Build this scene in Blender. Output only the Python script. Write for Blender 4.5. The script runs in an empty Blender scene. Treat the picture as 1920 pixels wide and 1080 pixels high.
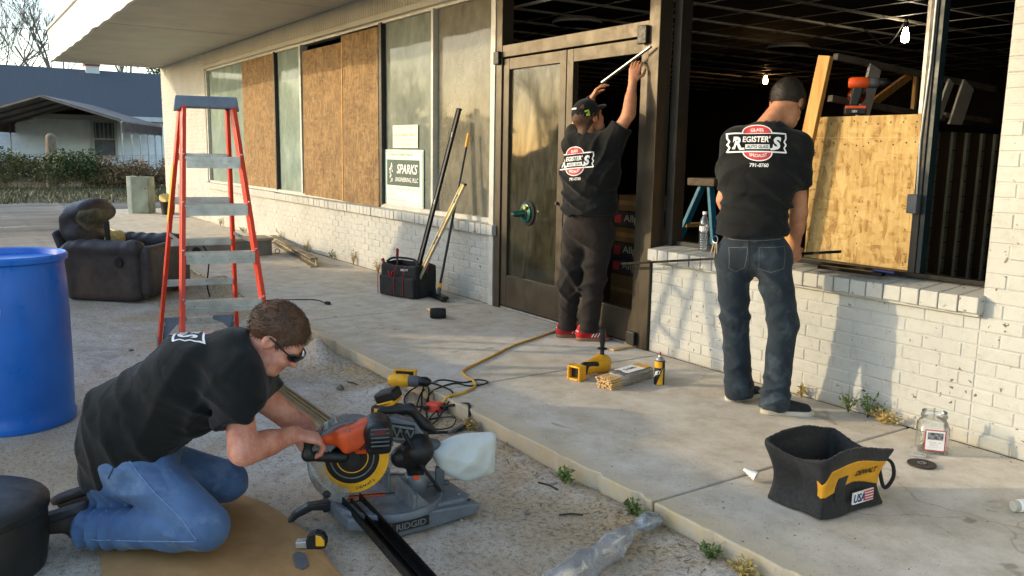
import bpy, math, random
import numpy as np
from mathutils import Matrix, Vector
from mathutils.bvhtree import BVHTree
rnd = random.Random(7)
sc = bpy.context.scene
col = sc.collection
# ------------------------------------------------------------------ camera, sky, sun, exposure
cam_d = bpy.data.cameras.new('camera'); cam_d.lens = 29.53; cam_d.sensor_width = 36; cam_d.clip_end = 900; cam_d.clip_start = .05
cam = bpy.data.objects.new('camera', cam_d); col.objects.link(cam); sc.camera = cam
cam.matrix_world = Matrix(((.557, -.141, .819, 0), (.831, .074, -.552, 0), (.017, .987, .159, 1.40), (0, 0, 0, 1)))
SUN = Vector((.75, 1.0, -.325)).normalized()          # direction the sunlight travels
world = bpy.data.worlds.new('World'); sc.world = world; world.use_nodes = True
wn = world.node_tree; bg = wn.nodes['Background']
sky = wn.nodes.new('ShaderNodeTexSky'); sky.sky_type = 'NISHITA'; sky.sun_disc = False
sky.sun_elevation = math.asin(-SUN.z); sky.sun_rotation = math.atan2(-SUN.x, -SUN.y)
sky.air_density = 1.0; sky.dust_density = 1.0; sky.ozone_density = 1.0
wn.links.new(sky.outputs[0], bg.inputs[0]); bg.inputs[1].default_value = .15
sd = bpy.data.lights.new('sun', 'SUN'); sd.energy = .98; sd.angle = math.radians(.8); sd.color = (1.0, .80, .50)
sun = bpy.data.objects.new('sun', sd); col.objects.link(sun); sun.rotation_euler = SUN.to_track_quat('-Z', 'Y').to_euler(); sun.location = (-20, -25, 12)
sc.view_settings.view_transform = 'Standard'; sc.view_settings.look = 'None'; sc.view_settings.gamma = 1; sc.view_settings.exposure = 1.86
# ------------------------------------------------------------------ materials
def lin(c):
    return tuple((x/255/12.92 if x/255 <= .04045 else ((x/255+.055)/1.055)**2.4) for x in c)
def nodes_of(name):
    m = bpy.data.materials.new(name); m.use_nodes = True; nt = m.node_tree
    return m, nt, nt.nodes['Principled BSDF']
def coordn(nt, kind, scale=(1, 1, 1), rot=(0, 0, 0)):
    if kind == 'pos':
        s = nt.nodes.new('ShaderNodeNewGeometry').outputs['Position']
    else:
        s = nt.nodes.new('ShaderNodeTexCoord').outputs['Object']
    if scale != (1, 1, 1) or rot != (0, 0, 0):
        mp = nt.nodes.new('ShaderNodeMapping'); mp.inputs['Scale'].default_value = scale; mp.inputs['Rotation'].default_value = rot
        nt.links.new(s, mp.inputs['Vector']); s = mp.outputs[0]
    return s
def noisen(nt, vec, scale, detail=4, rough=.6, dist=0):
    n = nt.nodes.new('ShaderNodeTexNoise'); n.inputs['Scale'].default_value = scale; n.inputs['Detail'].default_value = detail
    n.inputs['Roughness'].default_value = rough; n.inputs['Distortion'].default_value = dist
    nt.links.new(vec, n.inputs['Vector']); return n.outputs['Fac']
def rampn(nt, fac, stops):
    r = nt.nodes.new('ShaderNodeValToRGB'); e = r.color_ramp.elements
    while len(e) < len(stops): e.new(.5)
    for i, (p, c) in enumerate(stops):
        e[i].position = p; e[i].color = (c[0], c[1], c[2], 1) if hasattr(c, '__len__') else (c, c, c, 1)
    nt.links.new(fac, r.inputs[0]); return r.outputs[0]
def mixn(nt, fac, a, b, mode='MIX'):
    m = nt.nodes.new('ShaderNodeMix'); m.data_type = 'RGBA'; m.blend_type = mode
    for i, v in ((0, fac), (6, a), (7, b)):
        if hasattr(v, 'is_linked'): nt.links.new(v, m.inputs[i])
        elif i == 0: m.inputs[0].default_value = v
        else: m.inputs[i].default_value = (v[0], v[1], v[2], 1)
    return m.outputs[2]
def bumpn(nt, p, height, strength=.3, dist=.01, prev=None):
    b = nt.nodes.new('ShaderNodeBump'); b.inputs['Strength'].default_value = strength; b.inputs['Distance'].default_value = dist
    nt.links.new(height, b.inputs['Height'])
    if prev is not None: nt.links.new(prev, b.inputs['Normal'])
    nt.links.new(b.outputs[0], p.inputs['Normal']); return b.outputs[0]
def mat(name, c, c2=None, scale=6, rough=.65, metal=0, bump=0, bscale=60, spec=.4, coord='pos', lo=.35, hi=.65, stretch=(1, 1, 1), coat=0, sheen=0, rvar=.12, detail=5):
    m, nt, p = nodes_of(name); c = lin(c); c2 = lin(c2) if c2 else tuple(x*.78 for x in c)
    v = coordn(nt, coord, stretch)
    f = noisen(nt, v, scale, detail)
    nt.links.new(rampn(nt, f, [(lo, c2), (hi, c)]), p.inputs['Base Color'])
    f2 = noisen(nt, v, scale*3.1, 3)
    nt.links.new(rampn(nt, f2, [(.3, min(1, rough+rvar)), (.7, max(.03, rough-rvar))]), p.inputs['Roughness'])
    p.inputs['Metallic'].default_value = metal; p.inputs['Specular IOR Level'].default_value = spec
    p.inputs['Coat Weight'].default_value = coat; p.inputs['Sheen Weight'].default_value = sheen
    if bump: bumpn(nt, p, noisen(nt, v, bscale, 4), bump, .01)
    return m
def emat(name, c, e, strength):
    m, nt, p = nodes_of(name); p.inputs['Base Color'].default_value = (*lin(c), 1)
    p.inputs['Emission Color'].default_value = (*lin(e), 1); p.inputs['Emission Strength'].default_value = strength
    return m
def glassmat(name, tint, film, filmc, gloss=.12, rough=.02, filmscale=2.0, stretch=(1, 1, 1), filmlo=.35, filmhi=.75, spots=None):
    """a pane seen through a film of dust: clear, mirror-like and matt shares"""
    m, nt, p = nodes_of(name); nt.nodes.remove(p); out = nt.nodes['Material Output']
    tr = nt.nodes.new('ShaderNodeBsdfTransparent'); tr.inputs[0].default_value = (*tint, 1)
    gl = nt.nodes.new('ShaderNodeBsdfGlossy'); gl.inputs['Roughness'].default_value = rough
    df = nt.nodes.new('ShaderNodeBsdfDiffuse'); v = coordn(nt, 'pos', stretch)
    f = noisen(nt, v, filmscale, 7, .68, .6); f3 = noisen(nt, v, filmscale*9, 4)
    a, b = filmc
    nt.links.new(rampn(nt, f3, [(.3, lin(a)), (.75, lin(b))]), df.inputs[0])
    fr = nt.nodes.new('ShaderNodeFresnel'); fr.inputs[0].default_value = 1.5
    ad = nt.nodes.new('ShaderNodeMath'); ad.operation = 'MULTIPLY_ADD'; ad.inputs[1].default_value = .9; ad.inputs[2].default_value = gloss
    ad.use_clamp = True; nt.links.new(fr.outputs[0], ad.inputs[0])
    m1 = nt.nodes.new('ShaderNodeMixShader'); nt.links.new(ad.outputs[0], m1.inputs[0]); nt.links.new(tr.outputs[0], m1.inputs[1]); nt.links.new(gl.outputs[0], m1.inputs[2])
    m2 = nt.nodes.new('ShaderNodeMixShader'); nt.links.new(rampn(nt, f, [(filmlo, film[0]), (filmhi, film[1])]), m2.inputs[0])
    nt.links.new(m1.outputs[0], m2.inputs[1]); nt.links.new(df.outputs[0], m2.inputs[2]); nt.links.new(m2.outputs[0], out.inputs[0])
    return m
def osbmat(name, c1, c2, c3, sc_=14):
    m, nt, p = nodes_of(name)
    cols = []
    for i, rot in enumerate(((0, .3, 0), (0, 1.5, 0), (0, -.7, 0))):
        v = coordn(nt, 'pos', (2.2, 1, .55) if i != 1 else (.6, 1, 2.0), rot)
        vo = nt.nodes.new('ShaderNodeTexVoronoi'); vo.inputs['Scale'].default_value = sc_*(1+.3*i); nt.links.new(v, vo.inputs['Vector'])
        sp = nt.nodes.new('ShaderNodeSeparateColor'); nt.links.new(vo.outputs['Color'], sp.inputs[0]); cols.append((sp.outputs[0], vo.outputs['Distance']))
    v = coordn(nt, 'pos'); n1 = noisen(nt, v, 9, 3); n2 = noisen(nt, v, 2.2, 4)
    f = mixn(nt, rampn(nt, n1, [(.47, 0), (.53, 1)]), cols[0][0], cols[1][0])
    f = mixn(nt, .45, f, cols[2][0])
    c = rampn(nt, f, [(.12, lin(c3)), (.42, lin(c2)), (.8, lin(c1))])
    c = mixn(nt, rampn(nt, n2, [(.35, .0), (.75, .35)]), c, lin(c3), 'MULTIPLY')
    gr = noisen(nt, coordn(nt, 'pos', (30, 30, 6)), 9, 3)
    c = mixn(nt, rampn(nt, gr, [(.3, .22), (.6, 0)]), c, tuple(x*.4 for x in lin(c3)))
    nt.links.new(c, p.inputs['Base Color']); p.inputs['Roughness'].default_value = .75; p.inputs['Specular IOR Level'].default_value = .25
    bumpn(nt, p, f, .35, .004)
    return m
# ------------------------------------------------------------------ mesh helpers
MW = {}
def thing(name, label, cat, loc=(0, 0, 0), rz=0, group=None, rot=None):
    o = bpy.data.objects.new(name, None); col.objects.link(o); o.empty_display_size = .1
    o.location = loc; o.rotation_euler = rot if rot else (0, 0, rz)
    o['label'] = label; o['category'] = cat
    if group: o['group'] = group
    MW[o.name] = Matrix.LocRotScale(Vector(loc), o.rotation_euler, None)
    return o
def tag(o, label=None, cat=None, group=None, kind=None):
    for k, v in (('label', label), ('category', cat), ('group', group), ('kind', kind)):
        if v: o[k] = v
    return o
def frame(a, b):
    d = (Vector(b)-Vector(a)); L = d.length; d.normalize()
    u = d.orthogonal() if abs(d.z) > .95 else d.cross(Vector((0, 0, 1))); u.normalize()
    return d, u, d.cross(u), L
def linkmesh(name, verts, faces, m, parent=None, smooth=False, bevel=0, world=False, inv=None):
    if parent is not None and world:
        mi = MW[parent.name].inverted() if parent.name in MW else Matrix()
        verts = [tuple(mi @ Vector(v)) for v in verts]
    me = bpy.data.meshes.new(name); me.from_pydata([tuple(v) for v in verts], [], [tuple(f) for f in faces]); me.update()
    if m: me.materials.append(m)
    o = bpy.data.objects.new(name, me); col.objects.link(o)
    if parent is not None: o.parent = parent
    if parent is not None and parent.name in MW: MW[o.name] = MW[parent.name]
    else: MW[o.name] = Matrix()
    if smooth:
        me.polygons.foreach_set('use_smooth', [True]*len(me.polygons))
        if smooth != 'all':
            try: me.set_sharp_from_angle(angle=math.radians(38))
            except Exception: pass
    if bevel:
        b = o.modifiers.new('bevel', 'BEVEL'); b.width = bevel; b.segments = 2; b.limit_method = 'ANGLE'; b.angle_limit = math.radians(35); b.harden_normals = False
    return o
class B:
    def __init__(s): s.v = []; s.f = []
    def add(s, vs, fs):
        n = len(s.v); s.v += [tuple(v) for v in vs]; s.f += [tuple(i+n for i in f) for f in fs]; return s
    def box(s, c, sz, rz=0, R=None):
        M = R if R is not None else Matrix.Rotation(rz, 3, 'Z'); c = Vector(c)
        vs = [c+M @ Vector((sx*sz[0]/2, sy*sz[1]/2, szz*sz[2]/2)) for sx in (-1, 1) for sy in (-1, 1) for szz in (-1, 1)]
        return s.add(vs, [(0, 1, 3, 2), (4, 6, 7, 5), (0, 4, 5, 1), (2, 3, 7, 6), (0, 2, 6, 4), (1, 5, 7, 3)])
    def span(s, x0, x1, y0, y1, z0, z1): return s.box(((x0+x1)/2, (y0+y1)/2, (z0+z1)/2), (abs(x1-x0), abs(y1-y0), abs(z1-z0)))
    def beam(s, a, b, w, h, up=(0, 0, 1)):
        a = Vector(a); b = Vector(b); d = (b-a).normalized(); u = Vector(up); r = d.cross(u).normalized(); u = r.cross(d)
        vs = [p+r*(sx*w/2)+u*(sz*h/2) for p in (a, b) for sx in (-1, 1) for sz in (-1, 1)]
        return s.add(vs, [(0, 1, 3, 2), (4, 6, 7, 5), (0, 4, 5, 1), (2, 3, 7, 6), (0, 2, 6, 4), (1, 5, 7, 3)])
    def cyl(s, a, b, r0, r1=None, n=14):
        r1 = r0 if r1 is None else r1; d, u, w, L = frame(a, b); a = Vector(a); b = Vector(b)
        vs = []
        for p, r in ((a, r0), (b, r1)):
            for i in range(n):
                t = 2*math.pi*i/n; vs.append(p+(u*math.cos(t)+w*math.sin(t))*r)
        fs = [(i, (i+1) % n, n+(i+1) % n, n+i) for i in range(n)]+[tuple(range(n-1, -1, -1)), tuple(range(n, 2*n))]
        return s.add(vs, fs)
    def tube(s, pts, r, n=8, cap=True):
        pts = [Vector(p) for p in pts]; rs = r if hasattr(r, '__len__') else [r]*len(pts)
        d0 = (pts[1]-pts[0]).normalized(); u = d0.orthogonal().normalized(); vs = []
        for i, p in enumerate(pts):
            d = (pts[min(i+1, len(pts)-1)]-pts[max(i-1, 0)]).normalized(); u = (u-d*u.dot(d)).normalized(); w = d.cross(u)
            for k in range(n):
                t = 2*math.pi*k/n; vs.append(p+(u*math.cos(t)+w*math.sin(t))*rs[i])
        fs = [(i*n+k, i*n+(k+1) % n, (i+1)*n+(k+1) % n, (i+1)*n+k) for i in range(len(pts)-1) for k in range(n)]
        if cap: fs += [tuple(range(n-1, -1, -1)), tuple(range((len(pts)-1)*n, len(pts)*n))]
        return s.add(vs, fs)
    def lathe(s, prof, c=(0, 0, 0), n=24, M=None, cap=True):
        M = M or Matrix(); c = Vector(c); vs = []
        for r, z in prof:
            for i in range(n):
                t = 2*math.pi*i/n; vs.append(c+M @ Vector((r*math.cos(t), r*math.sin(t), z)))
        m = len(prof); fs = [(j*n+i, j*n+(i+1) % n, (j+1)*n+(i+1) % n, (j+1)*n+i) for j in range(m-1) for i in range(n)]
        if cap: fs += [tuple(range(n-1, -1, -1)), tuple(range((m-1)*n, m*n))]
        return s.add(vs, fs)
    def prism(s, poly, d0, d1, O=(0, 0, 0), U=(1, 0, 0), V=(0, 0, 1), W=None):
        O = Vector(O); U = Vector(U); V = Vector(V); W = Vector(W) if W else U.cross(V); n = len(poly)
        vs = [O+U*a+V*b+W*d0 for a, b in poly]+[O+U*a+V*b+W*d1 for a, b in poly]
        fs = [(i, (i+1) % n, n+(i+1) % n, n+i) for i in range(n)]+[tuple(range(n-1, -1, -1)), tuple(range(n, 2*n))]
        return s.add(vs, fs)
    def build(s, name, m, parent=None, smooth=False, bevel=0, world=False):
        return linkmesh(name, s.v, s.f, m, parent, smooth, bevel, world)
def fix_normals(o):
    import bmesh
    bm = bmesh.new(); bm.from_mesh(o.data); bmesh.ops.recalc_face_normals(bm, faces=bm.faces); bm.to_mesh(o.data); bm.free(); return o
def ring(n, rx, ry, cx=0, cy=0, a0=0, a1=2*math.pi):
    full = abs(a1-a0-2*math.pi) < 1e-6; m = n if full else n-1
    return [(cx+rx*math.cos(a0+(a1-a0)*i/m), cy+ry*math.sin(a0+(a1-a0)*i/m)) for i in range(n)]
def curve(pts, n=10):
    """Catmull-Rom through the points"""
    P = [Vector(p) for p in pts]; P = [P[0]*2-P[1]]+P+[P[-1]*2-P[-2]]; out = []
    for i in range(1, len(P)-2):
        for k in range(n):
            t = k/n; a, b, c, d = P[i-1:i+3]
            out.append(.5*((2*b)+(c-a)*t+(2*a-5*b+4*c-d)*t*t+(3*b-a-3*c+d)*t**3))
    out.append(P[-2]); return out
# lettering: the outlines of the built-in font as plain meshes
TXT = {}
def txt(s, shear=0, off=0):
    k = (s, shear, off)
    if k not in TXT:
        cu = bpy.data.curves.new('t', 'FONT'); cu.body = s; cu.size = 1; cu.shear = shear; cu.offset = off; cu.align_x = 'CENTER'; cu.align_y = 'CENTER'; cu.resolution_u = 3
        o = bpy.data.objects.new('t', cu); col.objects.link(o); bpy.context.view_layer.update()
        me = o.to_mesh(); vs = [v.co.copy() for v in me.vertices]; fs = [tuple(p.vertices) for p in me.polygons]; o.to_mesh_clear()
        bpy.data.objects.remove(o); bpy.data.curves.remove(cu); TXT[k] = (vs, fs)
    return TXT[k]
def letters(b, s, O, U, V, h, shear=0, off=0, wide=None):
    """lay a word centred on O along U (V up) with letter height h; wide sets the overall width"""
    vs, fs = txt(s, shear, off); xs = [v.x for v in vs]; ys = [v.y for v in vs]
    cx, cy = (min(xs)+max(xs))/2, (min(ys)+max(ys))/2; k = h/(max(ys)-min(ys)); kx = (wide/(max(xs)-min(xs))) if wide else k
    O = Vector(O); U = Vector(U).normalized(); V = Vector(V).normalized()
    b.add([O+U*((v.x-cx)*kx)+V*((v.y-cy)*k) for v in vs], fs); return b
# ------------------------------------------------------------------ implicit surfaces (soft bodies, cushions, cloth)
def nz(P, f, seed=0):
    r = np.random.RandomState(seed); s = 0
    for i in range(5):
        k = r.normal(size=3); k = k/np.linalg.norm(k)*f*(.7+.25*i); s = s+np.sin(P @ k.astype(np.float32)+np.float32(r.rand()*6.28))
    return s/3.0
def A(*v): return np.array(v, dtype=np.float32)
def seg(P, a, b, ra, rb, lat=None, fa=None, fb=None):
    """tapered capsule; with lat, ra/rb are the half-widths along lat and fa/fb the ones across it"""
    a = np.asarray(a, np.float32); b = np.asarray(b, np.float32); ab = b-a; L2 = max(float(ab @ ab), 1e-9); w = P-a
    t = np.clip(w @ ab/L2, 0, 1)[:, None]; q = w-t*ab; t = t[:, 0]; r = ra+(rb-ra)*t
    if lat is None: return np.sqrt((q*q).sum(1))-r
    lat = np.asarray(lat, np.float32); lat = lat/np.linalg.norm(lat); g = fa+(fb-fa)*t; l = q @ lat
    o = np.maximum((q*q).sum(1)-l*l, 0); return (np.sqrt((l/r)**2+o/(g*g))-1)*np.minimum(r, g)
def ell(P, c, r, M=None):
    q = P-np.asarray(c, np.float32)
    if M is not None: q = q @ M.T
    r = np.asarray(r, np.float32); k = np.sqrt(((q/r)**2).sum(1)); return (k-1)*r.min()
def rbox(P, c, half, rad, M=None):
    q = P-np.asarray(c, np.float32)
    if M is not None: q = q @ M.T
    q = np.abs(q)-(np.asarray(half, np.float32)-rad); return np.sqrt((np.maximum(q, 0)**2).sum(1))+np.minimum(q.max(1), 0)-rad
def smin(a, b, k):
    h = np.clip(.5+.5*(b-a)/k, 0, 1); return b+(a-b)*h-k*h*(1-h)
def smax(a, b, k): return -smin(-a, -b, k)
def snet(fn, lo, hi, h, c=4):
    lo = np.asarray(lo, np.float32); n = (np.ceil((np.asarray(hi)-lo)/h)).astype(int)+1
    nc = (n+c-1)//c+1
    g = np.stack(np.meshgrid(*[lo[i]+c*h*np.arange(nc[i]) for i in range(3)], indexing='ij'), -1).reshape(-1, 3).astype(np.float32)
    dc = fn(g).reshape(nc)
    ix = [np.minimum((np.arange(n[i])+c//2)//c, nc[i]-1) for i in range(3)]
    F = dc[np.ix_(*ix)].astype(np.float32); near = np.argwhere(np.abs(F) < 1.7*c*h)
    pts = (lo+near*np.float32(h)).astype(np.float32); out = np.empty(len(pts), np.float32)
    for s in range(0, len(pts), 400000): out[s:s+400000] = fn(pts[s:s+400000])
    F[near[:, 0], near[:, 1], near[:, 2]] = out
    F[[0, -1]] = 1; F[:, [0, -1]] = 1; F[:, :, [0, -1]] = 1
    S = F < 0; m = n-1
    cnt = sum(S[i:i+m[0], j:j+m[1], k:k+m[2]].astype(np.int8) for i in (0, 1) for j in (0, 1) for k in (0, 1))
    cells = np.argwhere((cnt > 0) & (cnt < 8)); idx = -np.ones(m, np.int64); idx[cells[:, 0], cells[:, 1], cells[:, 2]] = np.arange(len(cells))
    acc = np.zeros((len(cells), 3)); num = np.zeros(len(cells)); cr = [(i, j, k) for i in (0, 1) for j in (0, 1) for k in (0, 1)]
    val = {o: F[cells[:, 0]+o[0], cells[:, 1]+o[1], cells[:, 2]+o[2]] for o in cr}
    for o in cr:
        for ax in range(3):
            if o[ax] == 0:
                o2 = list(o); o2[ax] = 1; o2 = tuple(o2); a, b = val[o], val[o2]; s = (a < 0) != (b < 0); t = np.where(s, a/np.where(s, a-b, 1), 0)
                p = np.tile(np.array(o, float), (len(cells), 1)); p[:, ax] += t; acc += p*s[:, None]; num += s
    V = lo+(cells+acc/num[:, None])*h; fs = []
    for ax in range(3):
        u, v = (ax+1) % 3, (ax+2) % 3; sl0 = [slice(1, m[i]) for i in range(3)]; sl0[ax] = slice(0, m[ax]); sl1 = list(sl0); sl1[ax] = slice(1, m[ax]+1)
        a = S[tuple(sl0)]; b = S[tuple(sl1)]
        for flip in (False, True):
            e = np.argwhere((a & ~b) if not flip else (~a & b))
            if not len(e): continue
            off = np.array([1, 1, 1]); off[ax] = 0; e = e+off
            du = np.zeros(3, int); du[u] = 1; dv = np.zeros(3, int); dv[v] = 1
            q = [idx[tuple((e-x).T)] for x in (du*0, du, du+dv, dv)]
            q = np.stack(q if not flip else q[::-1], 1); fs.append(q)
    Fc = np.concatenate(fs)
    return V, Fc[(Fc >= 0).all(1)]
def relax(V, Fc, it=1, k=.5):
    for _ in range(it):
        acc = np.zeros_like(V); num = np.zeros(len(V))
        for i in range(4):
            a, b = Fc[:, i], Fc[:, (i+1) % 4]; np.add.at(acc, a, V[b]); np.add.at(num, a, 1); np.add.at(acc, b, V[a]); np.add.at(num, b, 1)
        V = V+(acc/num[:, None]-V)*k
    return V
def blob(name, fn, lo, hi, h, m, parent=None, it=1, world=True, keep=None):
    V, Fc = snet(fn, lo, hi, h); V = relax(V, Fc, it)
    mi = np.array(MW[parent.name].inverted()) if (parent is not None and world) else np.eye(4)
    Vl = V @ mi[:3, :3].T+mi[:3, 3]
    me = bpy.data.meshes.new(name); me.vertices.add(len(V)); me.vertices.foreach_set('co', Vl.astype(np.float32).ravel())
    me.loops.add(len(Fc)*4); me.loops.foreach_set('vertex_index', Fc.astype(np.int32).ravel()); me.polygons.add(len(Fc))
    me.polygons.foreach_set('loop_start', np.arange(0, len(Fc)*4, 4, dtype=np.int32))
    try: me.polygons.foreach_set('loop_total', np.full(len(Fc), 4, np.int32))
    except Exception: pass
    me.polygons.foreach_set('use_smooth', np.ones(len(Fc), bool)); me.update(calc_edges=True); me.validate()
    me.materials.append(m); o = bpy.data.objects.new(name, me); col.objects.link(o)
    if parent is not None: o.parent = parent; MW[o.name] = MW[parent.name]
    else: MW[o.name] = Matrix()
    if keep is not None: keep[name] = BVHTree.FromPolygons([tuple(v) for v in V], [tuple(f) for f in Fc])
    return o
# ------------------------------------------------------------------ shared materials
def ground_mat():
    m, nt, p = nodes_of('dusty_ground'); v = coordn(nt, 'pos')
    n1 = noisen(nt, v, .55, 6, .62, .4); n2 = noisen(nt, v, 3.2, 7, .7, .8); n3 = noisen(nt, v, 45, 4, .7); n4 = noisen(nt, v, 170, 2, .8)
    c = rampn(nt, n2, [(.28, lin((150, 140, 128))), (.46, lin((184, 177, 166))), (.62, lin((202, 197, 189))), (.8, lin((216, 214, 210)))])
    c = mixn(nt, rampn(nt, n1, [(.46, 0), (.62, .75)]), c, lin((182, 158, 124)))
    sx = nt.nodes.new('ShaderNodeSeparateXYZ'); nt.links.new(v, sx.inputs[0])
    so = nt.nodes.new('ShaderNodeMapRange'); so.inputs[1].default_value = 1.45; so.inputs[2].default_value = 2.2; nt.links.new(sx.outputs[1], so.inputs[0])
    sm = nt.nodes.new('ShaderNodeMath'); sm.operation = 'MULTIPLY'; nt.links.new(so.outputs[0], sm.inputs[0]); nt.links.new(rampn(nt, noisen(nt, v, 1.7, 5, .65, .6), [(.36, .15), (.58, 1)]), sm.inputs[1])
    c = mixn(nt, sm.outputs[0], c, rampn(nt, n3, [(.35, lin((150, 124, 88))), (.65, lin((188, 164, 126)))]))
    far = nt.nodes.new('ShaderNodeMapRange'); far.inputs[1].default_value = -11; far.inputs[2].default_value = -16; nt.links.new(sx.outputs[0], far.inputs[0])
    vs = coordn(nt, 'pos', (2.4, .22, 1)); ns = noisen(nt, vs, 1.6, 6, .7)
    lane = rampn(nt, ns, [(.35, lin((92, 90, 86))), (.55, lin((128, 124, 116))), (.7, lin((164, 157, 144)))])
    c = mixn(nt, far.outputs[0], c, lane)
    ver = nt.nodes.new('ShaderNodeMapRange'); ver.inputs[1].default_value = -23.2; ver.inputs[2].default_value = -24.6; nt.links.new(sx.outputs[0], ver.inputs[0])
    c = mixn(nt, ver.outputs[0], c, rampn(nt, n2, [(.35, lin((66, 72, 40))), (.55, lin((98, 86, 62))), (.7, lin((122, 112, 92)))]))
    c = mixn(nt, rampn(nt, n3, [(.3, .55), (.5, 0)]), c, lin((96, 88, 80)), 'MULTIPLY')
    c = mixn(nt, rampn(nt, n4, [(.34, .7), (.42, 0)]), c, lin((84, 78, 72)))
    c = mixn(nt, rampn(nt, n4, [(.62, 0), (.7, .5)]), c, lin((222, 219, 212)))
    nt.links.new(c, p.inputs['Base Color']); p.inputs['Roughness'].default_value = .95; p.inputs['Specular IOR Level'].default_value = .1
    b = bumpn(nt, p, n3, .55, .012); bumpn(nt, p, n4, .5, .004, b)
    return m
def concrete_mat(name, base, warm, dark):
    m, nt, p = nodes_of(name); v = coordn(nt, 'pos')
    n1 = noisen(nt, v, .9, 6, .65, .5); n2 = noisen(nt, v, 6, 6, .7); n3 = noisen(nt, v, 90, 3, .7); n4 = noisen(nt, v, 3.1, 3, .5, 1.2)
    c = rampn(nt, n1, [(.3, lin(warm)), (.6, lin(base))])
    c = mixn(nt, rampn(nt, n2, [(.35, .55), (.6, 0)]), c, lin(dark), 'MULTIPLY')
    c = mixn(nt, rampn(nt, n4, [(.27, .55), (.31, 0)]), c, lin((110, 100, 88)))
    c = mixn(nt, rampn(nt, n3, [(.32, .3), (.45, 0)]), c, lin((120, 112, 102)))
    sz = nt.nodes.new('ShaderNodeSeparateXYZ'); nt.links.new(v, sz.inputs[0])
    ed = nt.nodes.new('ShaderNodeMapRange'); ed.inputs[1].default_value = 2.47; ed.inputs[2].default_value = 2.30; nt.links.new(sz.outputs[1], ed.inputs[0])
    mm = nt.nodes.new('ShaderNodeMath'); mm.operation = 'MULTIPLY'; nt.links.new(ed.outputs[0], mm.inputs[0]); nt.links.new(rampn(nt, n2, [(.35, 0), (.6, .8)]), mm.inputs[1])
    c = mixn(nt, mm.outputs[0], c, lin((178, 156, 112)))
    off = nt.nodes.new('ShaderNodeTexNoise'); off.inputs['Scale'].default_value = 2.3; off.inputs['Detail'].default_value = 5; nt.links.new(v, off.inputs['Vector'])
    vm = nt.nodes.new('ShaderNodeVectorMath'); vm.operation = 'MULTIPLY_ADD'; vm.inputs[1].default_value = (.55, .55, 0); nt.links.new(off.outputs['Color'], vm.inputs[0]); nt.links.new(v, vm.inputs[2])
    vo = nt.nodes.new('ShaderNodeTexVoronoi'); vo.feature = 'DISTANCE_TO_EDGE'; vo.inputs['Scale'].default_value = .42; nt.links.new(vm.outputs[0], vo.inputs['Vector'])
    ck = nt.nodes.new('ShaderNodeMath'); ck.operation = 'MULTIPLY'; nt.links.new(rampn(nt, vo.outputs['Distance'], [(.0, .35), (.0022, 0)]), ck.inputs[0]); nt.links.new(rampn(nt, noisen(nt, v, .8, 2), [(.47, 0), (.55, 1)]), ck.inputs[1])
    c = mixn(nt, ck.outputs[0], c, lin((84, 76, 66)))
    nt.links.new(c, p.inputs['Base Color']); p.inputs['Roughness'].default_value = .88; p.inputs['Specular IOR Level'].default_value = .2
    b = bumpn(nt, p, n2, .15, .006); bumpn(nt, p, n3, .25, .002, b)
    return m
def paint_mat(name, c1, c2, specks=True):
    m, nt, p = nodes_of(name); v = coordn(nt, 'pos')
    n1 = noisen(nt, v, 1.6, 5, .6); n2 = noisen(nt, v, 22, 5, .7); n3 = noisen(nt, v, 26, 2, .5, .3); n4 = noisen(nt, v, .75, 3, .5)
    c = rampn(nt, n1, [(.3, lin(c2)), (.65, lin(c1))])
    c = mixn(nt, rampn(nt, n2, [(.25, .35), (.5, 0)]), c, lin((196, 190, 176)), 'MULTIPLY')
    if specks:
        a = nt.nodes.new('ShaderNodeMath'); a.operation = 'MULTIPLY'
        nt.links.new(rampn(nt, n3, [(.30, 1), (.335, 0)]), a.inputs[0]); nt.links.new(rampn(nt, n4, [(.42, .15), (.56, 1)]), a.inputs[1])
        c = mixn(nt, a.outputs[0], c, lin((92, 84, 66)))
        sz = nt.nodes.new('ShaderNodeSeparateXYZ'); nt.links.new(v, sz.inputs[0])
        lo = nt.nodes.new('ShaderNodeMapRange'); lo.inputs[1].default_value = .10; lo.inputs[2].default_value = 0; nt.links.new(sz.outputs[2], lo.inputs[0])
        mm = nt.nodes.new('ShaderNodeMath'); mm.operation = 'MULTIPLY'; nt.links.new(lo.outputs[0], mm.inputs[0]); nt.links.new(rampn(nt, n2, [(.4, 0), (.62, .6)]), mm.inputs[1])
        c = mixn(nt, mm.outputs[0], c, lin((168, 148, 112)))
    nt.links.new(c, p.inputs['Base Color']); p.inputs['Roughness'].default_value = .6; p.inputs['Specular IOR Level'].default_value = .3
    b = bumpn(nt, p, n2, .35, .006); bumpn(nt, p, noisen(nt, v, 130, 3), .2, .002, b)
    return m
M = {}
M['ground'] = ground_mat()
M['concrete'] = concrete_mat('walk_concrete', (200, 193, 180), (188, 176, 154), (198, 191, 180))
M['paint'] = paint_mat('white_painted_brick', (178, 177, 170), (162, 162, 156))
M['soffit'] = paint_mat('soffit_paint', (176, 174, 160), (160, 158, 146), False)
M['fascia'] = mat('fascia_paint', (190, 190, 186), (176, 176, 172), 1.5, .55, stretch=(1, 1, .15))
M['bronze'] = mat('bronze_aluminium', (74, 66, 54), (66, 59, 48), 3, .42, .5, bump=.05, bscale=300)
M['alu'] = mat('bare_aluminium', (190, 190, 186), (160, 160, 156), 9, .38, .8)
M['whitealu'] = mat('pale_frame', (186, 184, 176), (166, 164, 156), 9, .45, .1)
M['darkframe'] = mat('dark_frame', (44, 40, 36), (30, 28, 26), 9, .5)
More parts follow.
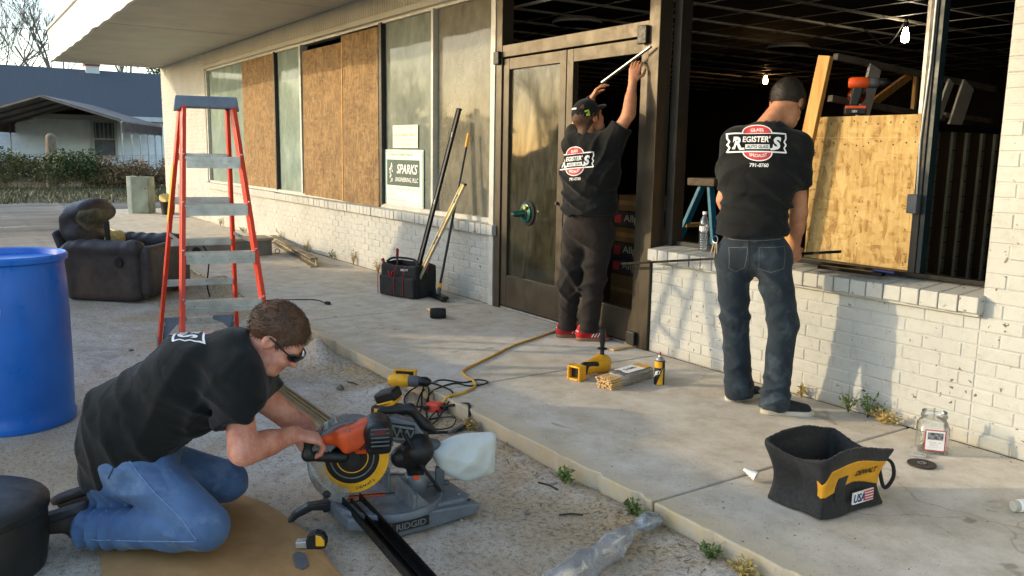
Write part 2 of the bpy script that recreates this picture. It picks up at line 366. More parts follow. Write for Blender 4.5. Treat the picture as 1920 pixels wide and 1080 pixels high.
M['black'] = mat('black_plastic', (26, 26, 27), (18, 18, 19), 14, .5, coord='obj')
M['rubber'] = mat('black_rubber', (30, 30, 31), (22, 22, 23), 14, .8, coord='obj', bump=.1, bscale=200)
M['dark'] = mat('interior_dark', (36, 30, 26), (26, 22, 19), 2, .85)
M['deck'] = mat('ceiling_deck', (22, 20, 19), (16, 15, 14), 2, .9)
M['tbar'] = mat('ceiling_bar', (132, 128, 118), (106, 102, 94), 4, .6)
M['ifloor'] = mat('interior_floor', (62, 59, 56), (46, 44, 42), 3, .8)
M['osb'] = osbmat('weathered_osb', (156, 126, 84), (134, 104, 66), (104, 80, 50), 16)
M['osbnew'] = osbmat('fresh_osb', (196, 170, 116), (180, 150, 94), (146, 114, 68), 15)
M['lumber'] = mat('pine_lumber', (196, 150, 84), (168, 122, 62), 3, .7, stretch=(12, 12, 1))
M['grey'] = mat('grey_plastic', (84, 88, 92), (68, 72, 76), 12, .5, coord='obj')
M['steel'] = mat('steel', (150, 152, 154), (120, 122, 124), 20, .35, .9, coord='obj')
M['yellow'] = mat('yellow_plastic', (226, 166, 30), (206, 146, 22), 14, .45, coord='obj')
M['orange'] = mat('orange_plastic', (214, 84, 34), (190, 70, 28), 14, .42, coord='obj')
M['white'] = mat('white_print', (232, 230, 226), (222, 220, 214), 20, .6, coord='obj')
M['red'] = mat('red_print', (196, 62, 66), (176, 50, 56), 20, .6, coord='obj')
M['wood'] = mat('pale_wood', (212, 178, 124), (186, 150, 98), 5, .7, coord='obj', stretch=(3, 3, 14))
M['card'] = mat('cardboard', (170, 130, 82), (152, 114, 70), 7, .85, bump=.05, bscale=90)
# ------------------------------------------------------------------ ground and pavement
def smooth01(t): t = np.clip(t, 0, 1); return t*t*(3-2*t)
def gz0(x, y):
    x = np.asarray(x, float); y = np.asarray(y, float)
    P = np.stack([x, y, 0*x], -1).reshape(-1, 3).astype(np.float32)
    n = (nz(P, 2.2, 1)*.008+nz(P, 9, 2)*.004+nz(P, 28, 3)*.0028).reshape(x.shape)
    z = -.092+.062*smooth01((-5.6-x)/3.5)+n
    z = z+.030*np.exp(-((y-2.26)/.10)**2)*(.6+.5*nz(P, 5, 4).reshape(x.shape))
    for cx_, cy_, rr, hh in ((-5.95, 2.0, .24, .20), (-5.56, 2.12, .19, .19), (-5.75, 1.85, .16, .10), (-8.7, 2.35, .5, .11), (-6.5, 2.2, .25, .05)):
        d = ((x-cx_)/rr)**2+((y-cy_)/(rr*.6))**2; z = z+hh*np.exp(-d*1.3)*(1+.25*nz(P, 16, 5).reshape(x.shape))
    return np.where((y > 2.335) & (x > -21), np.minimum(z, -.13), z)
xs = np.concatenate([np.arange(-420, -40, 38), np.arange(-40, -12, .8), np.arange(-12, -6.6, .075), np.arange(-6.6, -1, .035), np.arange(-1, 3, .25), np.arange(4, 12, 2), np.arange(20, 430, 40)])
ys = np.concatenate([np.arange(-420, -20, 40), np.arange(-20, -2, 1.2), np.arange(-2, .1, .12), np.arange(.1, 2.36, .035), np.array([2.42, 2.6, 3, 3.6, 4.2]), np.arange(5, 24, 1), np.arange(30, 430, 40)])
X, Y = np.meshgrid(xs, ys, indexing='ij'); Z = gz0(X, Y); nx, ny = X.shape
vs = np.stack([X, Y, Z], -1).reshape(-1, 3); I = np.arange(nx*ny).reshape(nx, ny)
fs = np.stack([I[:-1, :-1], I[1:, :-1], I[1:, 1:], I[:-1, 1:]], -1).reshape(-1, 4)
g = linkmesh('ground', vs.tolist(), fs.tolist(), M['ground'], smooth='all'); g['kind'] = 'structure'
def gh(x, y): return float(gz0(np.array([x]), np.array([y]))[0])

pav = B().span(-20.7, 3.2, 2.36, 4.16, -.30, -.03).build('pavement', M['concrete']); pav['kind'] = 'structure'
jx = [3.2, -.25, -2.37, -4.24, -6.60, -8.02, -9.70, -11.9, -14.1, -16.3, -18.5, -20.7]
for i in range(len(jx)-1):
    x1, x0 = jx[i]-.006, jx[i+1]+.006; sk = .0
    fr = []
    k = max(4, int((x1-x0)/.045))
    for j in range(k+1):
        t = j/k; n = rnd.gauss(0, .003)
        if rnd.random() < .05: n += rnd.uniform(.010, .025)
        fr.append((x0+(x1-x0)*t+sk*(1 if j in (0, k) else .9), 2.31+n))
    poly = fr+[(x1-sk*.6, 4.147), (x0-sk*.6, 4.147)]
    b = B(); n = len(poly); dz = rnd.uniform(-.002, .002)
    top = [(x, y, dz) for x, y in poly]; bot = [(x, y+(.012 if q <= k else 0), -.16) for q, (x, y) in enumerate(poly)]
    b.add(top+bot, [tuple(range(n))]+[(q, n+q, n+(q+1) % n, (q+1) % n) for q in range(n)])
    fix_normals(b.build('slab', M['concrete'], pav, bevel=.007))
# ------------------------------------------------------------------ the storefront
W0 = 4.15
bl = thing('storefront_building', 'long white painted brick storefront with overhanging canopy, boarded windows and a bare gutted interior', 'building', (-6, W0, 0))
def part(b, name, m, parent=None, **k): return b.build(name, m, parent or bl, world=True, **k)
def brick_mesh(L, H, seed):
    r = random.Random(seed); y0, y1 = 0, .03; e = .006; v = []
    for sx in (-1, 1):
        for sz in (-1, 1): v.append((sx*L/2, y1, sz*H/2))
    for sx in (-1, 1):
        for sz in (-1, 1): v.append((sx*L/2, y0+.005, sz*H/2))
    for sx in (-1, 1):
        for sz in (-1, 1): v.append((sx*(L/2-e)+r.uniform(-.002, .002), y0+r.uniform(-.0015, .0015), sz*(H/2-e)+r.uniform(-.002, .002)))
    f = [(0, 1, 3, 2), (0, 4, 5, 1), (2, 3, 7, 6), (0, 2, 6, 4), (1, 5, 7, 3), (4, 8, 9, 5), (6, 7, 11, 10), (4, 6, 10, 8), (5, 9, 11, 7), (8, 10, 11, 9)]
    me = bpy.data.meshes.new('brick'); me.from_pydata(v, [], f); me.update(); me.materials.append(M['paint']); return me, v, f
BL, BH = .203, .0722
variants = {}
for k, L in (('full', .1995), ('half', .0975)):
    variants[k] = [brick_mesh(L, .0690, 10*i+len(k)) for i in range(4)]
nbrick = [0]
def brick_area(x0, x1, z0, z1, wall, single):
    """running bond of painted bricks; single(x) tells which become objects, the rest join one mesh"""
    rest = B(); nrow = int(round((z1-z0)/BH)); hgt = (z1-z0)/nrow
    for r in range(nrow):
        z = z0+hgt*(r+.5); x = x0
        if r % 2: pieces = [.5]
        else: pieces = []
        n = int((x1-x0)/BL)+2; pieces += [1]*n
        for pc in pieces:
            L = BL*pc
            if x+L > x1+.001:
                if x1-x < .07: break
                L = x1-x
            me, v, f = rnd.choice(variants['full' if pc == 1 else 'half']); sx = 1.0 if abs(L-BL*pc) < 1e-6 else (L-.007)/(BL*pc-.007)
            c = (x+L/2, W0+rnd.uniform(-.0015, .0015), z)
            if single(c) and nbrick[0] < 300:
                o = bpy.data.objects.new('brick', me); col.objects.link(o); o.parent = wall
                o.location = Vector(c)-Vector(bl.location); o.scale = (sx, 1, hgt/BH); nbrick[0] += 1
            else: rest.add([(c[0]+p[0]*sx, c[1]+p[1], c[2]+p[2]*hgt/BH) for p in v], f)
            x += L
    if rest.v:
        o = part(rest, 'far_bricks', M['paint'], wall); o['kind'] = 'stuff'
vis = lambda c: True
w1 = part(B().span(-4.37, -2.06, W0+.0042, 4.40, 0, .652), 'low_wall', M['paint'])
brick_area(-4.37, -2.06, 0, .65, w1, vis)
w2 = part(B().span(-2.06, 2.9, W0+.0042, 4.42, 0, 3.12), 'brick_pier', M['paint'])
brick_area(-2.06, -1.25, 0, 2.5992, w2, lambda c: c[0] < -1.72 and c[2] < 2.35)
w3 = part(B().span(-16.5, -6.41, W0+.0042, 4.40, 0, .652), 'low_wall', M['paint'])
brick_area(-16.5+.06, -6.41, 0, .65, w3, lambda c: c[0] > -9.2)
w4 = part(B().span(-20.2, -16.5, W0+.0042, 4.60, 0, 3.13), 'brick_pier', M['paint'])
brick_area(-20.2, -16.5, 0, 3.1046, w4, lambda c: False)
part(B().span(-20.195, -19.9, 4.6, 11, 0, 3.13), 'side_wall', M['paint'])
# sills of bricks on edge
for x0, x1, nm in ((-4.36, -2.045, 'r'), (-16.5, -6.40, 'l')):
    s = part(B().span(x0+.01, x1-.01, 4.115, 4.36, .652, .741), 'window_sill', M['paint'])
    n = int((x1-x0)/.1006); p = (x1-x0)/n
    for i in range(n):
        a = x0+i*p+.003; b_ = x0+(i+1)*p-.003; j = rnd.uniform(-.004, .004); t = rnd.uniform(-.002, .002); zb = .668+rnd.uniform(-.004, .003) if nm == 'r' else .655
        if nm == 'l' and i < n-60:
            continue
        b = B(); v = [(a, 4.085+j, zb), (b_, 4.085+j, zb), (b_, 4.085+j, .748+t), (a, 4.085+j, .748+t), (a, 4.345, .668), (b_, 4.345, .668), (b_, 4.345, .772+t), (a, 4.345, .772+t)]
        b.add(v, [(0, 1, 2, 3), (4, 7, 6, 5), (0, 4, 5, 1), (3, 2, 6, 7), (0, 3, 7, 4), (1, 5, 6, 2)]); part(b, 'sill_brick', M['paint'], s, bevel=.005)
    if nm == 'l':
        b = B()
        for i in range(n-60):
            a = x0+i*p+.003; b_ = x0+(i+1)*p-.003; b.span(a, b_, 4.085, 4.345, .655, .760)
        part(b, 'far_sill_bricks', M['paint'], s)['kind'] = 'stuff'
# header above the windows: ribbed boards between the soffit and the frames
hd = part(B().span(-16.5, -6.42, 4.17, 4.40, 2.83, 3.13), 'window_header', M['soffit'])
b = B(); x = -16.49
while x < -6.45:
    b.span(x, x+.052, 4.150, 4.19, 2.905, 3.10); x += .062
part(b, 'header_ribs', M['soffit'], hd)['kind'] = 'stuff'
part(B().span(-16.5, -6.42, 4.135, 4.2, 2.835, 2.9), 'header_trim', M['soffit'], hd, bevel=.006)
part(B().span(-6.42, 2.9, 4.17, 4.40, 2.95, 3.13), 'window_header', M['soffit'])
# canopy
cn = part(B().span(-20.15, 3.0, 2.08, 9.0, 3.165, 3.68), 'canopy', M['soffit'])
x = -20.12
while x < 2.5:
    w = 1.1; part(B().span(x, x+w-.012, 2.06, 4.17, 3.130+rnd.uniform(-.004, .004), 3.163), 'soffit_board', M['soffit'], cn, bevel=.003); x += w
b = B(); k = 90; pts = []
for i in range(k+1):
    x = -20.16+23.2*i/k; pts.append((x, 3.098+.010*math.sin(i*1.7)+.022*math.exp(-((x+14.3)/.5)**2)))
b.prism([(x, z) for x, z in pts]+[(3.04, 3.71), (-20.16, 3.71)], 2.0, 2.045, W=(0, 1, 0))
part(b, 'fascia', M['fascia'], cn)
part(B().span(-20.16, -20.12, 2.046, 9.0, 3.105, 3.7), 'fascia', M['fascia'], cn)
part(B().span(-20.19, 3.05, 1.965, 2.055, 3.715, 3.765), 'roof_edge', M['alu'], cn, bevel=.01)
# window frames
fr = part(B().span(-16.5, -6.43, 4.18, 4.27, .755, .80).span(-16.5, -6.43, 4.185, 4.27, 2.80, 2.845), 'window_frame', M['whitealu'])
for x, wd, m in ((-16.46, .06, 'whitealu'), (-12.585, .045, 'darkframe'), (-11.49, .06, 'whitealu'), (-8.915, .07, 'darkframe'), (-7.69, .045, 'whitealu')):
    part(B().span(x-wd/2, x+wd/2, 4.165, 4.275, .79, 2.81), 'mullion', M[m], fr, bevel=.004)
part(B().span(-6.515, -6.44, 4.12, 4.285, .0, 3.12), 'door_jamb', M['whitealu'], bevel=.004)
part(B().span(-16.5, -16.42, 4.28, 4.6, .755, 2.84), 'reveal', M['soffit'])
GL = {}
GL['milky'] = glassmat('milky_pane', (.80, .90, .86), (.45, .8), ((134, 150, 140), (168, 180, 168)), .06, .06, .7, (1, 1, .7), .3, .7)
GL['film'] = glassmat('filmed_pane', (.78, .84, .80), (.36, .76), ((128, 134, 124), (156, 160, 147)), .03, .03, .9, (1, 1, .6), .32, .72)
GL['brown'] = glassmat('dirty_pane', (.74, .74, .70), (.40, .80), ((124, 119, 104), (150, 145, 128)), .03, .04, 1.3, (1, 1, .55), .32, .70)
GL['door'] = glassmat('door_pane', (.60, .60, .54), (.22, .74), ((48, 46, 36), (92, 88, 70)), .02, .04, 3.2, (1, 1, .28), .40, .72)
for x0, x1, m in ((-16.42, -12.61, 'milky'), (-12.56, -11.52, 'milky'), (-8.875, -7.715, 'film'), (-7.665, -6.52, 'brown')):
    part(B().span(x0, x1, 4.222, 4.228, .80, 2.80), 'window_pane', GL[m], fr)
# door bay
df = part(B().span(-6.437, -6.345, 4.13, 4.25, 0, 3.1).span(-4.482, -4.375, 4.13, 4.25, 0, 3.1).span(-6.345, -4.482, 4.135, 4.25, 2.222, 2.325).span(-6.345, -4.482, 4.14, 4.25, 2.90, 2.99), 'door_frame', M['bronze'], bevel=.004)
part(B().span(-6.345, -4.482, 4.15, 4.23, .0, .018), 'threshold', M['alu'])
dl = part(B().span(-6.335, -6.25, 4.145, 4.20, .03, 2.21).span(-5.52, -5.435, 4.145, 4.20, .03, 2.21).span(-6.25, -5.52, 4.147, 4.20, 2.115, 2.21).span(-6.25, -5.52, 4.147, 4.20, .03, .31), 'door', M['bronze'], bevel=.003)
part(B().span(-6.25, -5.52, 4.170, 4.176, .31, 2.115), 'door_glass', GL['door'], dl)
part(B().cyl((-5.50, 4.142, 1.0), (-5.50, 4.12, 1.0), .014), 'lock', M['black'], dl)
part(B().span(-6.435, -6.352, 4.095, 4.128, 2.165, 2.275), 'pivot_cover', M['black'], dl, bevel=.006)
dr = part(B().span(-5.425, -5.345, 4.145, 4.20, .03, 2.21).span(-4.565, -4.487, 4.145, 4.20, .03, 2.21).span(-5.345, -4.565, 4.147, 4.20, 2.11, 2.21).span(-5.345, -4.565, 4.147, 4.20, .03, .27), 'door', M['bronze'], bevel=.003)
part(B().span(-4.565, -4.475, 4.095, 4.128, 2.165, 2.29), 'pivot_cover', M['black'], dr, bevel=.006)
part(B().span(-4.56, -4.475, 4.095, 4.128, .02, .12), 'pivot_cover', M['black'], dr, bevel=.006)
part(B().span(-4.372, -4.30, 4.26, 4.36, .7, 3.1), 'steel_post', M['darkframe'])
part(B().span(-4.372, -2.06, 4.23, 4.33, 2.9, 2.96), 'opening_frame', M['darkframe'])
part(B().span(-4.37, -2.07, 4.30, 4.36, .775, .80), 'opening_frame', M['darkframe'])
part(B().span(-2.10, -2.06, 4.28, 4.36, .77, 2.95), 'opening_frame', M['darkframe'])
mu = part(B().span(-2.535, -2.495, 4.275, 4.31, .80, 2.9), 'mullion', M['darkframe'], bevel=.003)
part(B().span(-2.945, -2.905, 4.93, 5.0, 1.675, 2.70), 'white_stud', M['whitealu'], bevel=.003)
part(B().span(-2.493, -2.470, 4.285, 4.34, .80, 2.9), 'mullion_channel', mat('teal_black_steel', (22, 40, 44), (16, 28, 32), 5, .5), mu)
part(B().tube([(-2.505, 4.270, 2.9), (-2.507, 4.268, 1.9), (-2.523, 4.266, 1.5), (-2.515, 4.266, 1.22)], .0045, 6), 'conduit', M['alu'], mu)
part(B().span(-2.545, -2.49, 4.228, 4.268, 1.12, 1.22), 'junction_box', M['grey'], mu, bevel=.004)
# the room
rm = part(B().span(-19.8, 2.8, 4.40, 13.6, -.12, -.004), 'interior_floor', M['ifloor'])
part(B().span(-19.8, 2.8, 13.4, 13.6, 0, 3.3), 'interior_wall', M['dark'])
part(B().span(2.6, 2.8, 4.42, 13.4, 0, 3.3), 'interior_wall', M['dark'])
part(B().span(-16.6, -16.5, 4.6, 13.4, 0, 3.3), 'interior_wall', M['soffit'])
part(B().span(-19.85, 2.85, 4.41, 13.6, 3.14, 3.164), 'ceiling_deck', M['deck'])
cg = part(B().span(-15.5, 2.5, 4.44, 4.46, 2.70, 2.725), 'ceiling_grid', M['tbar'])
for i in range(26): x = -14.6+i*.61; part(B().span(x-.014, x+.014, 4.46, 12.9, 2.702, 2.722), 'ceiling_bar', M['tbar'], cg)
for i in range(13): y = 4.95+i*.61; part(B().span(-15, 2.4, y-.014, y+.014, 2.698, 2.7015), 'ceiling_bar', M['tbar'], cg)
for c in ((-6.6, 5.15, 2.63), (-6.35, 7.95, 2.60), (-9.6, 8.3, 2.60)):
    b = B()
    for r in (.24, .17, .10): b.lathe([(r, -.0), (r, .02), (r-.035, .05), (r-.045, .05), (r-.02, .0)], c, 28)
    part(b, 'ceiling_diffuser', M['tbar'], smooth=True)
def scribble(b, x0, x1, y, z, h):
    """a line of print too small to read: short upright strokes grouped into words"""
    x = x0
    while x < x1-h*.3:
        n = rnd.randint(3, 7)
        for k in range(n):
            if x > x1: break
            hh = h*rnd.choice((.7, .7, 1.0)); b.add([(x, y, z-h*.35), (x+h*.16, y, z-h*.35), (x+h*.16, y, z-h*.35+hh), (x, y, z-h*.35+hh)], [(0, 1, 2, 3)]); b.add([(x, y, z-h*.35), (x+h*.42, y, z-h*.35), (x+h*.42, y, z-h*.24), (x, y, z-h*.24)], [(0, 1, 2, 3)]); x += h*.62
        x += h*.5
# ------------------------------------------------------------------ boards over the windows, signs, things on the sill
def single(b, name, m, label, cat, group=None, **k):
    return tag(b.build(name, m, **k), label, cat, group)
def sheet(x0, x1, z0, z1, y, t, tilt=0, lean=0):
    b = B(); v = []
    for yy in (y, y+t):
        v += [(x0+tilt*.0, yy, z0), (x1, yy, z0+tilt), (x1+lean, yy, z1+tilt), (x0+lean, yy, z1)]
    return b.add(v, [(0, 1, 2, 3), (4, 7, 6, 5), (0, 4, 5, 1), (3, 2, 6, 7), (0, 3, 7, 4), (1, 5, 6, 2)])
single(sheet(-14.24, -12.625, .80, 2.795, 4.185, .014), 'particle_board', M['osb'], 'weathered brown board covering the window nearest the brick corner', 'board', 'boards over the shop windows')
single(sheet(-11.43, -10.02, .775, 2.715, 4.178, .014, -.01, .03), 'particle_board', M['osb'], 'wide weathered brown board left of the bright seam over the double window', 'board', 'boards over the shop windows')
single(sheet(-10.005, -8.955, .765, 2.775, 4.160, .014, -.005), 'particle_board', M['osb'], 'weathered brown board right of the bright seam, next to the sign window', 'board', 'boards over the shop windows')
GREEN = mat('sign_green', (44, 74, 62), (36, 62, 52), 9, .5); PALE = mat('sign_card', (208, 222, 206), (196, 212, 196), 4, .55); INK = mat('faded_ink', (150, 162, 146), (130, 142, 128), 9, .7); PAPER = mat('notice_paper', (226, 224, 204), (214, 212, 190), 7, .8)
t = thing('window_sign', 'pale card sign with a dark green panel and white lettering behind the window glass', 'sign', (-8.42, 4.205, .80))
U, V = (1, 0, 0), (0, 0, 1)
def wpart(b, n, m, **k): return b.build(n, m, t, world=True, **k)
wpart(B().span(-8.90, -7.95, 4.206, 4.212, .795, 1.415), 'sign_card', PALE)
wpart(B().span(-8.82, -8.035, 4.202, 4.2055, 1.02, 1.305), 'green_panel', GREEN)
b = letters(B(), 'SPARKS', (-8.32, 4.2005, 1.205), U, V, .105, .25, .02, .50); letters(b, 'ENGINEERING, PLLC', (-8.33, 4.2005, 1.085), U, V, .055, .25, .012, .55); wpart(b, 'lettering', M['white'])
b = B(); r2 = random.Random(3)
for k in range(26):
    a = r2.uniform(0, 6.28); q = r2.uniform(0, 1)**.7; c = (-8.715+.06*q*math.cos(a)*.8, 4.2005, 1.165+.115*q*math.sin(a)); s = r2.uniform(.006, .018)
    b.add([(c[0]+s*math.cos(j*1.0472)*r2.uniform(.6, 1.1), c[1]-.0003*k*.1, c[2]+s*math.sin(j*1.0472)*r2.uniform(.6, 1.2)) for j in range(6)], [tuple(range(6))])
wpart(b, 'emblem', M['white'])
b = letters(B(), 'Coming Soon - Another Project by', (-8.48, 4.2035, 1.36), U, V, .045, 0, 0, .58); scribble(b, -8.75, -8.1, 4.2035, .985, .020); scribble(b, -8.82, -8.6, 4.2035, .92, .020); scribble(b, -8.82, -8.28, 4.2035, .86, .020); wpart(b, 'small_print', INK)
b = B()
for x0, x1, z0, z1 in ((-8.885, -7.965, .815, .820), (-8.885, -7.965, 1.388, 1.393), (-8.885, -8.880, .815, 1.39), (-7.97, -7.965, .815, 1.39)): b.span(x0, x1, 4.203, 4.2055, z0, z1)
wpart(b, 'border', INK)
t = thing('window_notice', 'cream paper notice taped inside the window above the green sign', 'notice', (-8.38, 4.207, 1.43))
wpart(B().span(-8.68, -8.08, 4.208, 4.211, 1.435, 1.68), 'paper', PAPER)
b = letters(B(), 'T          T', (-8.38, 4.2055, 1.64), U, V, .045, 0, .01, .34); scribble(b, -8.64, -8.12, 4.2055, 1.575, .034); scribble(b, -8.60, -8.16, 4.2055, 1.52, .014); scribble(b, -8.55, -8.22, 4.2055, 1.475, .014); wpart(b, 'small_print', INK)
# bottles
CLEAR = glassmat('clear_plastic', (.86, .90, .92), (.04, .10), ((170, 180, 186), (230, 234, 236)), .10, .03, 30)
BLUEL = mat('blue_label', (58, 110, 170), (44, 84, 140), 30, .5)
def bottle(loc, s, label, cap):
    t = thing('water_bottle', label, 'bottle', loc, 0, 'water bottles'); pr = [(.0, 0), (.030, 0), (.033, .006)]
    for i in range(7): z = .012+i*.016; pr += [(.033, z), (.0305, z+.006), (.033, z+.012)]
    pr += [(.033, .128), (.031, .135), (.031, .165), (.033, .172), (.032, .19), (.024, .215), (.014, .235), (.0125, .250)]
    B().lathe([(r*s, z*s) for r, z in pr], n=18).build('bottle_body', CLEAR, t, smooth='all')
    B().lathe([(.0318*s, .134*s), (.0318*s, .166*s)], n=18, cap=False).build('label_band', M['white'], t, smooth='all')
    b = B()
    for k in range(7):
        a0 = k*.9
        b.add([(.0322*s*math.cos(a), .0322*s*math.sin(a), z*s) for a, z in ((a0, .136), (a0+.55, .138), (a0+.6, .164), (a0+.1, .160))], [(0, 1, 2, 3)])
    b.build('label_print', BLUEL if cap != 'red' else mat('bottle_label_print', (44, 60, 120), (170, 60, 60), 60, .5, coord='obj'), t)
    B().lathe([(.0145*s, .247*s), (.0145*s, .266*s)], n=14).build('bottle_cap', M['white'] if cap == 'red' else M['black'], t, smooth=True)
    return t
bottle((-3.975, 4.235, .772), .98, 'half full clear water bottle standing on the brick sill beside the blue ladder', 'red')
bottle((-7.98, 4.30, .80), .62, 'small clear bottle with blue label behind the glass beside the card sign', 'x')
part(B().span(-16.4, -6.5, 4.29, 4.40, .70, .80), 'inner_ledge', M['soffit'])
# bars on the sill and the rod in the man's hands
BAR = mat('black_aluminium', (24, 22, 20), (16, 15, 14), 10, .4, .5)
single(B().beam((-3.25, 4.20, .795), (-2.12, 4.29, .795), .03, .022), 'metal_bar', BAR, 'long black metal bar lying along the brick sill in front of the yellow board', 'bar', 'black metal bars', bevel=.002)
single(B().beam((-2.98, 4.135, .786), (-2.60, 4.165, .786), .045, .02), 'metal_bar', BAR, 'short flat black bar lying on the front edge of the brick sill', 'bar', 'black metal bars', bevel=.002)
b = B().cyl((-2.66, 4.16, .805), (-2.545, 4.175, .803), .0085); single(b, 'marker_pen', mat('blue_pen', (34, 44, 96), (26, 34, 76), 9, .4), 'blue marker pen lying on the sill by the short black bar', 'pen', smooth=True)
single(B().beam((-4.566, 4.03, .620), (-2.777, 4.03, .900), .012, .016), 'glazing_strip', BAR, 'thin black strip held level in front of the right hand man', 'strip', bevel=.002)
# suction cup on the door
t = thing('suction_lifter', 'green metal suction cup lifter stuck on the dirty door glass', 'suction lifter', (-5.955, 4.169, .89))
TEAL = mat('green_enamel', (22, 92, 78), (14, 66, 58), 20, .3, .4, coord='obj')
Rm = Matrix.Rotation(math.radians(90), 4, 'X')
B().lathe([(.0, 0), (.105, .0), (.108, .012), (.085, .022), (.05, .035), (.045, .05)], n=28, M=Rm).build('rubber_pad', M['rubber'], t, smooth=True)
B().lathe([(.078, .020), (.08, .034), (.04, .046), (.0, .048)], n=24, M=Rm).build('cup', TEAL, t, smooth=True)
B().cyl((0, -.04, 0), (-.045, -.12, -.01), .030, .026, 18).build('pump_handle', TEAL, t, smooth=True)
B().cyl((-.046, -.121, -.01), (-.056, -.137, -.012), .018, .014, 14).build('pump_button', M['steel'], t, smooth=True)
B().cyl((.03, -.05, .05), (.03, -.064, .05), .018, .016, 12).build('valve', M['yellow'], t, smooth=True)
# ------------------------------------------------------------------ red step ladder
RED = mat('red_fibreglass', (214, 62, 32), (196, 52, 27), 6, .4, stretch=(1, 1, .4)); CAPG = mat('ladder_cap', (112, 126, 142), (96, 108, 124), 8, .5)
t = thing('step_ladder', 'tall red fibreglass step ladder with grey top standing open on the gravel', 'ladder', (-5.95, 1.48, -.085))
l = Vector((.2, .98, 0)); fc = Vector((-5.38, 1.435, -.085)); rc = Vector((-6.52, 1.523, -.075)); tf = Vector((-5.83, 1.485, 1.66)); tr = Vector((-5.99, 1.497, 1.66))
def lpart(b, n, m, **k): return b.build(n, m, t, world=True, **k)
for s in (-1, 1):
    a = tf+l*s*.155; c = fc+l*s*.285; rl = lpart(B().beam(a, c, .026, .075, up=(1, 0, .3)), 'front_rail', RED, bevel=.003)
    lpart(B().beam(c+Vector((0, 0, .07)), c+Vector((.01, 0, -.0)), .032, .083, up=(1, 0, .3)), 'foot', M['black'], bevel=.004)
    b = B()
    for q in range(5):
        zz = (1.335-.305*q); k = (1.66-zz)/(1.66+.085); p = a+(c-a)*k
        for dz in (-.022, .022): b.lathe([(.008, 0), (.007, .004), (.0, .005)], p+Vector((.038, s*.0, dz))-Vector((0, 0, 0)), 10, Matrix.Rotation(math.radians(90), 4, 'Y'))
    lpart(b, 'rivets', M['steel'], smooth=True)
    a2 = tr+l*s*.15; c2 = rc+l*s*.28; lpart(B().beam(a2, c2, .024, .05, up=(1, 0, -.3)), 'rear_rail', RED, bevel=.003)
    lpart(B().beam(c2+Vector((0, 0, .08)), c2, .03, .058, up=(1, 0, -.3)), 'foot', CAPG, bevel=.004)
    p0 = c2+(a2-c2)*.02; p1 = c2+(a2-c2)*.13; q = p1-l*s*.17
    b = B(); poly = [p0-l*s*.02, p1-l*s*.02, q, q-Vector((0, 0, .03)), p1-l*s*.10-Vector((0, 0, .06)), p1-l*s*.055-Vector((0, 0, .11))]
    b.add(poly+[x+Vector((.006, 0, 0)) for x in poly], [(0, 1, 2, 3, 4, 5), (11, 10, 9, 8, 7, 6)]+[(i, 6+i, 6+(i+1) % 6, (i+1) % 6) for i in range(6)]); lpart(b, 'corner_brace', CAPG)
    hb = B().beam(a+(c-a)*.50, a2+(c2-a2)*.50, .004, .022); lpart(hb, 'spreader', M['steel'])
for q in range(5):
    zz = 1.335-.305*q; k = (1.66-zz)/(1.66+.085); w = .155+(.285-.155)*k-.013; c = tf+(fc-tf)*k
    b = B().beam(c-l*w, c+l*w, .085, .014)
    for dz in (.0, -.028, -.05): b.beam(c-l*w+Vector((.040, 0, dz-.01)), c+l*w+Vector((.040, 0, dz-.01)), .008, .014 if dz else .02)
    b.beam(c-l*w+Vector((.036, 0, -.032)), c+l*w+Vector((.036, 0, -.032)), .004, .06); lpart(b, 'step', M['alu'])
    k2 = (1.66-zz)/(1.66+.075); w2 = .15+(.28-.15)*k2-.01; c = tr+(rc-tr)*k2; lpart(B().beam(c-l*w2, c+l*w2, .016, .05), 'rear_brace', M['alu'], bevel=.003)
cap = B().prism([(-.195, .0), (-.205, -.075), (-.17, -.075), (-.15, -.055), (.15, -.055), (.17, -.075), (.205, -.075), (.195, 0), (.19, .02), (-.19, .02)], -.10, .10, O=tf*.5+tr*.5+Vector((0, 0, .055)), U=l, V=(0, 0, 1))
lpart(cap, 'top_cap', CAPG, bevel=.008)
lab = B().beam(tr-l*.166+Vector((0, 0, 0))+(rc-l*.28-tr+l*.15)*.22, tr-l*.166+(rc-l*.28-tr+l*.15)*.45, .002, .045, up=(1, 0, -.3)); lpart(lab, 'warning_label', M['yellow'])
# ------------------------------------------------------------------ drum, bin
DRUM = mat('blue_drum_plastic', (22, 104, 194), (15, 88, 172), 2.5, .36, bump=.04, bscale=25, coord='obj', spec=.5)
t = thing('plastic_drum', 'large bright blue plastic drum with scuffs standing on the gravel', 'drum', (-5.155, .232, -.095))
B().lathe([(0, 0), (.27, 0), (.292, .012), (.297, .045), (.286, .07), (.289, .12), (.292, .30), (.292, .62), (.288, .78), (.282, .86), (.284, .885), (.300, .895), (.302, .918), (.293, .928), (.278, .922), (.272, .895), (.2, .888), (0, .886)], n=64).build('drum_body', DRUM, t, smooth=True)
B().lathe([(.045, .886), (.045, .912), (.036, .918), (0, .918)], (.17, .05, 0), 20).build('bung', DRUM, t, smooth=True)
B().lathe([(.03, .886), (.03, .91), (0, .912)], (-.15, -.08, 0), 18).build('bung', DRUM, t, smooth=True)
SCUFF = mat('scuff', (150, 176, 206), (110, 146, 190), 60, .6, coord='obj')
b = B()
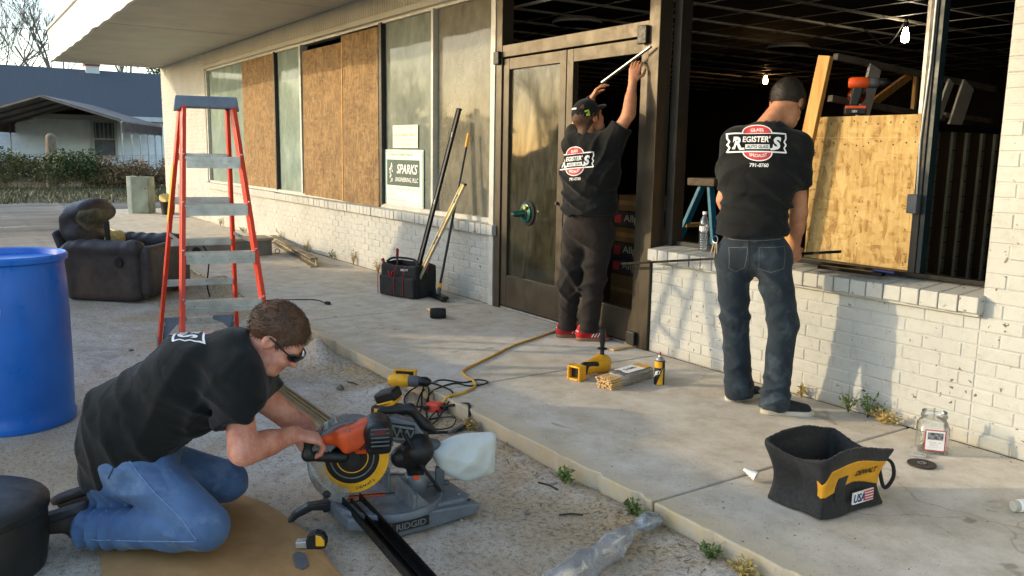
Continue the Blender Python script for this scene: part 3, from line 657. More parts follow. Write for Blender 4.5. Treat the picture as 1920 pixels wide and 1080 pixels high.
for a, z, w, h in ((-.62, .50, .05, .012), (-.58, .52, .03, .02), (-.2, .66, .012, .09), (-.66, .485, .04, .008), (-1.5, .5, .06, .006), (-.35, .30, .02, .05), (-.75, .20, .05, .01), (-1.0, .70, .015, .10), (-.9, .36, .03, .02), (-.5, .12, .06, .008), (-1.25, .25, .02, .06)):
    for k in range(5):
        aa = a+rnd.uniform(-.05, .05); zz = z+rnd.uniform(-.02, .02); ww = w*rnd.uniform(.3, .7); hh = h*rnd.uniform(.2, .6)
        b.add([(.2935*math.cos(aa+q*ww/.29), .2935*math.sin(aa+q*ww/.29), zz+s*hh) for q, s in ((-.5, -.2), (.5, -.5), (.4, .5), (-.4, .3))], [(0, 1, 2, 3)])
b.build('scuffs', SCUFF, t)
t = thing('lidded_drum', 'low dark drum with domed lid at the lower left corner beside the kneeling man', 'drum', (-3.375, -.035, -.145))
TUBM = mat('drum_rubber', (34, 36, 34), (24, 26, 25), 6, .5, coord='obj', bump=.08, bscale=30)
B().lathe([(0, 0), (.225, 0), (.245, .02), (.262, .13), (.264, .24), (.258, .262)], n=48).build('drum_body', TUBM, t, smooth=True)
B().lathe([(.262, .255), (.272, .262), (.273, .285), (.262, .298), (.235, .312), (.15, .328), (.0, .332)], n=48).build('drum_lid', TUBM, t, smooth=True)
# ------------------------------------------------------------------ recliner
LEATHER = mat('dark_leather', (66, 58, 56), (50, 43, 42), 9, .5, bump=.25, bscale=26, spec=.4, coord='obj'); WORN = mat('worn_leather', (120, 112, 88), (74, 66, 54), 8, .75, bump=.2, bscale=40, coord='obj'); FOAM = mat('torn_foam', (206, 186, 120), (176, 152, 90), 30, .95, bump=.5, bscale=60, coord='obj')
t = thing('recliner', 'worn dark brown leather recliner with torn headrest abandoned beside the walkway', 'armchair', (-8.83, 1.41, -.05), math.radians(50)); t.scale = (.80, .92, .94)
def Lm(o): return o
def loc_blob(n, fn, lo, hi, h, m, it=1): return blob(n, fn, lo, hi, h, m, t, it, world=False)
def side(y0): return lambda P: smin(smin(rbox(P, (.02, y0, .30), (.46, .10, .30), .09), seg(P, (-.34, y0, .55), (.42, y0, .56), .115, .105, (0, 1, 0), .075, .07), .05), rbox(P, (-.40, y0, .33), (.12, .095, .24), .08), .06)+nz(P, 14, 3)*.004+.006*np.sin(P[:, 0]*34+nz(P, 6, 8)*2)*np.clip((P[:, 2]-.5)*8, 0, 1)
def cutlow(f): return lambda P: smax(f(P), (.03+.22*np.clip(-.38-P[:, 0], 0, 1)*1.4)-P[:, 2], .03)
loc_blob('arm_rest', cutlow(side(-.40)), (-.66, -.56, -.02), (.62, -.25, .74), .014, LEATHER); loc_blob('arm_rest', cutlow(side(.40)), (-.66, .25, -.02), (.62, .56, .74), .016, LEATHER)
loc_blob('seat_cushion', lambda P: rbox(P, (.08, 0, .36), (.42, .31, .12), .07)+nz(P, 9, 5)*.006, (-.45, -.4, .15), (.6, .4, .56), .018, LEATHER)
backf = lambda P: smin(seg(P, (-.36, 0, .45), (-.52, 0, .72), .33, .33, (0, 1, 0), .14, .19), seg(P, (-.50, 0, .82), (-.36, 0, .88), .32, .30, (0, 1, 0), .17, .14), .05)+nz(P, 11, 6)*.006+.007*np.sin(P[:, 2]*26+nz(P, 5, 2)*2.5)
loc_blob('backrest', backf, (-.85, -.45, .2), (-.1, .45, 1.1), .016, LEATHER)
loc_blob('back_shell', lambda P: seg(P, (-.45, 0, .28), (-.67, 0, .66), .36, .36, (0, 1, 0), .09, .07)+nz(P, 8, 3)*.005, (-.85, -.47, .1), (-.3, .47, .82), .018, LEATHER)
loc_blob('foot_rest', lambda P: rbox(P, (.50, 0, .32), (.085, .44, .25), .06)+nz(P, 9, 15)*.006, (.36, -.52, .0), (.68, .52, .65), .018, LEATHER)
loc_blob('torn_patch', lambda P: smax(backf(P)-.004, ((P[:, 0]+.34)/.13)**2*.0+np.abs(P[:, 2]-.80)-.115+nz(P, 22, 4)*.02-np.clip(P[:, 0]+.30, -1, .2)*.0+np.clip(-.33-P[:, 0], 0, 1)*1.4, .01), (-.6, -.40, .55), (-.1, .40, 1.1), .014, WORN)
loc_blob('foam', lambda P: ell(P, (-.17, .10, .60), (.06, .16, .07))+nz(P, 40, 7)*.014, (-.30, -.16, .46), (-.05, .34, .74), .014, FOAM)
B().cyl((-.02, -.26, .5), (-.03, -.26, .80), .026, .030, 14).build('lever', M['black'], t, smooth=True)
b = B().cyl((.26, -.495, .42), (.26, -.512, .42), .05, .048, 22); b.build('latch_plate', M['black'], t, smooth=True)
single(B().tube(curve([(-8.35, 2.02, .48), (-8.28, 2.06, .36), (-8.3, 2.04, .1), (-8.25, 2.05, -.03)], 8), .008, 6), 'power_lead', M['rubber'], 'thin black lead hanging from the front of the recliner', 'cord', smooth='all')
# ------------------------------------------------------------------ far end of the walkway
CAB = mat('weathered_cabinet', (150, 156, 138), (112, 118, 102), 3, .7); CAB_LIT = mat('cabinet_lit_side', (206, 208, 190), (180, 182, 164), 4, .7)  # sunlit paleness of the left side is put into its panel colour
t = thing('metal_cabinet', 'weathered pale green metal cabinet standing at the far end of the walkway', 'cabinet', (-19.30, 3.46, -.02), math.radians(56))
B().span(-.14, .23, -.16, .16, 0, .79).build('cabinet_body', CAB, t, bevel=.012); B().span(-.235, -.142, -.15, .15, .0, .80).build('side_panel', CAB_LIT, t, bevel=.01)
B().span(-.13, .22, -.175, -.161, .04, .76).build('door_panel', CAB, t, bevel=.006); B().cyl((.17, -.176, .55), (.17, -.19, .55), .012).build('knob', M['black'], t)
t = thing('plastic_bucket', 'small black bucket tipped at the far end beside the white wall', 'bucket', (-18.7, 3.86, .0)); B().lathe([(0, 0), (.12, 0), (.15, .26), (.155, .27), (.14, .27), (.11, .02), (0, .02)], n=20).build('bucket_body', M['black'], t, smooth=True)
single(B().box((-18.7, 3.84, .325), (.25, .2, .12), .4, Matrix.Rotation(.5, 3, 'Y') @ Matrix.Rotation(.4, 3, 'Z')), 'foam_block', FOAM, 'yellow foam block sitting on the far black bucket', 'foam', bevel=.02)
single(B().box((-18.0, 3.84, .02), (.5, .28, .02), .7), 'scrap_board', M['whitealu'], 'pale scrap board lying flat near the far cabinet', 'board', bevel=.003)
t = thing('steel_trough', 'long grey brown sheet metal box with a round hole lying across the walkway', 'box', (-11.05, 3.03, .0), math.radians(91))
GB = mat('grey_brown_metal', (124, 120, 108), (100, 96, 86), 4, .6)
B().span(-.54, .54, -.02, .33, .0, .20).build('box_body', GB, t, bevel=.006); B().span(-.56, .56, -.05, .35, .20, .235).build('lid', mat('trough_lid', (160, 154, 136), (132, 126, 110), 4, .6), t, bevel=.005)
B().cyl((-.44, -.018, .10), (-.44, -.028, .10), .055, .055, 24).build('hole_ring', M['black'], t)
B().lathe([(.028, -.006), (.036, -.006), (.036, .006), (.028, .006), (.028, -.006)], (.60, -.05, .05), 16, Matrix.Rotation(1.57, 4, 'X'), cap=False).build('end_ring', M['darkframe'], t, smooth=True)
t = thing('steel_rail', 'long weathered steel channel lying on the walkway along the brick wall', 'rail', (-11.0, 3.86, 0))
st = mat('rusty_rail', (150, 138, 112), (96, 88, 74), 6, .7, .3)
b = B()
for dz in (.01, .11): b.beam((-12.5, 4.06, dz), (-9.62, 3.62, dz), .10, .012)
b.build('flange', st, t, world=True); B().beam((-12.5, 4.09, .06), (-9.62, 3.65, .06), .010, .088).build('web', st, t, world=True)
b = B()
for q in range(11): p = Vector((-12.2, 4.014, .06))+Vector((2.42, -.37, 0))*(q/10); b.box(p-Vector((0, -.02, 0)), (.12, .02, .03))
b.build('slots', M['darkframe'], t, world=True)
# ------------------------------------------------------------------ tool bag, levels, broom by the door
NYL = mat('black_nylon', (22, 22, 22), (16, 16, 16), 20, .75, bump=.12, bscale=140, sheen=.1); REDT = mat('red_trim', (168, 34, 36), (140, 26, 28), 20, .6, coord='obj')
t = thing('tool_bag', 'black soft tool bag with red trim and red handled tools against the white brick wall', 'tool bag', (-7.33, 3.72, 0), math.radians(22))
wob = lambda P: nz(P, 16, 21)*.007+nz(P, 34, 22)*.003
loc = lambda n, f, lo, hi, h, m: blob(n, f, lo, hi, h, m, t, 1, world=False)
loc('bag_body', lambda P: smax(rbox(P, (0, 0, .165), (.24, .155, .165), .035)+wob(P), -rbox(P, (0, 0, .26), (.225, .14, .12), .03), .008), (-.29, -.2, -.01), (.29, .2, .36), .009, NYL)
for x, w in ((-.12, .10), (.03, .075), (.16, .07)):
    loc('front_pocket', lambda P, x=x, w=w: smax(rbox(P, (x, -.165, .11), (w, .03, .10), .02)+wob(P)*.7, -rbox(P, (x, -.165, .21), (w*.85, .018, .03), .01), .005), (x-w-.03, -.21, -.01), (x+w+.03, -.11, .24), .008, NYL)
b = B()
for x in (-.02, .095, -.225): b.tube([(x, -.20, .02), (x, -.203, .12), (x, -.20, .21), (x, -.165, .32)], .004, 5)
b.build('piping', REDT, t)
letters(B(), 'HUSKY', (.09, -.171, .275), (1, 0, .04), (0, 0, 1), .022, 0, .02).build('lettering', M['white'], t)
B().tube(curve([(-.2, -.10, .33), (-.12, -.08, .37), (.1, -.06, .37), (.2, -.09, .33)], 6), .011, 8).build('carry_strap', NYL, t, smooth='all')
def handle(n, p, d, L, r, m):
    tt = thing(n, dict(a='red handled screwdriver sticking up out of the black tool bag', b='red plier handle in the front pocket of the black tool bag', c='second red plier handle in the front pocket of the black tool bag', d='red handled tool at the left edge of the black tool bag', e='red handled tool at the right edge of the black tool bag')[m], 'hand tool', (0, 0, 0), 0, 'tools in the black bag')
    p = MW[t.name] @ Vector(p); d = MW[t.name].to_3x3() @ Vector(d).normalized(); B().tube([p, p+d*L*.25, p+d*L*.6, p+d*L*.9, p+d*L], [r*.6, r, r*.85, r*1.1, r*.5], 9).build('grip', REDT, tt, smooth='all'); B().cyl(p-d*.09, p, r*.35, r*.4, 8).build('shaft', M['steel'], tt)
handle('screwdriver', (-.17, .02, .33), (.02, 0, 1), .12, .015, 'a'); handle('pliers', (-.10, -.165, .18), (-.15, -.1, 1), .075, .009, 'b'); handle('pliers', (-.08, -.165, .18), (.2, -.1, 1), .075, .009, 'c'); handle('screwdriver', (-.235, -.09, .30), (-.4, -.2, 1), .06, .016, 'd'); handle('screwdriver', (.245, -.02, .27), (.25, 0, 1), .07, .014, 'e')
def level(a, c, w, h, m, label, ends, name='spirit_level'):
    t = thing(name, label, 'level', a, 0, 'levels leaning on the wall'); a, c = Vector(a), Vector(c); d = (c-a).normalized(); sd_ = Vector((0, -1, .4)); r = d.cross(sd_).normalized(); n = r.cross(d)
    pr = B()
    for s in (-1, 1): pr.beam(a+r*s*h*.42, c+r*s*h*.42, w, h*.16, up=r)
    pr.build('flange', m[1], t, world=True, bevel=.001); B().beam(a, c, w*.5, h*.72, up=r).build('web', m[0], t, world=True)
    for p in (a, c-d*.02): B().beam(p, p+d*.02, w*1.08, h*1.06, up=r).build('end_cap', ends, t, world=True, bevel=.002)
    for k in (.12, .5, .86):
        p = a+(c-a)*k; B().beam(p-d*.045, p+d*.045, w*.55, h*.60, up=r).build('vial_window', M['black'], t, world=True); B().cyl(p-d*.022+n*w*.2, p+d*.022+n*w*.2, .006, .006, 8).build('vial', M['white'] if m[0] != M['yellow'] else M['yellow'], t, world=True)
    return t
DKAL = mat('dark_level', (40, 34, 32), (30, 26, 24), 8, .45, .3)
level((-7.24, 3.70, .03), (-7.069, 4.125, 1.812), .026, .062, (DKAL, BAR), 'very long black spirit level leaning against the shop window', M['rubber'])
level((-7.148, 3.63, .012), (-6.868, 4.070, 1.114), .026, .062, (M['yellow'], mat('level_flange', (196, 188, 160), (170, 160, 130), 9, .4, .5)), 'yellow spirit level leaning against the brick sill', M['black'])
t = thing('push_broom', 'black push broom with yellow topped handle leaning on the shop window', 'broom', (-7.0, 3.86, 0))
POLE = mat('dark_pole', (38, 44, 42), (30, 34, 33), 6, .4, .3)
a, c = Vector((-6.97, 3.86, .10)), Vector((-6.904, 4.135, 1.576))
def bp(b, n, m, **k): return b.build(n, m, t, world=True, **k)
d = (c-a).normalized(); bp(B().cyl(a, c-d*.12, .0125, .0125, 12), 'pole', POLE, smooth=True); bp(B().cyl(c-d*.13, c, .016, .016, 12), 'grip', M['yellow'], smooth=True); bp(B().cyl(a+d*.02, a+d*.06, .019, .019, 12), 'collar', M['yellow'], smooth=True); bp(B().cyl(a-d*.05, a+d*.03, .022, .017, 12), 'socket', M['grey'], smooth=True)
hd_ = Vector((.85, -.12, 0)).normalized(); bp(B().beam(a-hd_*.30+Vector((0, -.01, -.055)), a+hd_*.20+Vector((0, -.01, -.055)), .065, .03), 'broom_head', POLE, bevel=.008)
b = B(); q = Vector((-hd_.y, hd_.x, 0))
for i in range(420):
    p = a+hd_*rnd.uniform(-.295, .195)+q*rnd.uniform(-.03, .03)+Vector((0, -.01, -.068)); e = p+Vector((rnd.gauss(0, .008), rnd.gauss(0, .008), 0)); e.z = .002; s = hd_*.0028
    b.add([p-s, p+s, e+s, e-s], [(0, 1, 2, 3)])
bp(b, 'bristles', mat('bristle', (40, 46, 42), (28, 32, 30), 40, .8))['kind'] = 'stuff'
t = thing('rubber_mallet', 'black rubber mallet with wooden handle lying on the walkway', 'mallet', (-6.16, 3.40, .046), math.radians(62))
B().lathe([(0, -.068), (.034, -.068), (.042, -.060), (.045, -.04), (.046, 0), (.045, .04), (.042, .060), (.034, .068), (0, .068)], n=24, M=Matrix.Rotation(1.57, 4, 'Y')).build('mallet_head', M['rubber'], t, smooth=True)
B().cyl((-.01, .04, 0), (-.08, .34, -.032), .015, .017, 12).build('handle', M['wood'], t, smooth=True)
# ------------------------------------------------------------------ cords
def cord(pts, r, m, label, name='electric_cable', ends=True):
    return single(B().tube(curve(pts, 8), r, 7), name, m, label, 'cord', 'cords on the ground', smooth='all')
YC = mat('yellow_cord', (206, 158, 50), (180, 132, 36), 9, .5)
cord([(-5.30, 4.06, .008), (-5.218, 3.934, .008), (-5.08, 3.629, .008), (-4.954, 3.349, .008), (-4.758, 3.041, .008), (-4.609, 2.80, .008), (-4.522, 2.679, .008), (-4.425, 2.638, .008), (-4.317, 2.624, .008), (-4.212, 2.587, .008), (-4.127, 2.49, .008), (-4.09, 2.40, .008), (-4.08, 2.325, .010), (-4.09, 2.285, -.03), (-4.10, 2.265, -.05)], .0085, YC, 'yellow extension cord snaking over the concrete from the door', 'extension_cord')
cord([(-4.14, 1.98, -.07), (-4.13, 2.12, -.06), (-4.33, 2.285, -.02), (-4.42, 2.45, .006), (-4.30, 2.55, .006), (-4.31, 2.66, .006), (-4.24, 2.69, .006), (-4.18, 2.62, .013), (-4.22, 2.54, .006), (-4.31, 2.50, .006), (-4.28, 2.38, .006), (-4.24, 2.29, -.01), (-4.18, 2.23, -.06), (-4.02, 2.15, -.075)], .005, M['rubber'], 'thin black cord looping over the edge of the concrete slab')
cord([(-4.09, 2.25, -.05), (-4.03, 2.27, -.03), (-3.93, 2.345, .0), (-3.86, 2.33, .004), (-3.76, 2.26, -.05), (-3.73, 2.17, -.07), (-3.77, 2.08, -.075), (-3.74, 1.98, -.06), (-3.55, 1.86, -.04), (-3.2, 1.75, .06), (-2.93, 1.66, .13)], .0085, M['rubber'], 'thick black cord running from the red outlet block to the saw')
cord([(-4.07, 2.24, -.055), (-3.98, 2.20, -.07), (-3.99, 2.15, -.075), (-3.93, 2.08, -.075), (-4.0, 2.08, -.07), (-4.18, 2.20, -.06), (-4.30, 2.265, -.04), (-4.34, 2.30, .008), (-4.28, 2.30, .010), (-4.20, 2.255, -.05)], .005, M['rubber'], 'tangled thin black cord coiled around the red outlet block')
cord([(-8.20, 2.02, -.03), (-7.95, 1.98, -.03), (-7.608, 1.96, -.03), (-7.50, 2.08, -.03), (-7.55, 2.25, -.02), (-7.62, 2.33, .006), (-7.65, 2.44, .006), (-7.55, 2.70, .006), (-7.46, 2.82, .006), (-7.24, 2.83, .006)], .0055, M['rubber'], 'black cord with loose plug lying across the slab behind the kneeling man')
b = B().box((-7.21, 2.83, .016), (.05, .03, .026), .3); b.box((-7.17, 2.835, .016), (.03, .005, .014), .3); single(b, 'cord_plug', M['rubber'], 'loose black plug at the end of the cord on the slab', 'plug', bevel=.003)
cord([(-4.12, 2.24, -.05), (-4.25, 2.16, -.07), (-4.36, 2.18, -.06), (-4.45, 2.27, -.04), (-4.40, 2.36, .007), (-4.22, 2.40, .007), (-4.10, 2.36, .008), (-4.02, 2.27, -.03), (-3.92, 2.14, -.075), (-3.86, 2.0, -.078)], .005, M['rubber'], 'thin black cord crossing under the yellow extension cord beside the outlet block')
cord([(-4.05, 2.23, -.05), (-3.95, 2.12, -.07), (-3.83, 2.10, -.075), (-3.80, 2.18, -.07), (-3.88, 2.25, -.05), (-3.97, 2.17, -.065)], .004, M['rubber'], 'short black cord loop nearest the dust bag')
t = thing('outlet_block', 'small red outlet block at the edge of the concrete with cords plugged in', 'outlet block', (-4.10, 2.245, -.075), .5)
REDP = mat('red_plastic', (214, 74, 52), (190, 58, 42), 20, .45, coord='obj'); B().span(-.045, .045, -.035, .035, .0, .055).build('block', REDP, t, bevel=.012)
for p in ((.05, 0, .03), (-.02, -.04, .03), (.02, .04, .03)): B().cyl(p, (p[0]*1.7, p[1]*1.7, .03), .013, .009, 10).build('plug', M['rubber'], t, smooth=True)
# ------------------------------------------------------------------ power tools and small things on the slab
def drill(name, label, loc, rz, m1, s=1.0, roll=0, lying=True, battery=False, group='cordless drills'):
    rot = (math.radians(84) if lying else 0, 0, rz)
    t = thing(name, label, 'drill', loc, 0, group, rot=rot)
    blk, st = M['black'], M['steel']
    def k(b, n, m, **q): b.v = [(x*s, y*s, z*s) for x, y, z in b.v]; return b.build(n, m, t, **q)
    RX = Matrix.Rotation(math.radians(90), 4, 'Y')
    k(B().lathe([(0, -.075), (.026, -.072), (.032, -.06), (.033, -.02), (.033, .03), (.030, .035), (0, .035)], (0, 0, .18), 18, RX), 'motor_housing', m1, smooth=True)
    k(B().lathe([(.029, .035), (.030, .05), (.028, .085), (.0245, .09)], (0, 0, .18), 18, RX), 'gearbox', M['grey'], smooth=True)
    k(B().lathe([(.024, .09), (.026, .095), (.026, .125), (.019, .14), (.010, .150), (0, .150)], (0, 0, .18), 18, RX), 'chuck', blk, smooth=True)
    k(B().cyl((.150, 0, .18), (.185, 0, .18), .003, .003, 8), 'bit', st)
    k(B().prism([(-.045, .16), (.012, .16), (.005, .11), (-.012, .05), (-.060, .05), (-.058, .10)], -.017, .017, W=(0, 1, 0)), 'handle', blk, bevel=.008*s)
    k(B().prism([(.008, .155), (.024, .15), (.018, .115), (.006, .12)], -.009, .009, W=(0, 1, 0)), 'trigger', blk, bevel=.003*s)
    if battery:
        k(B().span(-.085, .035, -.036, .036, .0, .052), 'battery', blk, bevel=.008*s); k(B().span(-.082, .032, -.038, .038, .034, .05), 'battery_collar', m1, bevel=.004*s)
        letters_b = letters(B(), '18V', (-.03, -.0392, .018), (1, 0, 0), (0, 0, 1), .014); k(letters_b, 'lettering', M['white'])
    else:
        b = B()
        for x0, x1, y0, y1 in ((-.085, -.072, -.036, .036), (.022, .035, -.036, .036), (-.072, .022, -.036, -.026), (-.072, .022, .026, .036)): b.span(x0, x1, y0, y1, .015, .052)
        k(b, 'battery_foot', m1, bevel=.004*s); k(B().span(-.072, .022, -.026, .026, .044, .0515), 'foot_socket', blk)
    return t
drill('cordless_drill', 'yellow and black drill without battery lying on the edge of the concrete slab', (-4.50, 2.30, .040), math.radians(48), M['yellow'], 1.15)
drill('cordless_drill', 'orange and black drill standing upright on top of the yellow board inside the opening', (-3.36, 4.955, 1.682), math.radians(40), M['orange'], 1.12, lying=False, battery=True)
t = thing('rotary_saw', 'yellow power tool with black upright side handle standing on the concrete slab', 'power tool', (-4.03, 3.27, .0), math.radians(104))
RX = Matrix.Rotation(math.radians(90), 4, 'Y')
blob('tool_body', lambda P: smin(seg(P, (.03, 0, .055), (.19, 0, .06), .042, .055), rbox(P, (.20, 0, .06), (.05, .05, .05), .03), .03), (-.06, -.1, -.01), (.32, .1, .14), .008, M['yellow'], t, 1, world=False)
blob('handle', lambda P: smin(seg(P, (-.02, .0, .05), (-.0, 0, .05), .03, .034), seg(P, (.0, -.01, .085), (.10, -.03, .075), .02, .02), .03), (-.1, -.1, 0), (.16, .08, .13), .008, M['black'], t, 1, world=False)
b = B()
for y0, y1, z0, z1 in ((-.05, -.036, .0, .095), (.036, .05, .0, .095), (-.036, .036, .0, .014), (-.036, .036, .081, .095)): b.span(-.10, -.03, y0, y1, z0, z1)
b.build('battery_foot', M['yellow'], t, bevel=.006); B().span(-.07, -.035, -.035, .035, .015, .08).build('foot_socket', M['black'], t)
B().lathe([(.016, .08), (.014, .13), (.033, .135), (.034, .14), (.014, .146), (.016, .17), (.021, .19), (.019, .24), (.021, .27), (.0, .275)], (.20, .0, .02), 16).build('side_handle', M['black'], t, smooth=True)
t = thing('shim_bundle', 'plastic wrapped bundle of thin wooden shims lying on the concrete slab', 'shim bundle', (-3.81, 3.44, .0), math.radians(101))
for j in range(5):
    for i in range(7):
        z = .008+j*.0135; w = .40+rnd.uniform(-.02, .02); y = -.050+i*.0165+rnd.uniform(-.002, .002)
        B().box((-.02+rnd.uniform(-.012, .012), y, z), (w, .0135, .0095), rnd.uniform(-.02, .02)).build('shim', M['wood'], t)
WRAP = glassmat('clear_wrap', (.93, .94, .94), (.10, .45), ((190, 190, 190), (226, 226, 222)), .10, .12, 18)
blob('wrap', lambda P: rbox(P, (.045, 0, .038), (.165, .066, .042), .025)+nz(P, 40, 4)*.003, (-.14, -.08, -.008), (.24, .08, .09), .008, WRAP, t, 0, world=False)
B().span(-.06, .12, -.058, .050, .0815, .0825).build('paper_label', M['white'], t); b = letters(B(), 'SHIMS', (.03, .0, .0832), (1, 0, 0), (0, 1, 0), .032, 0, .02, .11); b.build('lettering', M['black'], t)
B().span(.13, .185, -.055, .05, .0815, .0825).build('yellow_band', M['yellow'], t)
t = thing('spray_can', 'black and yellow spray can with red nozzle standing beside the shim bundle', 'spray can', (-3.67, 3.585, .0), .4)
B().lathe([(0, 0), (.030, 0), (.0325, .004), (.0325, .150), (.030, .156)], n=24).build('can_body', M['black'], t, smooth=True); B().lathe([(.030, .156), (.031, .160), (.024, .172), (.014, .178), (.012, .186), (0, .187)], n=20).build('can_shoulder', M['alu'], t, smooth=True); B().cyl((0, 0, .186), (0, 0, .205), .006, .005, 10).build('nozzle', REDT, t)
b = B()
for k in range(10): a0 = -2.5+k*.18; b.add([(.0329*math.cos(a), .0329*math.sin(a), z) for a, z in ((a0, .11), (a0+.18, .11), (a0+.18, .15), (a0, .15))], [(0, 1, 2, 3)])
for k in range(9): a0 = -1.7+k*.14; b.add([(.0329*math.cos(a), .0329*math.sin(a), z) for a, z in ((a0, .004), (a0+.14, .004), (a0+.14, .018+k*.012), (a0, .006+k*.012))], [(0, 1, 2, 3)])
b.build('yellow_print', M['yellow'], t)
vs_, fs_ = txt('JET', .3, .03); B().add([(.0331*math.cos(-1.62+v.x*.036/.033*.9), .0331*math.sin(-1.62+v.x*.036/.033*.9), .078+v.y*.034+v.x*.012) for v in vs_], fs_).build('lettering', M['white'], t)
single(B().beam((-4.505, 3.915, .009), (-4.512, 4.125, .009), .045, .012), 'wood_strip', M['wood'], 'flat piece of pale wood lying at the door threshold', 'wood strip', bevel=.002)
# ------------------------------------------------------------------ open yellow and black tote
t = thing('tool_tote', 'open black fabric tool tote with yellow front panel on the concrete slab', 'tool tote', (-1.995, 2.918, .0), math.radians(87))
TC, TY = NYL, mat('yellow_nylon', (222, 160, 34), (200, 140, 26), 12, .6, bump=.15, bscale=120)
hx, hy, H = .205, .145, .25
def tote(P, off=0):
    z = P[:, 2]; k = np.clip(z/H, 0, 1); pinch = .046*np.sin(np.pi*np.clip(k*1.05, 0, 1)); s = np.stack([np.sign(P[:, 0]), np.sign(P[:, 1])], 1)
    q = P.copy(); q[:, 0] = P[:, 0]+s[:, 0]*(pinch*1.3*(1-.55*np.abs(P[:, 1])/hy)-.008*k); q[:, 1] = P[:, 1]+s[:, 1]*(pinch*.7*(1-.4*np.abs(P[:, 0])/hx)-.010*k)
    top = H+.024*np.cos(P[:, 0]*11+.6)-.018*np.cos(P[:, 1]*16)
    d = rbox(q, (0, 0, H/2), (hx-off, hy-off, .5), .02); return smax(smax(d, z-top+off*.0, .006), -z, .012)+nz(P, 13, 9)*.007+nz(P, 26, 2)*.003
blob('tote_body', lambda P: smax(tote(P), -smax(tote(P, .012), .014-P[:, 2], .004), .003), (-.28, -.22, -.012), (.28, .22, .33), .0065, TC, t, 1, world=False)
KT = {}
blob('yellow_panel', lambda P: smax(smax(np.abs(tote(P)+.001)-.004, P[:, 1]+.09, .002), smax(smax(.105+.02*np.cos(P[:, 0]*14)-P[:, 2], P[:, 2]-.212-.022*np.cos(P[:, 0]*11+.6), .003), np.abs(P[:, 0]-.005)-.182, .003), .003), (-.25, -.2, .06), (.25, -.06, .29), .0045, TY, t, 1, world=False, keep=KT)
blob('front_flap', lambda P: smax(smax(np.abs(tote(P)+.001)-.0065, P[:, 1]+.09, .002), smax(smax(.07-P[:, 2], P[:, 2]-.175, .003), np.abs(P[:, 0]+.075)-.035, .003), .003), (-.15, -.2, .04), (.02, -.06, .20), .0045, TC, t, 1, world=False)
TOTE = t
FB = mat('flag_blue', (40, 48, 110), (32, 38, 92), 30, .7, coord='obj')
b = B().box((.045, -.1425, .070), (.125, .006, .048)); b.build('flag_patch', M['white'], t)
b = B()
for k in range(4): b.box((.075, -.147, .054+k*.0115), (.060, .002, .0055))
b.build('flag_stripes', M['red'], t); b = letters(B(), 'USA', (.020, -.1475, .070), (1, 0, 0), (0, 0, 1), .036, .2, .03, .070); b.build('lettering', FB, t)
B().tube(curve([(.185, -.10, .20), (.215, -.14, .18), (.222, -.15, .12), (.20, -.13, .07), (.19, -.11, .13), (.188, -.10, .19)], 6), .008, 6).build('side_loop', NYL, t, smooth='all')
t = thing('plastic_spout', 'white ribbed plastic nozzle poking out from behind the black tote', 'nozzle', (-2.285, 2.84, .02), 0); B().lathe([(r_*.7, z_*.72) for r_, z_ in [(0, 0), (.03, 0), (.03, .02), (.024, .022), (.026, .04), (.018, .042), (.02, .06), (.012, .062), (.010, .085), (0, .085)]], (0, 0, .008), 16, Matrix.Rotation(-1.25, 4, 'Y') @ Matrix.Rotation(.3, 4, 'X')).build('spout', M['white'], t, smooth=True)
# jar
t = thing('glass_jar', 'square clear plastic jar with red bordered label standing against the white wall', 'jar', (-2.105, 3.90, .0), math.radians(40))
JG = glassmat('jar_glass', (.93, .95, .94), (.02, .10), ((190, 196, 190), (222, 226, 220)), .08, .02, 14)
def jarprof(z):
    for (z0, w0, r0), (z1, w1, r1) in zip(JP[:-1], JP[1:]):
        if z0 <= z <= z1: k = (z-z0)/(z1-z0); return w0+(w1-w0)*k, r0+(r1-r0)*k
JP = [(0, .060, .014), (.008, .066, .016), (.13, .066, .018), (.15, .060, .035), (.163, .056, .0559), (.172, .056, .0559), (.175, .060, .0599), (.182, .060, .0599), (.187, .056, .0559), (.20, .056, .0559)]
b = B(); N = 8; rings = []
for z, w, r in JP:
    rg = []
    for cx_, cy_, a0 in ((1, 1, 0), (-1, 1, 90), (-1, -1, 180), (1, -1, 270)):
        for k in range(N): a = math.radians(a0+90*k/(N-1)); rg.append((cx_*(w-r)+r*math.cos(a), cy_*(w-r)+r*math.sin(a), z))
    rings.append(rg)
n4 = 4*N; b.add([p for rg in rings for p in rg], [(j*n4+i, j*n4+(i+1) % n4, (j+1)*n4+(i+1) % n4, (j+1)*n4+i) for j in range(len(JP)-1) for i in range(n4)]+[tuple(range(n4-1, -1, -1))]); b.build('jar_body', JG, t, smooth=True)
B().span(-.046, .046, -.0675, -.0668, .022, .126).build('label_border', M['red'], t); B().span(-.041, .041, -.0685, -.0678, .027, .121).build('label_paper', M['white'], t)
B().span(-.034, .034, -.0695, -.0688, .078, .113).build('label_picture', mat('label_photo', (36, 36, 36), (150, 150, 150), 60, .6, coord='obj'), t)
b = B(); scribble(b, -.026, .026, -.0695, .064, .007); scribble(b, -.020, .020, -.0695, .052, .005); scribble(b, -.03, .03, -.0695, .041, .003); b.build('lettering', M['red'], t)
b = B()
for k in range(60): b.box((rnd.uniform(-.05, .05), rnd.uniform(-.05, .05), rnd.uniform(.006, .022)), (.022, .005, .005), 0, Matrix.Rotation(rnd.uniform(0, 3), 3, 'Z') @ Matrix.Rotation(rnd.uniform(-.4, .4), 3, 'Y'))
b.build('screws', M['steel'], t)['kind'] = 'stuff'
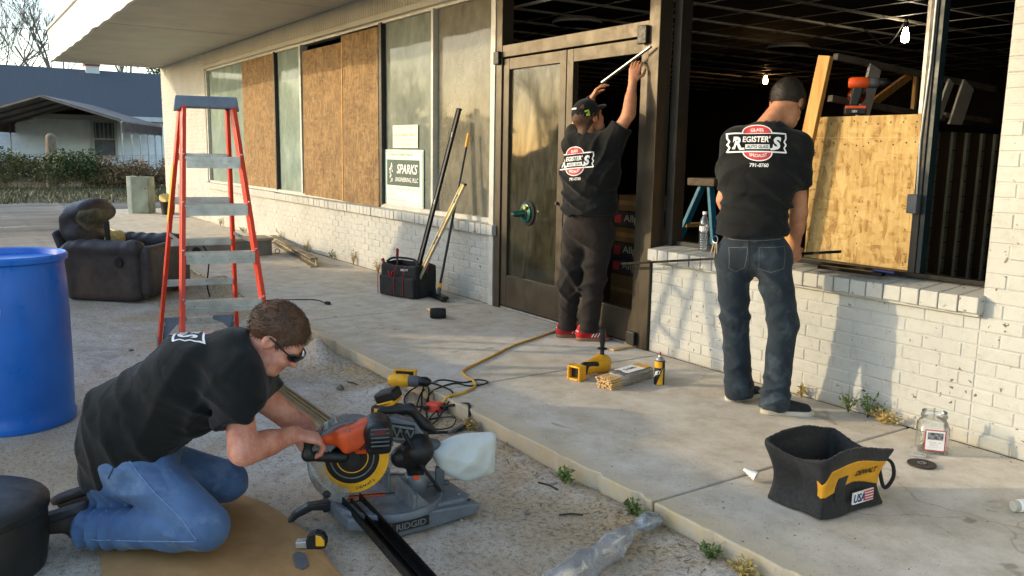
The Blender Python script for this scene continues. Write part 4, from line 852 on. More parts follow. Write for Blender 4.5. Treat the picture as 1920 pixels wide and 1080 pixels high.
t = thing('grinding_disc', 'dark round grinding disc with metal centre lying near the jar', 'disc', (-2.02, 3.675, .0)); B().lathe([(.012, .002), (.03, .001), (.062, .003), (.0635, .007), (.062, .010), (.03, .008), (.012, .008)], n=36, cap=False).build('disc', mat('disc_grit', (66, 58, 50), (52, 46, 40), 60, .9, bump=.3, bscale=300, coord='obj'), t, smooth=True); B().lathe([(.011, .0075), (.020, .0095), (.0205, .012), (.012, .0125), (.011, .004)], n=20, cap=False).build('centre_ring', M['steel'], t, smooth=True)
single(B().box((-2.10, 3.775, .008), (.075, .045, .014), .5), 'plastic_case', WRAP, 'small clear plastic case lying between the jar and the disc', 'case', bevel=.003)
t = thing('caulk_tube', 'white tube lying on the slab at the right edge of the picture', 'tube', (-1.50, 3.54, .027), math.radians(65)); B().lathe([(0, -.04), (.022, -.04), (.026, -.036), (.026, .2), (0, .2)], n=20, M=RX).build('tube_body', M['white'], t, smooth=True); B().cyl((-.06, 0, 0), (-.04, 0, 0), .022, .024, 16).build('end_cap', M['soffit'], t, smooth=True)
# ------------------------------------------------------------------ things on the gravel
single(B().add([(x, y, z) for x, y, z in ((-3.62, .92, -.080), (-3.36, 1.02, -.072), (-3.22, 1.045, -.072), (-2.95, 1.075, -.074), (-2.60, 1.055, -.076), (-2.45, .60, -.08), (-2.75, .32, -.08), (-3.45, .40, -.08))]+[(x, y, -.097) for x, y in ((-3.62, .92), (-3.36, 1.02), (-3.22, 1.045), (-2.95, 1.075), (-2.60, 1.055), (-2.45, .60), (-2.75, .32), (-3.45, .40))], [tuple(range(7, -1, -1))]+[(i, 8+i, 8+(i+1) % 8, (i+1) % 8) for i in range(8)]), 'cardboard_sheet', M['card'], 'brown cardboard sheet under the kneeling man with a hand slot', 'cardboard')
fix_normals(bpy.data.objects['cardboard_sheet'])
hs = B(); pz = -.0735
hs.add([(-2.86, .985, pz), (-2.83, 1.005, pz), (-2.735, .985, pz), (-2.715, .955, pz), (-2.745, .94, pz), (-2.84, .962, pz)], [tuple(range(5, -1, -1))]); o = hs.build('hand_slot', mat('slot_shadow', (92, 94, 96), (80, 82, 84), 30, .9), bpy.data.objects['cardboard_sheet'])
t = thing('tape_measure', 'chrome and yellow tape measure standing on the edge of the cardboard', 'tape measure', (-2.855, 1.06, -.074), math.radians(58))
B().prism([(-.035, 0), (.03, 0), (.040, .01), (.040, .035), (.028, .058), (0, .066), (-.028, .058), (-.038, .03)], -.02, .02, W=(0, 1, 0)).build('case', M['black'], t, bevel=.006); B().prism([(.0, .012), (.034, .012), (.034, .034), (.022, .052), (.0, .058)], -.0225, .0225, W=(0, 1, 0)).build('yellow_insert', M['yellow'], t, bevel=.004); B().prism([(-.075, .002), (-.03, .002), (-.030, .03), (-.075, .026)], -.018, .018, W=(0, 1, 0)).build('chrome_end', M['alu'], t, bevel=.003)
t = thing('black_channel', 'black aluminium channel running from the saw table towards the lower edge', 'channel', (-2.6, 1.25, -.02))
a, c = Vector((-3.0, 1.262, .018)), Vector((-2.05, 1.235, -.05))
for s, n in ((-1, 'flange'), (1, 'flange')): B().beam(a+Vector((0, s*.037, .0)), c+Vector((0, s*.037, 0)), .006, .035).build(n, BAR, t, world=True)
B().beam(a-Vector((0, 0, .014)), c-Vector((0, 0, .014)), .070, .006).build('web', BAR, t, world=True); B().beam(a+Vector((0, .0, -.004)), c+Vector((0, 0, -.004)), .008, .014).build('rib', BAR, t, world=True)
TANB = mat('tan_aluminium', (150, 132, 98), (126, 110, 80), 5, .45, .4)
for k, (y, z, w, h, lab) in enumerate(((1.655, -.066, .034, .026, 'tan aluminium bar lying on the gravel nearest the slab'), (1.600, -.068, .046, .024, 'wider tan aluminium bar lying on the gravel behind the saw hand'))):
    t = thing('aluminium_bar', lab, 'bar', (-4.6, y, z), 0, 'tan bars on the gravel'); B().span(-1.3, 1.05, -w/2, w/2, -h/2, -h/2+.006).build('web', TANB, t); B().span(-1.3, 1.05, -w/2, -w/2+.006, -h/2+.006, h/2).build('flange', TANB, t); B().span(-1.3, 1.05, w/2-.006, w/2, -h/2+.006, h/2).build('flange', TANB, t)
t = thing('utility_knife', 'small utility knife with steel blade lying by the cords', 'knife', (-3.75, 2.20, -.072), math.radians(115)); B().span(-.09, .05, -.012, .012, 0, .016).build('handle', M['grey'], t, bevel=.005); B().add([(.05, -.008, .008), (.12, -.006, .008), (.135, .008, .008), (.05, .008, .008), (.05, -.008, .010), (.12, -.006, .010), (.135, .008, .010), (.05, .008, .010)], [(3, 2, 1, 0), (4, 5, 6, 7), (0, 1, 5, 4), (1, 2, 6, 5), (2, 3, 7, 6), (3, 0, 4, 7)]).build('blade', M['alu'], t)
t = thing('battery_charger', 'black and yellow battery charger on the gravel behind the saw', 'charger', (-4.20, 2.0, -.088), math.radians(40))
B().span(-.085, .085, -.06, .06, 0, .065).build('charger_body', M['black'], t, bevel=.012); B().span(-.06, .045, -.066, -.058, .015, .055).build('front_plate', M['yellow'], t, bevel=.004); B().span(-.035, .02, -.0685, -.064, .022, .046).build('front_recess', M['black'], t)
t = thing('battery_pack', 'black and yellow battery pack tilted on top of the charger', 'battery', (-4.20, 2.02, -.018), 0, None, rot=(.18, -.35, math.radians(30)))
B().span(-.07, .07, -.045, .045, .02, .085).build('battery_case', M['black'], t, bevel=.014); B().span(-.072, .050, -.048, .048, .0, .030).build('yellow_base', M['yellow'], t, bevel=.006); letters(B(), 'DEWALT', (-.005, -.0485, .016), (1, 0, 0), (0, 0, 1), .013, 0, .02).build('lettering', M['black'], t)
PL = glassmat('thin_plastic', (.96, .97, .97), (.16, .42), ((186, 190, 194), (222, 224, 226)), .08, .16, 7)
t = thing('plastic_sleeve', 'crumpled clear plastic sleeve lying on the gravel beside the slab', 'plastic wrap', (-2.23, 2.0, -.085))
blob('sleeve', lambda P: (smin(smin(seg(P, (-2.05, 1.45, -.06), (-2.235, 1.98, -.055), .06, .052), seg(P, (-2.235, 1.98, -.055), (-2.30, 2.14, -.045), .05, .028), .03), ell(P, (-2.305, 2.22, -.035), (.055, .075, .045)), .03)+nz(P*A(1, .35, 1), 40, 4)*.008+.006*np.abs(np.sin(P[:, 1]*22+P[:, 0]*40+nz(P, 12, 3)*2))), (-2.42, 1.38, -.13), (-1.95, 2.34, .05), .006, PL, t, 0)
# ------------------------------------------------------------------ the mitre saw
SG = mat('saw_grey', (104, 110, 116), (86, 92, 98), 10, .5, .15, bump=.08, bscale=120, coord='obj'); SGL = mat('saw_cast', (128, 132, 134), (100, 104, 106), 12, .5, .5, coord='obj'); BLADE = mat('blade_dark', (40, 38, 34), (28, 27, 25), 14, .45, .4, coord='obj')
BAGC = mat('bag_cloth', (196, 198, 192), (182, 184, 178), 7, .85, bump=.08, bscale=200); SGUARD = glassmat('clear_guard', (.80, .82, .82), (.10, .38), ((150, 152, 150), (196, 196, 190)), .12, .05, 12)
t = thing('mitre_saw', 'orange and grey mitre saw with white dust bag set on the gravel', 'saw', (-3.0, 1.42, -.088))
HX, HY = Vector((.34, .94, 0)).normalized(), Vector((-.94, .34, 0)).normalized()      # towards the rear, away from the kneeling side
def hp(a, b, z): return HX*a+HY*b+Vector((0, 0, z))
HM = Matrix((HX, HY, Vector((0, 0, 1)))).transposed()
def hb(bld, n, m, parent=None, **k): bld.v = [tuple(HM @ Vector(v)) for v in bld.v]; return bld.build(n, m, parent or t, **k)
# base and feet in fence direction
base = B().prism([(-.20, -.17), (-.12, -.225), (.12, -.225), (.175, -.14), (.185, .27), (.15, .30), (-.15, .30), (-.20, .25)], .03, .085, U=(1, 0, 0), V=(0, 1, 0)).build('base', SG, t, bevel=.01)
fix_normals(base)
for x in (-.19, .17):
    f = B().prism([(0, .0), (.14, .0), (.38, .012), (.40, .03), (.40, .055), (.37, .062), (.12, .078), (0, .085)], -.04, .04, O=(x, -.08, 0), U=(0, 1, 0), V=(0, 0, 1), W=(1, 0, 0)).build('foot', SG, t, bevel=.008); fix_normals(f)
B().box((.215, .0, .045), (.004, .16, .040)).build('badge_plate', M['black'], t, bevel=.001)
letters(B(), 'RIDGID', (.2185, .0, .045), (0, 1, 0), (0, 0, 1), .026, 0, .02, .13).build('lettering', SGL, t)
for y in (.22, .29): B().lathe([(.0, .0), (.008, 0), (.008, .002), (0, .002)], (.17, y, .0625), 12).build('bolt_hole', M['black'], t)
tt_ = B().lathe([(0, .060), (.205, .060), (.215, .068), (.215, .088), (.205, .094), (0, .094)], (0, 0, 0), 48).build('turntable', SGL, t, smooth=True)
hb(B().lathe([(.206, .070), (.228, .070), (.230, .082), (.222, .098), (.206, .098), (.206, .070)], (0, 0, 0), 48, cap=False), 'table_rim', SG, smooth=True)
hb(B().box((-.11, -.005, .0955), (.20, .030, .004)), 'kerf_plate', M['orange']); hb(B().box((-.08, -.005, .0985), (.28, .005, .003)), 'kerf_slot', M['black'])
# mitre handle
hb(B().prism([(-.20, .03), (-.24, .05), (-.30, .055), (-.355, .03), (-.395, .0), (-.40, .012), (-.37, .05), (-.32, .078), (-.24, .085), (-.20, .08)], -.025, .025, W=(0, 1, 0)), 'mitre_handle', M['black'], bevel=.007)
hb(B().box((-.235, .03, .055), (.05, .07, .045)), 'detent_lever', M['black'], bevel=.008)
# fence
for s, x0, x1 in ((1, .03, .20), (-1, -.03, -.20)):
    f = B().prism([(x0, .092), (x1, .092), (x1, .15), (x1*.75, .17), (x0*1.6, .185), (x0*1.2, .165)], .02, .034, U=(1, 0, 0), V=(0, 0, 1), W=(0, 1, 0)).build('fence', SGL, t, bevel=.003); fix_normals(f)
    B().prism([(.034, .092), (.10, .092), (.034, .16)], x1-.02*s, x1, U=(0, 1, 0), V=(0, 0, 1), W=(1, 0, 0)).build('fence_web', SGL, t, bevel=.002)
# blade with yellow rim
UPM = .030
def lift(b): b.v = [(x, y, z+UPM) for x, y, z in b.v]; return b
c = (-.14, -.02, .266); Ry = Matrix.Rotation(math.radians(90), 4, 'X')
def disc(r0, r1, y0, y1, n=60): return B().lathe([(r0, -y1), (r1, -y1), (r1, -y0), (r0, -y0), (r0, -y1)], c, n, Ry, cap=False)
bd = hb(disc(.0, .148, -.0012, .0012), 'blade', BLADE, smooth=True)
hb(disc(.108, .147, -.0026, -.0014), 'yellow_rim', M['yellow'], bd, smooth=True); hb(disc(.083, .088, -.0028, -.0014), 'blade_ring', SGL, bd, smooth=True); hb(disc(.060, .064, -.0028, -.0014), 'blade_ring', M['yellow'], bd, smooth=True); hb(disc(.0, .03, -.016, -.0014), 'arbor', M['black'], bd, smooth=True)
b = B()
for k in range(60): a = 2*math.pi*k/60; b.box((c[0]+.150*math.cos(a), c[1], c[2]+.150*math.sin(a)), (.007, .003, .005), 0, Matrix.Rotation(-a, 3, 'Y'))
hb(b, 'teeth', SGL, bd)
letters_v = B(); vs_, fs_ = txt('DEWALT', 0, .02)
letters_v.add([(c[0]+.128*math.cos(-1.15+v.x*.16)+v.y*.016*math.cos(-1.15+v.x*.16), c[1]-.0035, c[2]+(.128+v.y*.016)*math.sin(-1.15+v.x*.16)) for v in vs_], [tuple(f) for f in fs_]); hb(letters_v, 'lettering', M['black'], bd)
def arcguard(r0, r1, a0, a1, y0, y1, n=26):
    b = B(); v = []
    for k in range(n):
        a = math.radians(a0+(a1-a0)*k/(n-1))
        for r, y in ((r0, y0), (r1, y0), (r1, y1), (r0, y1)): v.append((c[0]+r*math.cos(a), c[1]+y, c[2]+r*math.sin(a)))
    f = [(4*k+i, 4*k+(i+1) % 4, 4*k+4+(i+1) % 4, 4*k+4+i) for k in range(n-1) for i in range(4)]+[(3, 2, 1, 0), (4*n-4, 4*n-3, 4*n-2, 4*n-1)]
    return b.add(v, f)
hb(arcguard(.06, .168, 20, 165, .012, .05), 'upper_guard', SG, smooth=True); hb(arcguard(.160, .172, 20, 165, -.055, .012), 'guard_rim', SG, smooth=True); hb(arcguard(.10, .159, 35, 150, -.056, -.045), 'guard_face', SG, smooth=True)
g_ = hb(arcguard(.172, .176, 95, 262, -.048, .040, 40), 'clear_guard', SGUARD, smooth=True); hb(arcguard(.11, .172, 120, 262, -.050, -.046, 36), 'guard_side', SGUARD, g_, smooth=True)
b = B()
for k in range(26): a = math.radians(110+k*5.5); b.box((c[0]+.1755*math.cos(a), c[1]-.004, c[2]+.1755*math.sin(a)), (.004, .088, .0025), 0, Matrix.Rotation(-a, 3, 'Y'))
hb(b, 'guard_ribs', SGUARD, g_)
hb(B().lathe([(0, 0), (.016, 0), (.014, .010), (0, .012)], (c[0]-.105, c[1]-.050, c[2]-.125), 16, Ry), 'guard_knob', M['black'], g_, smooth=True)
# motor head
Mh = np.array([[*HX], [*HY], [0, 0, 1]], np.float32); org = np.array(MW[t.name].translation, np.float32)
def hblob(n, fn, lo, hi, h, m, dz=0):
    """implicit shape given in the saw head's own axes"""
    V_, F_ = snet(lambda P: fn(P), lo, hi, h); V_ = relax(V_, F_, 1); V_[:, 2] += dz; return linkmesh(n, (V_ @ Mh).tolist(), F_.tolist(), m, t, smooth='all')
hblob('motor_housing', lambda P: smin(smin(seg(P, (-.26, -.065, .335), (-.17, -.075, .345), .020, .038, (0, 1, 0), .020, .036), rbox(P, (-.125, -.085, .352), (.075, .042, .050), .022, np.array([[.94, 0, .34], [0, 1, 0], [-.34, 0, .94]], np.float32)), .03), rbox(P, (-.075, -.07, .310), (.060, .03, .036), .015), .02), (-.34, -.16, .2), (.04, 0, .44), .0065, M['orange'], UPM)
hblob('motor_cap', lambda P: smin(seg(P, (-.045, -.07, .375), (-.045, -.15, .375), .060, .054), rbox(P, (-.045, -.135, .335), (.05, .03, .045), .02), .02), (-.14, -.24, .26), (.05, .0, .47), .007, M['black'], UPM)
b = B()
for k in range(5): b.box((-.045, -.208+.001*k, .345+k*.016), (.07, .006, .006))
hb(lift(b), 'vent_slats', M['grey'], bevel=.002); hb(lift(B().box((-.045, -.2085, .40), (.045, .004, .014))), 'maker_badge', mat('dark_red', (120, 30, 30), (90, 22, 22), 9, .5, coord='obj'))
b = B()
for k in range(6): b.box((-.105+k*.014, -.1275, .318+k*.004), (.005, .006, .034), 0, Matrix.Rotation(.6, 3, 'Y'))
hb(lift(b), 'side_vents', M['black'])
hblob('trigger_handle', lambda P: smin(smin(seg(P, (-.305, -.06, .335), (-.22, -.06, .345), .019, .022), seg(P, (-.305, -.06, .335), (-.315, -.06, .275), .019, .02), .02), seg(P, (-.315, -.06, .272), (-.18, -.06, .258), .021, .025), .02), (-.36, -.11, .21), (-.12, 0, .39), .0065, M['black'], UPM)
# arm, handle and rear
hb(B().prism([(-.05, .335), (-.05, .40), (.02, .42), (.12, .385), (.16, .33), (.16, .26), (.13, .22), (.09, .23), (.085, .29)], .01, .075, W=(0, 1, 0)), 'arm', SG, bevel=.008)
b = B()
for k in range(5): x = -.03+k*.028; b.beam((x, -.004, .395-k*.008), (x+.014, -.004, .345-k*.005), .006, .006); b.beam((x+.014, -.004, .345-k*.005), (x+.028, -.004, .388-k*.008), .006, .006)
b.beam((-.04, -.004, .40), (.11, -.004, .365), .006, .008); b.beam((-.04, -.004, .342), (.11, -.004, .318), .006, .008)
hb(b, 'truss_ribs', SGL)
hb(B().prism([(-.05, .335), (.115, .31), (.115, .375), (-.05, .405)], .0, .012, W=(0, 1, 0)), 'truss_panel', M['black'])
hblob('carry_handle', lambda P: smin(smin(seg(P, (-.02, .035, .438), (.10, .035, .440), .017, .018), seg(P, (.10, .035, .440), (.165, .035, .365), .018, .022), .03), seg(P, (.165, .035, .365), (.205, .035, .335), .018, .012), .02), (-.06, 0, .30), (.24, .08, .48), .0065, M['black'])
hblob('rear_pivot', lambda P: smin(smin(seg(P, (.13, -.03, .28), (.13, .09, .28), .060, .060), rbox(P, (.12, .03, .19), (.035, .045, .09), .02), .03), seg(P, (.06, .02, .24), (.13, .02, .25), .045, .05), .03), (-.02, -.12, .08), (.22, .18, .36), .008, M['black'])
hb(B().cyl((.13, .02, .11), (.26, .02, .115), .011, .011, 12), 'stop_bar', M['grey'], smooth=True); hb(B().prism([(.215, .0), (.235, .0), (.24, .18), (.205, .19), (.2, .16)], .0, .03, W=(0, 1, 0)), 'rear_leg', M['grey'], bevel=.004)
hb(B().lathe([(.034, -.04), (.046, -.03), (.047, .03), (.034, .04)], (.12, .02, .13), 20, Ry), 'bevel_knob', SGL, smooth=True); hb(B().box((.115, -.04, .17), (.024, .01, .018)), 'bevel_pointer', M['orange'])
hb(B().tube(curve([(.06, -.05, .37), (.10, -.065, .30), (.14, -.06, .22), (.185, -.05, .15), (.215, -.03, .10)], 6), .0075, 8), 'lead', M['rubber'], smooth='all')
hblob('bag_neck', lambda P: seg(P, (.13, .03, .29), (.20, .03, .275), .036, .030), (.07, -.03, .22), (.25, .09, .35), .008, M['grey'])
BP = [(.175, .320), (.30, .318), (.465, .392), (.458, .138), (.33, .106), (.230, .160), (.175, .258)]
def bagf(P):
    d2 = None
    for (x0, z0), (x1, z1) in zip(BP, BP[1:]+BP[:1]):
        L_ = math.hypot(x1-x0, z1-z0); nx_, nz_ = -(z1-z0)/L_, (x1-x0)/L_; w = (P[:, 0]-x0)*nx_+(P[:, 2]-z0)*nz_; d2 = w if d2 is None else smax(d2, w, .020)
    wr_ = .009*np.abs(np.sin((P[:, 2]-.36)*17-(P[:, 0]-.42)*26+nz(P, 8, 5)*1.6))+.006*np.abs(np.sin(P[:, 0]*30+P[:, 2]*12+nz(P, 10, 9)*1.5))
    th = .010+.072*np.sqrt(np.clip(-d2, 0, .09)/.09); return smax(d2*.9, np.abs(P[:, 1]-.03)-th+wr_*np.clip(-d2/.05, 0, 1), .006)
hblob('dust_bag', bagf, (.14, -.09, .05), (.52, .15, .44), .006, BAGC)
for a_, b_, z_ in ((-.16, -.130, .385), (-.085, -.130, .33), (-.19, -.105, .325), (-.10, -.118, .395)): hb(lift(B().lathe([(0, 0), (.006, 0), (.005, .003), (0, .003)], (a_, b_, z_), 10, Ry)), 'screw', M['steel'], smooth=True)
for x_, y_ in ((.12, -.19), (-.12, -.19), (.14, .26), (-.14, .26), (.15, .10)): B().lathe([(0, 0), (.008, 0), (.007, .004), (0, .004)], (x_, y_, .0855), 10).build('screw', M['steel'], t, smooth=True)
hb(arcguard(.115, .150, 60, 96, -.0585, -.0565, 8), 'warning_label', M['white'], smooth=True); hb(arcguard(.118, .130, 62, 94, -.0600, -.0588, 8), 'label_print', M['black'], smooth=True); hb(arcguard(.136, .148, 62, 76, -.0600, -.0588, 5), 'label_print', M['orange'], smooth=True)
sdm = mat('sawdust', (206, 182, 134), (176, 150, 104), 60, .95); b = B(); rw = random.Random(8)
for k in range(900): a_ = rw.gauss(.03, .09); b_ = rw.gauss(0, .05); z_ = .0955; s_ = rw.uniform(.001, .003); u_ = rw.uniform(0, 3); b.add([(a_+s_*math.cos(u_), b_+s_*math.sin(u_), z_), (a_-s_*math.sin(u_), b_+s_*math.cos(u_), z_+.0008), (a_-s_*math.cos(u_), b_-s_*math.sin(u_), z_+.0016)], [(0, 1, 2)])
hb(b, 'sawdust', sdm)['kind'] = 'stuff'
# ------------------------------------------------------------------ inside the room
b = sheet(-3.66, -2.895, .05, 1.672, 4.90, .012); o = single(b, 'osb_panel', M['osbnew'], 'fresh yellow flake board panel standing upright inside the open window', 'board')
b = B()
for k in range(9):
    for z in (1.63, 1.50): b.lathe([(.006, 0), (.005, .002), (0, .0025)], (-3.61+k*.085+(.03 if z < 1.6 else 0), 4.8995, z+rnd.uniform(-.015, .015)), 8, Matrix.Rotation(math.radians(90), 4, 'X'))
for k in range(30): b.lathe([(.005, 0), (.004, .0015), (0, .002)], (rnd.choice((-3.63, -2.93, -3.28))+rnd.uniform(-.015, .015), 4.8995, rnd.uniform(.7, 1.6)), 8, Matrix.Rotation(math.radians(90), 4, 'X'))
b.build('screw_heads', M['darkframe'], o)
b = sheet(-3.655, -2.90, 1.535, 1.5375, 4.897, .002); b.build('panel_seam', M['wood'], o)
single(B().beam((-3.775, 4.73, .35), (-3.53, 4.80, 2.055), .040, .092, up=(1, 0, -.14)), 'lumber_stud', M['lumber'], 'leaning yellow pine stud with black marks left of the flake board', 'lumber', bevel=.003)
WST = mat('white_stud', (232, 229, 218), (206, 202, 190), 5, .7); GST = mat('grey_rail', (134, 126, 110), (104, 98, 86), 5, .75)
t = thing('stud_partition', 'open wooden partition frame with pale studs behind the flake board', 'partition', (-3.35, 5.5, 0))
def sp(b, n, m, **k): return b.build(n, m, t, world=True, **k)
sp(B().beam((-3.877, 5.379, 2.122), (-3.912, 7.684, 2.023), .04, .045), 'top_rail', GST, bevel=.002); sp(B().beam((-3.877, 5.355, 1.828), (-3.912, 6.927, 1.749), .04, .045), 'middle_rail', GST, bevel=.002); sp(B().beam((-3.912, 6.927, 1.773), (-3.912, 7.684, 1.749), .04, .04), 'middle_rail', GST, bevel=.002)
for (y0, z0), (y1, z1), w in (((5.84, 2.08), (5.70, 1.60), .14), ((6.89, 2.04), (6.75, 1.75), .08), ((7.16, 2.03), (6.98, 1.62), .18)): sp(B().beam((-3.86, y0, z0), (-3.86, y1, z1), .02, w, up=(0, 1, 0)), 'stud', WST, bevel=.002)
sp(B().beam((-3.958, 5.844, 1.749), (-3.958, 6.461, 2.064), .03, .06), 'diagonal_brace', M['lumber'], bevel=.002); sp(B().beam((-3.923, 6.496, 1.749), (-3.923, 6.496, 2.075), .03, .035, up=(0, 1, 0)), 'stud', M['lumber'])
t = thing('panelled_wall', 'dark brown panelled half wall with pale slotted metal strips inside the opening', 'partition', (-3.2, 6.4, 0))
sp(B().span(-3.22, -3.16, 5.42, 8.5, .0, 1.60), 'panel_board', mat('dark_panelling', (104, 74, 48), (80, 56, 36), 4, .6, stretch=(3, 3, .3))); sp(B().span(-3.24, -3.13, 5.40, 8.5, 1.602, 1.64), 'cap_rail', M['darkframe'])
for k, y in enumerate((5.52, 5.72, 5.90, 6.10, 6.28)):
    s = sp(B().span(-3.158, -3.138, y-.018, y+.018, .02, 1.59), 'slotted_strip', mat('strip%d' % k, (168, 158, 128), (140, 130, 104), 6, .6)); b = B()
    for q in range(14): b.span(-3.1375, -3.135, y-.018, y+.018, .1+q*.105, .106+q*.105)
    b.build('strip_slots', M['darkframe'], s, world=True)
BLUE = mat('blue_fibreglass', (30, 112, 142), (22, 90, 118), 5, .45)
t = thing('step_ladder', 'blue step ladder with brown top inside the room behind the brick sill', 'ladder', (-4.5, 5.0, 0))
for dx, dy0, dy1, m in ((-.0, 0, 0, BLUE),):
    top = Vector((-4.56, 4.85, 1.20))
    for s in (0, 1):
        off = Vector((.0, .36, 0))*s
        rl = sp(B().beam(top+off*1+Vector((-.03, 0, -.02)), Vector((-5.15, 4.80, 0))+off*1.25, .03, .062, up=(0, 1, 0)), 'front_rail', BLUE, bevel=.003); sp(B().beam(top+off+Vector((.05, 0, -.02)), Vector((-4.30, 4.83, 0))+off*1.2, .03, .055, up=(0, 1, 0)), 'rear_rail', BLUE, bevel=.003)
    sp(B().span(-4.70, -4.42, 4.79, 5.26, 1.175, 1.235), 'top_cap', mat('brown_cap', (84, 72, 58), (66, 56, 46), 7, .7), bevel=.008)
    for z in (.86, .56, .26): k = (1.2-z)/1.2; sp(B().beam(top+Vector((-.03-.56*k, -.03, z-1.2)), top+Vector((-.03-.56*k, .45, z-1.2)), .08, .03), 'step', M['lumber'], bevel=.003); sp(B().beam(top+Vector((.05+.21*k, -.02, z-1.2)), top+Vector((.05+.21*k, .44, z-1.2)), .02, .04), 'rear_brace', M['lumber'], bevel=.003)
BOX = mat('dark_carton', (62, 54, 56), (46, 40, 42), 4, .7); KRAFT = mat('kraft_carton', (132, 98, 60), (112, 82, 48), 4, .8)
desc = ('lowest carton of the stack seen through the right hand door', 'second carton from the floor in the doorway stack', 'dark lettered carton in the middle of the doorway stack', 'plain brown carton between lettered cartons in the doorway stack', 'upper dark lettered carton in the doorway stack', 'open brown carton on top of the doorway stack')
zz = 0
for k, (h, m) in enumerate(((.30, KRAFT), (.15, BOX), (.15, BOX), (.14, KRAFT), (.15, BOX), (.15, KRAFT))):
    t = thing('carton', desc[k], 'box', (-5.80, 5.32, zz), rnd.uniform(-.05, .05), 'cartons stacked inside the doorway'); w = .46 if k < 5 else .3
    B().span(-w/2, w/2, -.13, .2, .001, h-.004).build('carton_body', m, t, bevel=.004)
    if m == BOX: letters(B(), 'Allpa', (.05, -.1315, h*.5), (1, 0, 0), (0, 0, 1), .085, 0, .01, .24).build('lettering', mat('pale_print%d' % k, (190, 182, 160), (170, 162, 140), 9, .7), t); B().box((-.15, -.1312, h*.5), (.09, .001, .08)).build('red_mark', M['red'], t)
    else: B().box((0, -.1305, h*.5), (w*.98, .001, .04)).build('tape_strip', mat('tape%d' % k, (160, 124, 80), (150, 114, 70), 9, .4), t)
    zz += h
for k, (p, r, c_, e, lab) in enumerate((((-4.75, 7.62, 2.55), .034, (255, 236, 200), 40, 'bright bare bulb hanging from the ceiling grid near the right opening edge'), ((-9.1, 10.9, 2.60), .036, (255, 190, 120), 20, 'warm bare bulb glowing far back in the dark room'))):
    t = thing('light_bulb', lab, 'light bulb', p, 0, 'bare bulbs in the dark room'); B().lathe([(0, -.06), (.03, -.05), (r, -.01), (r*.9, .02), (.02, .06), (.016, .08), (0, .08)], n=18).build('bulb', emat('bulb%d' % k, c_, c_, e), t, smooth='all'); B().lathe([(.02, .075), (.022, .13), (0, .13)], n=12).build('socket', M['black'], t, smooth=True)
    B().tube(curve([(0, 0, .12), (.0, 0, .16), (-.25, .1, -.05), (-.6, .2, .16)], 6), .006, 5).build('lamp_cord', M['rubber'], t)
t = thing('clamp_lamp', 'orange reflector lamp glowing beside the leaning stud', 'lamp', (-3.60, 5.25, 1.83), 0, None); B().lathe([(.015, .05), (.045, .03), (.06, -.03), (.055, -.03), (.04, .02), (.0, .035)], n=20, M=Matrix.Rotation(1.57, 4, 'X')).build('reflector', mat('copper', (190, 90, 50), (150, 60, 36), 9, .3, .7, coord='obj'), t, smooth=True); B().lathe([(0, -.02), (.018, -.01), (.016, .02), (0, .03)], n=12, M=Matrix.Rotation(1.57, 4, 'X')).build('bulb', emat('orange_glow', (255, 120, 60), (255, 110, 50), 2.5), t, smooth='all')
# ------------------------------------------------------------------ background: house, carport, fence, trees
SID = mat('white_siding', (236, 240, 244), (222, 228, 236), 3, .6); ROOF = mat('blue_grey_shingles', (78, 81, 86), (64, 67, 72), 14, .85, bump=.3, bscale=30, stretch=(1, 1, 3))
h = thing('house', 'low white sided house with blue grey roof behind the hedge', 'house', (-49, 8, 0))
def hpart(b, n, m, parent=None, **k): return b.build(n, m, parent or h, world=True, **k)
hpart(B().span(-53, -45.05, -8, 24, 0, 2.75), 'wall', SID)
b = B()
for k in range(14): z = .1+k*.19; b.add([(-45.05, -8, z+.19), (-45.05, 24, z+.19), (-45.0, 24, z), (-45.0, -8, z), (-45.05, -8, z), (-45.05, 24, z)], [(0, 3, 2, 1), (3, 4, 5, 2)])
hpart(b, 'siding_boards', SID)['kind'] = 'stuff'
rf = hpart(B().prism([(-44.5, 2.62), (-44.5, 2.80), (-49, 5.25), (-53.5, 2.80), (-53.5, 2.62), (-49, 5.0)], -8.6, 24.6, O=(0, 0, 0), U=(1, 0, 0), V=(0, 0, 1), W=(0, 1, 0)), 'roof', ROOF); fix_normals(rf)
hpart(B().span(-44.49, -44.44, -8.6, 24.6, 2.60, 2.82), 'eave_board', M['fascia'], rf)
hpart(B().span(-49.35, -48.65, 6.4, 7.05, 4.9, 5.42), 'chimney', M['fascia'], rf); hpart(B().span(-49.4, -48.6, 6.37, 7.08, 5.42, 5.75), 'chimney_cap', mat('chimney_brick', (124, 60, 50), (100, 46, 40), 5, .8), rf)
for y0, y1 in ((6.1, 7.0), (13.5, 14.5), (-3, -2)):
    wf = hpart(B().span(-45.0, -44.93, y0-.12, y0, .95, 2.5).span(-45.0, -44.93, y1, y1+.12, .95, 2.5).span(-45.0, -44.92, y0-.15, y1+.15, 2.5, 2.62).span(-45.0, -44.90, y0-.15, y1+.15, .85, .95).span(-45, -44.95, y0, y1, 1.70, 1.76), 'window', M['fascia']); hpart(B().span(-45.0, -44.985, y0, y1, .95, 2.5), 'pane', mat('house_glass%d' % int(y0+9), (60, 74, 88), (90, 100, 110), 3, .15), wf)
    b = B()
    for q in range(5): yy = y0+.08+(y1-y0-.16)*q/4; b.span(-44.984, -44.978, yy-.03, yy+.03, 1.77, 2.48)
    hpart(b, 'curtain', mat('curtain%d' % int(y0+9), (150, 158, 160), (120, 128, 132), 4, .8), wf)
